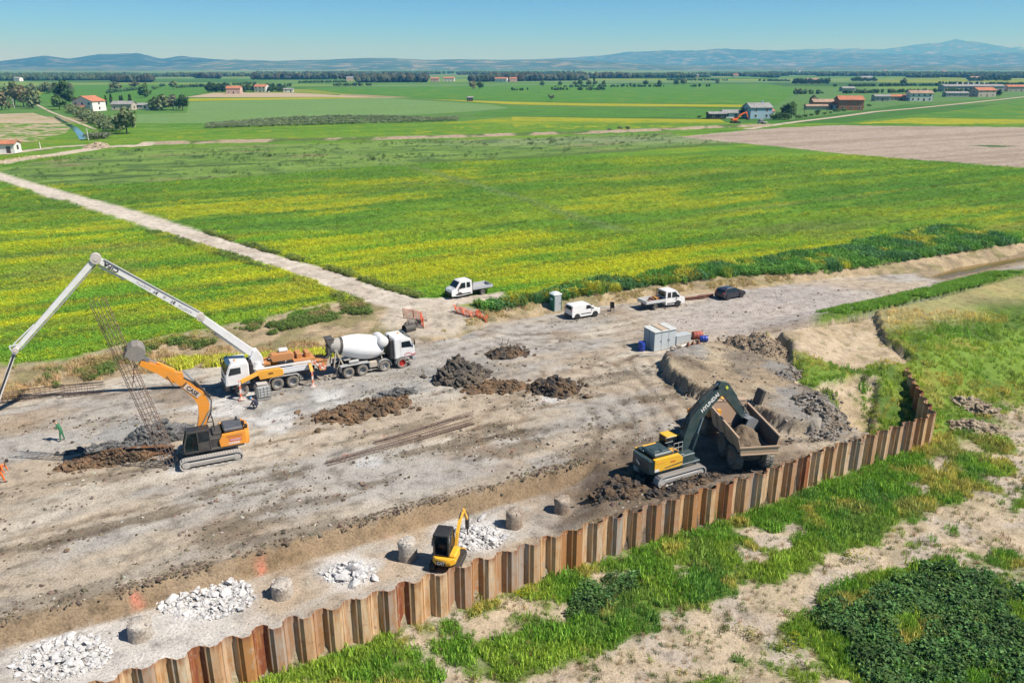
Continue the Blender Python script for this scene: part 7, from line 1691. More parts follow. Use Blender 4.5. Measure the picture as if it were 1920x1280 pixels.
# intermediate bulk container on a pallet
ib = thing('water_tank_cage', 'white water tank in a wire cage on a pallet beside the pump truck', 'water tank', P(492, 748) + Vector((0, .3, 0)), AX + .05)
m = MB(); [m.box((x, 0, .13), (.12, 1.0, .04)) for x in (-.5, -.25, 0, .25, .5)]; [m.box((0, y, .06), (1.2, .1, .10)) for y in (-.42, 0, .42)]; part('pallet', m, GREYP(), ib)
m = MB(); m.box((0, 0, .68), (1.10, .92, 1.0), b=.10); part('tank', m, paint('cloudy_tank', (.46, .48, .47), .5, .35), ib)
m = MB()
for z in (.25, .5, .75, 1.0, 1.2): [m.bar(a, b_, .025, .025) for a, b_ in (((-.58, -.49, z), (.58, -.49, z)), ((.58, -.49, z), (.58, .49, z)), ((.58, .49, z), (-.58, .49, z)), ((-.58, .49, z), (-.58, -.49, z)))]
for x in (-.58, -.3, 0, .3, .58): [m.bar((x, s * .49, .15), (x, s * .49, 1.2), .025, .025, (1, 0, 0)) for s in (-1, 1)]
for y in (-.25, .0, .25): [m.bar((s * .58, y, .15), (s * .58, y, 1.2), .025, .025, (1, 0, 0)) for s in (-1, 1)]
part('wire_cage', m, CHROME(), ib); m = MB(); m.lathe([(.01, 1.18), (.12, 1.18), (.12, 1.25), (.01, 1.26)], 14, 'z'); part('cap', m, BLACK(), ib)
m = MB(); m.box((0, 0, .05), (1.1, .9, .1), (0, 0, 0)); o = m.build('plastic_sheet', paint('dusty_sheet', (.45, .44, .42), .7, .5)); 
o.location = on(ib, (0, .05, 1.28)); o.rotation_euler = (.05, .06, AX); o.scale = (.8, .7, .6); tag(o, 'folded dusty sheet lying on top of the caged water tank', 'sheet')

# ================================================================ people
def person(name, label, loc, rz, J, cols, group=None, seed=0):
    """one continuous skinned body; J: joints in metres, cols: shirt, trousers, skin, hair/helmet"""
    names = list(J); idx = {n: i for i, n in enumerate(names)}; verts = [Vector(J[n][0]) for n in names]; rad = [J[n][1] for n in names]; E = []
    par = {'spine': 'pelvis', 'chest': 'spine', 'neck': 'chest', 'head': 'neck', 'crown': 'head'}
    for s in 'LR': par.update({'sho' + s: 'chest', 'elb' + s: 'sho' + s, 'wri' + s: 'elb' + s, 'palm' + s: 'wri' + s, 'hip' + s: 'pelvis', 'kne' + s: 'hip' + s, 'ank' + s: 'kne' + s, 'toe' + s: 'ank' + s})
    for c_, p_ in par.items(): E.append((idx[p_], idx[c_]))
    for s, sg in (('L', 1), ('R', -1)):
        pm_ = verts[idx['palm' + s]]; wr = verts[idx['wri' + s]]; d = (pm_ - wr).normalized(); side = d.orthogonal().normalized(); up_ = d.cross(side)
        for k in range(5):
            a = pm_ + side * (.018 * (k - 1.6)) if k < 4 else pm_ - d * .04 - side * .05; L = (.075, .085, .08, .062, .055)[k]
            dd = d if k < 4 else (d * .6 - side * .8).normalized(); i0 = len(verts); verts += [a + dd * L * .5, a + dd * L * .85 + up_ * .03]; rad += [.0095, .008]; E += [(idx['palm' + s], i0), (i0, i0 + 1)]
    me = bpy.data.meshes.new(name); me.from_pydata([tuple(v) for v in verts], E, []); o = bpy.data.objects.new(name, me); COL.objects.link(o)
    sk = o.modifiers.new('skin', 'SKIN'); sk.use_smooth_shade = True
    for i, r_ in enumerate(rad): me.skin_vertices[0].data[i].radius = (r_, r_) if i != idx['chest'] else (r_ * 1.25, r_ * .85)
    me.skin_vertices[0].data[idx['pelvis']].use_root = True; o.modifiers.new('sub', 'SUBSURF').levels = 1
    bpy.context.view_layer.update(); ev = bpy.data.meshes.new_from_object(o.evaluated_get(bpy.context.evaluated_depsgraph_get())); bpy.data.objects.remove(o)
    ev.materials.clear(); [ev.materials.append(c_) for c_ in cols[:4]]
    segs = {'crown': 2, 'head': 2, 'neck': 2, 'chest': 0, 'spine': 0}
    for s in 'LR': segs.update({'sho' + s: 0, 'elb' + s: 0, 'wri' + s: 0, 'palm' + s: 2, 'hip' + s: 1, 'kne' + s: 1, 'ank' + s: 1, 'toe' + s: 3})
    S = [(Vector(J[par[c_]][0]), Vector(J[c_][0]), k) for c_, k in segs.items()]
    for f in ev.polygons:
        best = (9, 0); c = f.center
        for a, b_, k in S:
            ab = b_ - a; t = max(0, min(1, (c - a).dot(ab) / max(ab.length_squared, 1e-9))); dd = (c - a - ab * t).length
            if dd < best[0]: best = (dd, k)
        f.material_index = best[1]
    o = bpy.data.objects.new(name, ev); COL.objects.link(o); o.location = loc; o.rotation_euler = (0, 0, rz); tag(o, label, 'person', group)
    h = Vector(J['head'][0]); n_ = (Vector(J['crown'][0]) - Vector(J['neck'][0])).normalized(); fwd = Vector((1, 0, 0)); fwd = (fwd - n_ * fwd.dot(n_)).normalized(); sd = n_.cross(fwd)
    m = MB(); m.M = Matrix((sd, fwd, n_)).transposed().to_4x4(); m.M.translation = h + n_ * .06; m.lathe([(.118, -.02), (.122, .02), (.105, .08), (.06, .115), (.005, .125)], 14, 'z')
    if len(cols) > 5: m.box((0, .13, .0), (.17, .12, .015))
    part('helmet' if len(cols) > 5 else 'hair', m, cols[4], o)
    m = MB(); m.M = Matrix((fwd, sd, n_)).transposed().to_4x4(); m.M.translation = h; m.prism([(.09, -.01), (.125, -.025), (.09, .03)], -.014, .014, 'xz'); part('nose', m, cols[2], o)
    for s in (-1, 1):
        m = MB(); m.M = Matrix((fwd, sd, n_)).transposed().to_4x4(); m.M.translation = h; m.box((.098, s * .036, .03), (.012, .024, .012)); part('eye', m, BLACK(), o); m = MB(); m.M = Matrix((fwd, sd, n_)).transposed().to_4x4(); m.M.translation = h; m.box((0, s * .105, .01), (.04, .02, .06), b=.008); part('ear', m, cols[2], o)
    m = MB(); m.M = Matrix((fwd, sd, n_)).transposed().to_4x4(); m.M.translation = h; m.box((.096, 0, -.048), (.012, .045, .01)); part('mouth', m, paint('lips', (.30, .10, .08), .6, 0), o)
    return o
SKIN = paint('skin', (.50, .28, .19), .6, .05, var=.05); BOOT = paint('boots', (.05, .035, .025), .8, .4); HAIR = paint('dark_hair', (.03, .018, .012), .7, 0)
GRN_C = paint('green_overalls', (.03, .17, .075), .85, .12, var=.12); BLU_C = paint('navy_workwear', (.015, .022, .05), .85, .15); RED_C = paint('red_workwear', (.62, .03, .02), .8, .05); ORG_C = paint('orange_workwear', (.80, .15, .02), .8, .08); HIV = paint('lime_vest', (.50, .62, .05), .75, .05)
def stand(lean=.0, arms='front', stride=.12):
    J = {'pelvis': ((0, 0, .95), .145), 'spine': ((.03 + lean * .3, 0, 1.15), .135), 'chest': ((.04 + lean * .7, 0, 1.36), .15), 'neck': ((.06 + lean, 0, 1.52), .055), 'head': ((.09 + lean * 1.25, 0, 1.63), .098), 'crown': ((.09 + lean * 1.35, 0, 1.73), .085)}
    for s, g_ in (('L', 1), ('R', -1)):
        x = J['chest'][0][0]; J['sho' + s] = ((x, g_ * .19, 1.42), .068); 
        if arms == 'front': J['elb' + s] = ((x + .02, g_ * .27, 1.14), .05); J['wri' + s] = ((x + .26, g_ * .10, 1.12), .036); J['palm' + s] = ((x + .33, g_ * .06, 1.13), .034)
        else: J['elb' + s] = ((x + .06, g_ * .26, 1.13), .05); J['wri' + s] = ((x + .16, g_ * .26, .90), .036); J['palm' + s] = ((x + .18, g_ * .25, .82), .034)
        d = stride * g_; J['hip' + s] = ((0, g_ * .10, .90), .105); J['kne' + s] = ((d * .6 + .03, g_ * .11, .50), .072); J['ank' + s] = ((d, g_ * .12, .09), .05); J['toe' + s] = ((d + .19, g_ * .13, .045), .042)
    return J
def sit(h=.0):
    J = {'pelvis': ((0, 0, .52 + h), .14), 'spine': ((-.02, 0, .72 + h), .13), 'chest': ((0, 0, .93 + h), .15), 'neck': ((.03, 0, 1.09 + h), .055), 'head': ((.07, 0, 1.20 + h), .098), 'crown': ((.07, 0, 1.30 + h), .085)}
    for s, g_ in (('L', 1), ('R', -1)):
        J['sho' + s] = ((0, g_ * .19, .99 + h), .068); J['elb' + s] = ((.14, g_ * .27, .76 + h), .05); J['wri' + s] = ((.38, g_ * .22, .74 + h), .036); J['palm' + s] = ((.46, g_ * .20, .76 + h), .034)
        J['hip' + s] = ((.05, g_ * .10, .50 + h), .105); J['kne' + s] = ((.46, g_ * .13, .50 + h), .075); J['ank' + s] = ((.50, g_ * .13, .10 + h), .05); J['toe' + s] = ((.66, g_ * .13, .05 + h), .042)
    return J
def crouch():
    J = {'pelvis': ((0, 0, .42), .15), 'spine': ((.10, 0, .58), .14), 'chest': ((.26, 0, .72), .155), 'neck': ((.40, 0, .80), .055), 'head': ((.50, 0, .86), .098), 'crown': ((.56, 0, .95), .085)}
    for s, g_ in (('L', 1), ('R', -1)):
        J['sho' + s] = ((.28, g_ * .19, .76), .068); J['elb' + s] = ((.44, g_ * .26, .52), .05); J['wri' + s] = ((.60, g_ * .14, .34), .036); J['palm' + s] = ((.66, g_ * .10, .28), .034)
        J['hip' + s] = ((.02, g_ * .11, .40), .105); J['kne' + s] = ((.40, g_ * .18, .46), .075); J['ank' + s] = ((.14, g_ * .16, .09), .05); J['toe' + s] = ((.33, g_ * .17, .045), .042)
    return J
person('person', 'person in green overalls and dark vest standing near the bored hole, head lowered', G(118, 826), R(200), stand(.16, 'front'), (GRN_C, GRN_C, SKIN, BOOT, HAIR))
m = MB()
o = person('person', 'person in navy workwear and blue helmet crouching by the pump truck outrigger', G(484, 766), R(170), crouch(), (BLU_C, BLU_C, SKIN, BOOT, BLUEP() if False else paint('light_blue_helmet', (.06, .30, .55), .4, .1), 'helmet'))
person('person', 'person in orange workwear bending at the edge of the platform, partly out of frame', G(2, 906), R(10), stand(.42, 'down', .2), (ORG_C, ORG_C, SKIN, BOOT, HAIR))
def seat_at(root, p, dz): v = on(root, p); v.z = p[2] + dz + root.location.z; return v
person('person', 'operator in red workwear sitting in the cab of the orange excavator', seat_at(ce, (.56, .71, 1.25), 0), ce.rotation_euler.z, sit(0), (RED_C, RED_C, SKIN, BOOT, HAIR))
# ================================================================ trees, houses and other things on the plain
def tree_mat(name):
    m, nt, b = node_mat(name); oi = nt.nodes.new('ShaderNodeObjectInfo'); a2 = nt.nodes.new('ShaderNodeAttribute'); a2.attribute_name = 'shade'
    c = mixc(nt, 1.0, oi.outputs['Color'], a2.outputs['Color'], 'MULTIPLY'); nt.links.new(c, b.inputs['Base Color']); b.inputs['Roughness'].default_value = .8; b.inputs['Specular IOR Level'].default_value = .15
    tr = nt.nodes.new('ShaderNodeBsdfTranslucent'); nt.links.new(c, tr.inputs['Color']); mx_ = nt.nodes.new('ShaderNodeMixShader'); mx_.inputs[0].default_value = .2; nt.links.new(b.outputs[0], mx_.inputs[1]); nt.links.new(tr.outputs[0], mx_.inputs[2])
    nt.links.new(mx_.outputs[0], [n for n in nt.nodes if n.type == 'OUTPUT_MATERIAL'][0].inputs['Surface']); return m
M_TREE = tree_mat('tree_foliage'); BARK = paint('bark', (.13, .10, .075), .9, .2, var=.25)
def crown_mesh(kind, seed):
    """leaf clumps spread through several uneven lobes, unit height 1, base of the crown near .25"""
    r = random.Random(seed); V = []; F = []; S = []
    lobes = []
    if kind == 'cypress': lobes = [((0, 0, .1 + .085 * i), .10 * (1 - abs(i - 4) / 8.5), .09) for i in range(10)]
    elif kind == 'bush': lobes = [((r.uniform(-.4, .4), r.uniform(-.4, .4), r.uniform(.25, .55)), r.uniform(.28, .42), r.uniform(.22, .36)) for _ in range(7)]
    elif kind == 'bare': lobes = [((r.uniform(-.25, .25), r.uniform(-.25, .25), r.uniform(.4, .85)), r.uniform(.12, .2), r.uniform(.1, .18)) for _ in range(9)]
    else:
        lobes = [((0, 0, .58), .32, .30)] + [((.25 * math.cos(a), .25 * math.sin(a), r.uniform(.26, .70)), r.uniform(.19, .29), r.uniform(.18, .26)) for a in [r.uniform(0, 6.28) for _ in range(8)]] + [((r.uniform(-.12, .12), r.uniform(-.12, .12), .86), .17, .13)]
    n = {'cypress': 300, 'bush': 420, 'bare': 220}.get(kind, 620)
    for _ in range(n):
        c, rx, rz = r.choice(lobes); u = Vector((r.gauss(0, 1), r.gauss(0, 1), r.gauss(0, 1))).normalized(); q = (r.random() ** .35)
        p = Vector((c[0] + u.x * rx * q, c[1] + u.y * rx * q, c[2] + u.z * rz * q)); a = Vector((r.gauss(0, 1), r.gauss(0, 1), r.gauss(0, .7))).normalized(); b = a.cross(u + Vector((0, 0, .3))).normalized(); w = r.uniform(.045, .09) * (.6 if kind == 'cypress' else 1)
        s = r.uniform(.6, 1.4); s = (s * r.uniform(.85, 1.2), s, s * r.uniform(.8, 1.1), 1); k = len(V); V += [tuple(p - a * w), tuple(p - b * w * .8), tuple(p + a * w), tuple(p + b * w * .8)]; F.append((k, k + 1, k + 2, k + 3)); S += [s] * 4
    return np_mesh('crown', V, np.array(F), M_TREE, attrs={'shade': ('FLOAT_COLOR', S)}, link=False)
def trunk_mesh(kind):
    m = MB(); m.tube([(0, 0, -.02), (.01, 0, .3), (0, .01, .55), (.01, 0, .8)], [.030, .022, .015, .006], 7)
    if kind != 'cypress':
        for a in (.3, 1.7, 2.9, 4.2, 5.4): m.tube([(0, 0, .28), (.12 * math.cos(a), .12 * math.sin(a), .45), (.24 * math.cos(a), .24 * math.sin(a), .62)], [.014, .010, .004], 5)
    o = m.build('trunk', BARK); me = o.data; bpy.data.objects.remove(o); return me
CR = {k: [crown_mesh(k, 50 + 7 * i + j) for j in range(3)] for i, k in enumerate(('broad', 'cypress', 'bush', 'bare'))}; TK = {k: trunk_mesh(k) for k in ('broad', 'cypress')}
_tc = [0]
def tree(px, py, hpx, kind='broad', col=(.07, .11, .035), label=None, group=None, wide=1.0, name=None, cat='tree', zf=ZF):
    p = P(px, py, zf); depth = p.y * math.cos(PITCH) + (CAMH - zf) * math.sin(PITCH); h = hpx * depth / FPX / math.cos(PITCH) * 1.02
    _tc[0] += 1; i = _tc[0]; nm = name or {'broad': 'broadleaf_tree', 'cypress': 'cypress_tree', 'bush': 'bush', 'bare': 'sparse_tree'}[kind]
    t = thing(nm, label, cat, p, random.uniform(0, 6.28), group)
    if kind != 'bush': k = bpy.data.objects.new('trunk', TK['cypress' if kind == 'cypress' else 'broad']); COL.objects.link(k); k.parent = t; k.scale = (h, h, h)
    c = bpy.data.objects.new('crown', CR[kind][i % 3]); COL.objects.link(c); c.parent = t; c.scale = (h * wide, h * wide, h * (1.14 if kind == 'broad' else 1)); c.location.z = -.13 * h if kind == 'broad' else 0; j = random.uniform(.85, 1.15); c.color = (col[0] * j * 1.9, col[1] * j * 1.9, col[2] * j * 1.9, 1); return t
OLV = (.085, .11, .05); DKG = (.032, .062, .022); MID = (.055, .10, .03); BRN = (.115, .11, .06); GRY = (.10, .115, .075)
# trees near the white farmhouse and along the canal
for px, py, hp, k, c, lb, w in (
 (238, 251, 46, 'broad', OLV, 'large olive green tree standing alone beside the canal', 1.0), (272, 183, 24, 'broad', MID, 'round green tree alone in the green field beyond the farmhouse', 1.1),
 (123, 200, 44, 'broad', DKG, 'dark tree at the left gable of the white farmhouse', .9), (112, 206, 26, 'broad', MID, 'lower dark tree in front of the farmhouse gable tree', 1.1), (176, 192, 16, 'bush', DKG, 'dark bush behind the white farmhouse', 1.3),
 (200, 198, 18, 'cypress', DKG, 'thin cypress nearest the white farmhouse', 1.4), (210, 199, 22, 'cypress', DKG, 'tallest cypress between the farmhouse and the barn', 1.5), (226, 194, 14, 'cypress', DKG, 'short cypress behind the low barn', 1.5), (230, 194, 15, 'cypress', DKG, 'second short cypress behind the low barn', 1.5), (245, 196, 18, 'cypress', DKG, 'thick cypress at the end of the barn', 2.0),
 (305, 207, 27, 'broad', OLV, 'wide grey green tree in the grove right of the barn', 1.3), (325, 206, 26, 'broad', GRY, 'middle tree of the grove beyond the barn', 1.2), (343, 207, 27, 'broad', DKG, 'dark tree at the end of the grove by the pale field', 1.0), (290, 206, 20, 'broad', MID, 'low tree of the grove nearest the sheds', 1.1),
 (28, 198, 40, 'broad', OLV, 'tall olive tree in the cluster by the left edge', 1.0), (45, 200, 36, 'broad', BRN, 'brownish tree in the left edge cluster', 1.1), (62, 203, 32, 'broad', OLV, 'right hand tree of the left edge cluster', 1.0), (4, 206, 32, 'broad', BRN, 'half cut off tree at the left edge of the view', 1.1), (60, 178, 20, 'broad', OLV, 'small tree behind the left edge cluster', 1.0),
 (88, 176, 20, 'broad', OLV, 'first of the olive trees in the far green field', 1.2), (102, 175, 18, 'broad', OLV, 'paler tree beside the first far olive tree', 1.1), (122, 172, 14, 'broad', OLV, 'low round tree beyond the farmhouse tree', 1.5), (132, 172, 15, 'broad', GRY, 'grey tree beside the low round tree', 1.0),
 (215, 170, 15, 'broad', OLV, 'pair tree with brown crown in the far field', 1.2), (222, 169, 13, 'broad', BRN, 'smaller brown tree of the far pair', 1.1), (254, 169, 16, 'bare', BRN, 'sparse brown tree in the far field', 1.4), (292, 168, 9, 'bush', MID, 'small round bush in the far green field', 1.2), (325, 168, 15, 'broad', OLV, 'solitary tree in the far field near the bare strip', 1.0),
 (1033, 190, 12, 'bare', GRY, 'small leafless looking tree in the wide green field', 1.3), (887, 167, 14, 'broad', BRN, 'brownish tree at the field edge before the far village', 1.1), (900, 168, 14, 'broad', DKG, 'dark tree beside the brownish tree before the far village', 1.0),
 (1395, 221, 21, 'broad', DKG, 'dark tree at the side of the pale blue house', 1.0), (1476, 222, 26, 'broad', DKG, 'dark tree group right of the pale blue house', 1.2), (1484, 212, 20, 'broad', MID, 'thin green tree standing before the pale gable', .8), (1465, 224, 18, 'bush', DKG, 'dark bush in front of the blue house', 1.3), (1452, 224, 14, 'bush', MID, 'green bush at the drive of the blue house', 1.2),
 (1525, 196, 16, 'broad', GRY, 'grey tree behind the long brick barn', 1.1), (1533, 213, 9, 'bush', DKG, 'small dark bush on the grass before the brick barn', 1.0), (1694, 161, 13, 'broad', OLV, 'solitary round tree in the far right field', 1.0), (1706, 187, 15, 'broad', DKG, 'dark tree left of the white house by the road', .9), (1738, 188, 15, 'broad', DKG, 'dark tree hiding the end of the white house', 1.3), (1872, 181, 12, 'broad', DKG, 'dark tree beside the stone house on the right', 1.0), (1692, 183, 8, 'bush', MID, 'round bush near the low brick shed', 1.2),
 (1495, 180, 14, 'bare', GRY, 'pale leafless tree in the far right field', 1.2), (1178, 243, 9, 'bush', OLV, 'bush on the earth ridge beyond the crop', 1.2), (1162, 243, 7, 'bush', GRY, 'low grey bush on the earth ridge', 1.2), (1142, 245, 6, 'bush', GRY, 'smallest bush on the earth ridge', 1.3),
 (1310, 221, 6, 'bush', DKG, 'low bush left of the small farm sheds', 1.5)):
    tree(px, py, hp, k, c, lb, None, w)
# hedges along the canal and round the farms, each plant on its own
g = 'plants of the hedge along the canal'
for i in range(17): f = i / 16; tree(133 + f * 82, 209 + f * 38 + random.uniform(-1, 1), 18 + 8 * f, 'bush', OLV, 'leafy shrub in the hedge along the canal', g, 1.1)
for i in range(4): tree(171 + i * 9, 262 - i * 1, 18 - i, 'bush', GRY, 'rounded shrub of the hedge end beside the canal water', 'rounded shrubs at the canal bend', 1.1)
g = 'young trees of the plantation strip'
for i in range(260):
    f = (i + .5) / 260; row = i % 4; px = 388 + f * 472; yb = 240.5 - f * 14 - row * (1.6 + 2.6 * math.sin(min(1, f * 1.1) * math.pi)); tree(px + random.uniform(-2, 2), yb, random.uniform(6.5, 9) * (1 - .2 * f), 'bush', (.115, .15, .08), 'grey green young tree in the plantation strip', g, 1.25, 'young_tree')
g = 'trees of the dark grove by the red roofed farm'
for i in range(13): tree(390 + i * 3.2 + random.uniform(-1, 1), 173, random.uniform(12, 17), 'broad', DKG, 'dark tree in the grove left of the red roofed farm', g, 1.0)
for i in range(16): tree(452 + i * 5.4, 173 - random.uniform(0, 1.5), random.uniform(9, 14), 'broad', DKG, 'dark tree in the grove between the two red roofed farms', 'trees between the two red roofed farms', 1.0)
g = 'scattered trees at the far edge of the green field'
for px, py, hp in ((1017, 161, 9), (1050, 161, 8), (1078, 161, 8), (1088, 160, 11), (1104, 161, 10), (1116, 161, 9), (1132, 161, 9), (1182, 161, 5), (1210, 161, 10), (1236, 161, 10), (1268, 160, 10), (1281, 160, 12), (1345, 157, 7), (1210, 160, 8)): tree(px, py, hp, 'broad', OLV if random.random() < .5 else MID, 'small tree at the far edge of the wide green field', g, 1.1)
tree(1114, 154, 14, 'cypress', DKG, 'tall cypress at the far edge of the green field', None, 1.6)
g = 'trees round the small farm on the far right'
for i in range(14): tree(1490 + i * 4.8, 158, random.uniform(7, 11), 'broad', DKG, 'dark tree in the row round the small far farm', g, 1.0)
for i in range(12): tree(1598 + i * 4.0, 153, random.uniform(4, 8), 'broad', DKG, 'dark tree round the white roofed far farm', 'trees round the white roofed far farm', 1.1)
for i in range(16): tree(1815 + i * 5.2, 152, random.uniform(5, 9), 'broad', DKG, 'dark tree of the far grove near the right edge', 'trees of the far right grove', 1.2)
g = 'shrubs along the farm road by the blue house'
for i in range(12): tree(1497 + i * 12, 222 - i * 1.9 + random.uniform(-1, 1), random.uniform(5, 9), 'bush', MID, 'green shrub along the farm road', g, 1.2)
# distant woods and the belt of scattered trees under the hills: masses that nobody could count
def wood(name, strips, n, hh, col, seed):
    rg = np.random.default_rng(seed); V = []; F = []; S = []
    for (x0, y0, x1, y1, w, dn) in strips:
        for _ in range(int(n * dn)):
            f = rg.random(); p = P(x0 + (x1 - x0) * f, y0 + (y1 - y0) * f - abs(rg.normal(0, w)), ZF); h = hh * rg.uniform(.6, 1.3)
            if vnoise(np.array([p.x]), np.array([p.y * .3]), hh * 9, seed)[0] < .36: continue
            s = rg.uniform(.5, 1.4); r_ = h * rg.uniform(.35, .6)
            v = ICO * np.array([r_, r_, h * .5]) * (1 + (rg.random((12, 1)) - .5) * .5) + np.array([p.x, p.y, ZF + h * .5]); k = len(V) * 12
            V.append(v); F.append(ICF + k); S.append(np.tile(np.array([col[0] * s * rg.uniform(.8, 1.3), col[1] * s, col[2] * s, 1]), (12, 1)))
    m = bpy.data.materials.get('distant_wood')
    if m is None: m, nt, b = node_mat('distant_wood'); at_ = N(nt, 'ShaderNodeAttribute', attribute_name='Col'); nt.links.new(at_.outputs['Color'], b.inputs['Base Color']); b.inputs['Roughness'].default_value = .95; b.inputs['Specular IOR Level'].default_value = .05
    tag(np_mesh(name, np.concatenate(V), np.concatenate(F), m, attrs={'Col': ('FLOAT_COLOR', np.concatenate(S))}), kind='stuff')
wood('distant_pine_wood', [(470, 149.5, 960, 148, .5, .9), (212, 154.8, 335, 154.5, .2, .35), (365, 147, 480, 149, .4, .3), (670, 155, 800, 154.6, .4, .25), (880, 154, 1100, 151, .9, .6), (950, 148, 1180, 147, .6, .5)], 800, 11, (.06, .075, .045), 71)
wood('distant_trees', [(-60, 152, 220, 151, 1.6, .8), (0, 146, 480, 144, 1.5, .7), (1000, 147, 1460, 146, 1.3, 1.1), (1250, 143, 1980, 143, 1.0, 1.0), (1440, 141, 2000, 142, 1.0, .9), (480, 141, 1100, 140, 1.2, .8), (1700, 146, 1980, 147, .8, .5)], 3200, 8.5, (.055, .09, .042), 72)
wood('field_hedges', [(1490, 177, 1860, 172, .15, .8), (480, 163, 700, 161, .2, .5), (1040, 164, 1330, 163, .15, .4), (1250, 151, 1480, 153, .3, .7), (560, 156, 650, 155, .2, .4), (1560, 163, 1760, 161, .2, .5), (330, 166, 480, 158, .4, .4), (1760, 158, 1980, 160, .3, .7), (200, 176, 330, 160, .6, .3), (960, 170, 1160, 169, .1, .25), (0, 171, 120, 167, .3, .5)], 260, 3.6, (.05, .095, .035), 73)
# ---------------------------------------------------------------- buildings
TILE = earth('terracotta_roof', (.50, .20, .11), (.40, .17, .10), .6); TILEP = earth('weathered_tiles', (.42, .28, .20), (.33, .23, .17), .6); GREYR = earth('fibre_cement_roof', (.30, .30, .29), (.24, .235, .23), .5); BRICKW = earth('brick_wall', (.45, .17, .09), (.40, .20, .12), .5); PLAST = paint('white_plaster', (.74, .73, .70), .8, .12, nscale=.5); PLBLUE = paint('pale_blue_plaster', (.36, .50, .60), .8, .08, nscale=.5); STONE = paint('pale_stone_wall', (.46, .41, .34), .9, .2, nscale=.5); PINK = paint('rose_plaster', (.58, .40, .32), .85, .1, nscale=.5)
def house(name, label, px, py, w, d, h, roof, wall, roofm, rz=AX, pitch=.35, wins=3, door=True, cat='farmhouse', axis='x', porch=None, chim=False, storeys=1):
    p = P(px, py, ZF); t = thing(name, label, cat, p + Vector((0, d * .5, 0)), rz); m = MB(); hw, hd_ = w / 2, d / 2
    if axis == 'x': rh = hd_ * pitch * 2 * .5; m.prism([(-hd_, 0), (hd_, 0), (hd_, h), (0, h + rh), (-hd_, h)], -hw, hw, 'yz')
    else: rh = hw * pitch; m.prism([(-hw, 0), (hw, 0), (hw, h), (0, h + rh), (-hw, h)], -hd_, hd_, 'xz')
    m.build('wall', wall, t)
    for s in (-1, 1):
        m = MB()
        if axis == 'x': m.add([(-hw - .4, s * (hd_ + .5), h - .12), (hw + .4, s * (hd_ + .5), h - .12), (hw + .4, 0, h + rh + .12), (-hw - .4, 0, h + rh + .12), (-hw - .4, s * (hd_ + .5), h + .06), (hw + .4, s * (hd_ + .5), h + .06), (hw + .4, 0, h + rh + .32), (-hw - .4, 0, h + rh + .32)], [(0, 1, 2, 3), (7, 6, 5, 4), (0, 4, 5, 1), (1, 5, 6, 2), (2, 6, 7, 3), (3, 7, 4, 0)])
        else: m.add([(s * (hw + .5), -hd_ - .4, h - .12), (s * (hw + .5), hd_ + .4, h - .12), (0, hd_ + .4, h + rh + .12), (0, -hd_ - .4, h + rh + .12), (s * (hw + .5), -hd_ - .4, h + .06), (s * (hw + .5), hd_ + .4, h + .06), (0, hd_ + .4, h + rh + .32), (0, -hd_ - .4, h + rh + .32)], [(0, 1, 2, 3), (7, 6, 5, 4), (0, 4, 5, 1), (1, 5, 6, 2), (2, 6, 7, 3), (3, 7, 4, 0)])
        ro = m.build('roof', roofm, t)
    if chim: m = MB(); m.box((hw * .4, 0, h + rh + .5), (.8, .8, 1.4)); m.build('chimney', wall, ro)
    for st in range(storeys):
        for i in range(wins):
            x = -hw + (i + .5) * w / wins; z = 1.6 + st * 2.9
            if z + .8 > h: continue
            if door and st == 0 and i == wins // 2: m = MB(); m.box((x, -hd_ - .03, 1.05), (1.2, .10, 2.1)); m.build('door', DARKST(), t); continue
            m = MB(); m.box((x, -hd_ - .04, z), (1.25, .10, 1.45)); f_ = m.build('window', PLAST if wall is not PLAST else GREYP(), t); m = MB(); m.box((x, -hd_ - .085, z), (1.0, .03, 1.2)); m.build('pane', GLASS(), f_)
    for s in (-1, 1):
        for st in range(storeys): m = MB(); m.box((s * (hw + .03), 0, 1.7 + st * 2.9), (.10, 1.2, 1.4)); m.build('window', GLASS(), t)
    if porch: m = MB(); m.add([(-hw, -hd_ - porch, 2.4), (hw * .3, -hd_ - porch, 2.4), (hw * .3, -hd_, 3.1), (-hw, -hd_, 3.1), (-hw, -hd_ - porch, 2.6), (hw * .3, -hd_ - porch, 2.6), (hw * .3, -hd_, 3.3), (-hw, -hd_, 3.3)], [(0, 1, 2, 3), (7, 6, 5, 4), (0, 4, 5, 1), (1, 5, 6, 2), (2, 6, 7, 3), (3, 7, 4, 0)]); m.build('porch_roof', roofm, t); [MB().box((x, -hd_ - porch + .2, 1.2), (.3, .3, 2.4)).build('porch_post', wall, t) for x in (-hw + .2, hw * .3 - .2)]
    return t
house('farmhouse', 'white farmhouse with red tiled roof beside the canal hedge', 160, 209, 14, 12, 5.8, 0, PLAST, TILE, R(-12), .42, 3, True, axis='y', porch=3.5, storeys=2)
house('barn', 'low stone barn with grey roof between cypresses and the grove', 228, 207, 12.5, 8, 3.6, 0, STONE, GREYR, R(2), .4, 3, True, 'barn')
house('farm_shed', 'low grey shed in front of the grove, nearest the barn', 263, 205, 9, 6, 2.6, 0, GREYP(), GREYR, R(10), .3, 2, True, 'shed'); house('farm_shed', 'pale low shed half hidden by the grove trees', 279, 206, 8, 6, 2.8, 0, PLAST, GREYR, R(-6), .3, 2, True, 'shed')
house('farmhouse', 'pink farmhouse with red roof at the end of the dark grove', 437, 176, 14, 10, 5.2, 0, PINK, TILE, R(5), .4, 3, True)
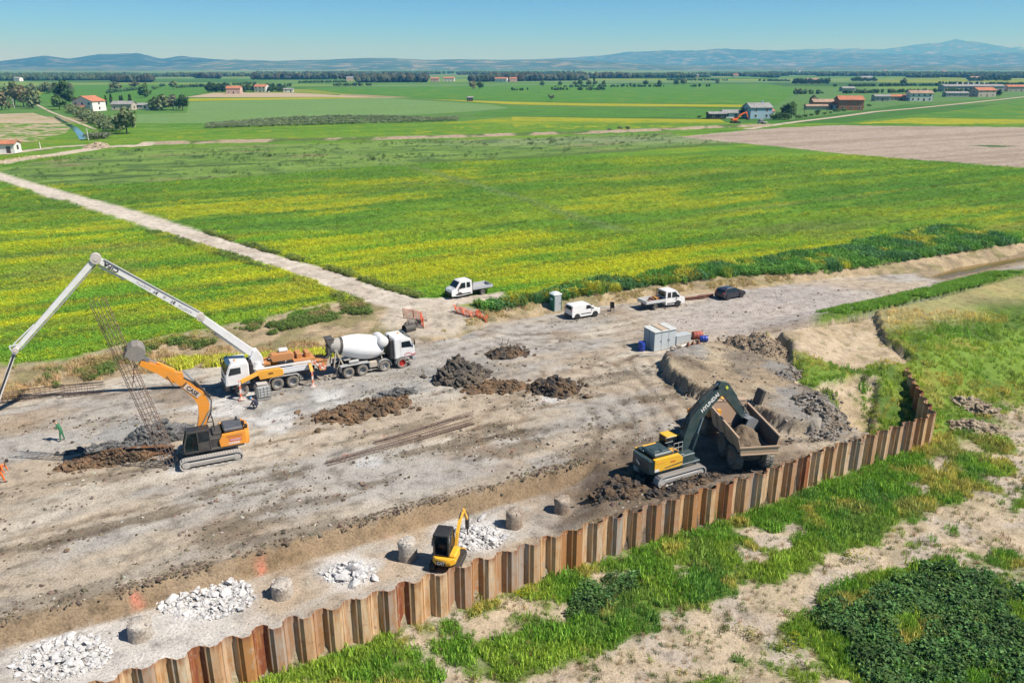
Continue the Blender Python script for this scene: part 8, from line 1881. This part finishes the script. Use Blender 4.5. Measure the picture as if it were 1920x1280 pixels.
house('farmhouse', 'white farmhouse with red roof among dark trees, centre left', 489, 173, 13, 10, 5.5, 0, PLAST, TILE, R(-8), .42, 3, True, storeys=2); house('farm_shed', 'small white shed under the dark trees right of the farmhouse', 540, 173, 10, 6, 3, 0, PLAST, GREYR, R(8), .3, 2, True, 'shed')
house('farm_shed', 'small white shed with red roof cut off by the left edge', 4, 288, 7, 5, 2.9, 0, PLAST, TILE, R(8), .3, 2, True, 'shed')
house('house', 'pale blue house with orange porch at the end of the ridge road', 1424, 223, 12, 11, 5.6, 0, PLBLUE, GREYR, R(8), .38, 2, False, 'house', porch=None, storeys=2, chim=True)
house('house_annexe', 'white annexe with orange roof joined to the pale blue house', 1440, 222, 5.5, 8, 3.6, 0, PLAST, TILE, R(8), .3, 2, True, 'annexe')
house('farm_shed', 'dark low shed left of the pale blue house', 1345, 223, 9, 6, 2.5, 0, DARKST(), GREYR, R(4), .25, 2, False, 'shed'); house('farm_shed', 'pale shed with arched grey roof near the blue house', 1371, 222, 9, 6, 2.7, 0, PLAST, GREYR, R(3), .45, 2, True, 'shed')
house('barn', 'tall red brick barn with open dark front and tiled roof', 1597, 207, 15, 12, 6.2, 0, BRICKW, TILE, R(-6), .35, 3, False, 'barn'); house('barn', 'long low barn with weathered tiles left of the brick barn', 1552, 203, 19, 9, 3.8, 0, BRICKW, TILEP, R(0), .35, 4, True, 'barn'); house('farm_shed', 'white gabled shed against the long low barn', 1570, 206, 6, 6, 3.0, 0, PLAST, TILE, R(20), .5, 1, True, 'shed', axis='y'); house('farm_shed', 'long tiled lean-to in front of the low barn', 1534, 206, 15, 5, 2.2, 0, STONE, TILEP, R(0), .3, 3, False, 'shed')
house('house', 'white house with weathered roof beside the farm road', 1728, 190, 17, 11, 6.0, 0, PLAST, TILEP, R(-5), .35, 4, True, 'house', storeys=2); house('farm_shed', 'long low brick roofed shed left of the white house', 1690, 189, 24, 8, 3.2, 0, STONE, TILE, R(-3), .3, 5, True, 'shed'); house('farm_shed', 'grey shed at the left end of the low brick roofed shed', 1655, 190, 12, 8, 3.6, 0, GREYP(), GREYR, R(-3), .3, 3, True, 'shed')
house('house', 'stone house with red roof in front of the long grey barn', 1848, 182, 18, 12, 5.6, 0, STONE, TILE, R(10), .38, 3, True, 'house', storeys=2); bn = house('barn', 'long grey metal barn with roof vents near the right edge', 1826, 172, 66, 14, 5.5, 0, GREYP(), GREYR, R(0), .25, 10, False, 'barn')
for i in range(6): m = MB(); m.box((-16 + i * 6, 0, 8.6), (1.2, 1.2, 2.2)); m.build('roof_vent', PLAST, bn)
house('farm_shed', 'grey lean-to beside the stone house', 1795, 182, 20, 8, 3.2, 0, GREYP(), GREYR, R(0), .3, 4, False, 'shed'); house('barn', 'red roofed barn cut off by the right edge', 1915, 172, 30, 12, 5.0, 0, STONE, TILE, R(0), .3, 5, True, 'barn')
house('farmhouse', 'pink farmhouse in the row of trees round the small far farm', 1525, 157, 20, 12, 6, 0, PINK, TILEP, R(0), .35, 3, True); house('farmhouse', 'white roofed farmhouse in the far right trees', 1626, 152, 22, 14, 6, 0, PLAST, GREYR, R(0), .35, 3, True); house('farmhouse', 'white farmhouse before the far right grove', 1833, 152, 24, 12, 6, 0, PLAST, TILEP, R(0), .35, 3, True)
house('barn', 'white greenhouse like barn in the far right field', 1591, 172, 14, 9, 3.4, 0, GREYP(), GREYR, R(4), .35, 4, False, 'barn')
house('hut', 'small dark hut alone in the wide green field', 881, 190, 4.2, 3.5, 2.8, 0, DARKST(), GREYR, R(15), .3, 1, True, 'hut')
g = 'far village houses at the pine wood'
for i, (px, py, w) in enumerate(((655, 153, 26), (700, 155, 40), (742, 155, 34), (792, 155, 22), (815, 155, 30), (842, 154, 40), (895, 154, 24), (940, 155, 44), (962, 155, 26), (32, 154, 22), (150, 147, 20), (1290, 145, 26), (1305, 147, 30), (1380, 146, 24), (1395, 143, 30), (1500, 137, 26), (1660, 135, 40), (1770, 138, 34), (1240, 147, 22), (770, 133, 60), (700, 132, 50))):
    house('village_house', 'small pale house of the far village at the woods', px, py - 1.2, w * .5, 11, 5.5, 0, PLAST if i % 2 else PINK, TILE if i % 3 else GREYR, R(random.uniform(-15, 15)), .35, 3, True, 'house', )['group'] = g
# small machines on the ridge
def mini_digger(label, px, py):
    t = thing('orange_excavator', label, 'excavator', P(px, py, ZF) + Vector((0, 0, .9)), R(10)); tracks(t, 4.2, .42, .5, 2.4, DARKST()); m = MB(); m.box((-.6, 0, 1.7), (2.6, 2.3, 1.0), b=.12); part('body', m, ORG_C, t); m = MB(); m.box((.5, .7, 2.3), (1.3, 1.0, 1.6), b=.08); part('cab', m, BLACK(), t)
    ex_beam('boom', [(.7, 1.8), (1.8, 3.4), (3.6, 4.4), (5.2, 4.9)], [.4, .7, .6, .4], .5, ORG_C, t); ex_beam('stick', [(4.9, 5.3), (5.2, 4.9), (6.0, 2.6)], [.3, .6, .35], .4, ORG_C, t); bucket(t, (6.0, 2.6), R(-40), 1.1, 1.1, DARKST())
mini_digger('small orange excavator far off on the earth ridge by the blue house', 1378, 235)
t = flatbed('flatbed_truck', 'small white truck parked far off in front of the blue house', (1432, 234), (1423, 233), 1, alu, ZF)
t.location = P(1428, 236, ZF) + Vector((0, 0, .85))
for px, py, hp, lb in ((166, 263, 20, 'white pole standing by the canal bend'), (76, 279, 12, 'short white post beside the farm track'), (27, 203, 16, 'thin utility pole before the left edge tree cluster'), (1492, 218, 20, 'dark utility pole right of the blue house'), (1508, 216, 20, 'second dark utility pole by the farm road'), (1550, 212, 12, 'thin pole in front of the tiled lean-to')):
    p = P(px, py, ZF); dz = p.y * math.cos(PITCH) + 26 * math.sin(PITCH); h = hp * dz / FPX / .945; m = MB(); m.tube([(0, 0, 0), (0, 0, h)], [.16, .10], 8); m.box((0, 0, h * .94), (1.2 if hp > 15 else .3, .12, .12)); o = m.build('utility_pole', PLAST if px < 100 or px == 166 else BARK); o.location = p; tag(o, lb, 'pole')
soil_heap('small sandy heap beside the farm track near the canal', P(184, 277, ZF), 5.5, 3, 1.7, 0, earth('sandy_soil', 0, 0), 631, 60, .2, gz0=ZF)
# thin cloud low over the right horizon, outside the haze
def cloud(px, py, w, h, seed):
    d = 34000.0; p = Vector(((px - 960) / FPX * d, d, 0)); z = CAMH + d * (125 - py) / FPX / .945; rg = np.random.default_rng(seed); V = []; F = []
    for i in range(26): c = rg.normal(0, .35, 3); r_ = rg.uniform(.12, .3) * (1 - abs(c[0])) ; v = ICO * np.array([r_ * w, r_ * w * .5, abs(r_) * h]) + np.array([c[0] * w, c[1] * w * .4, c[2] * h * .3]); V.append(v); F.append(ICF + 12 * i)
    m, nt, b = node_mat('cloud_white'); b.inputs['Base Color'].default_value = (.85, .85, .85, 1); b.inputs['Roughness'].default_value = 1
    o = np_mesh('cloud', np.concatenate(V), np.concatenate(F), m, smooth=True); o.location = (p.x, p.y, max(z, 760)); tag(o, kind='stuff')
cloud(1885, 95, 2400, 170, 5)
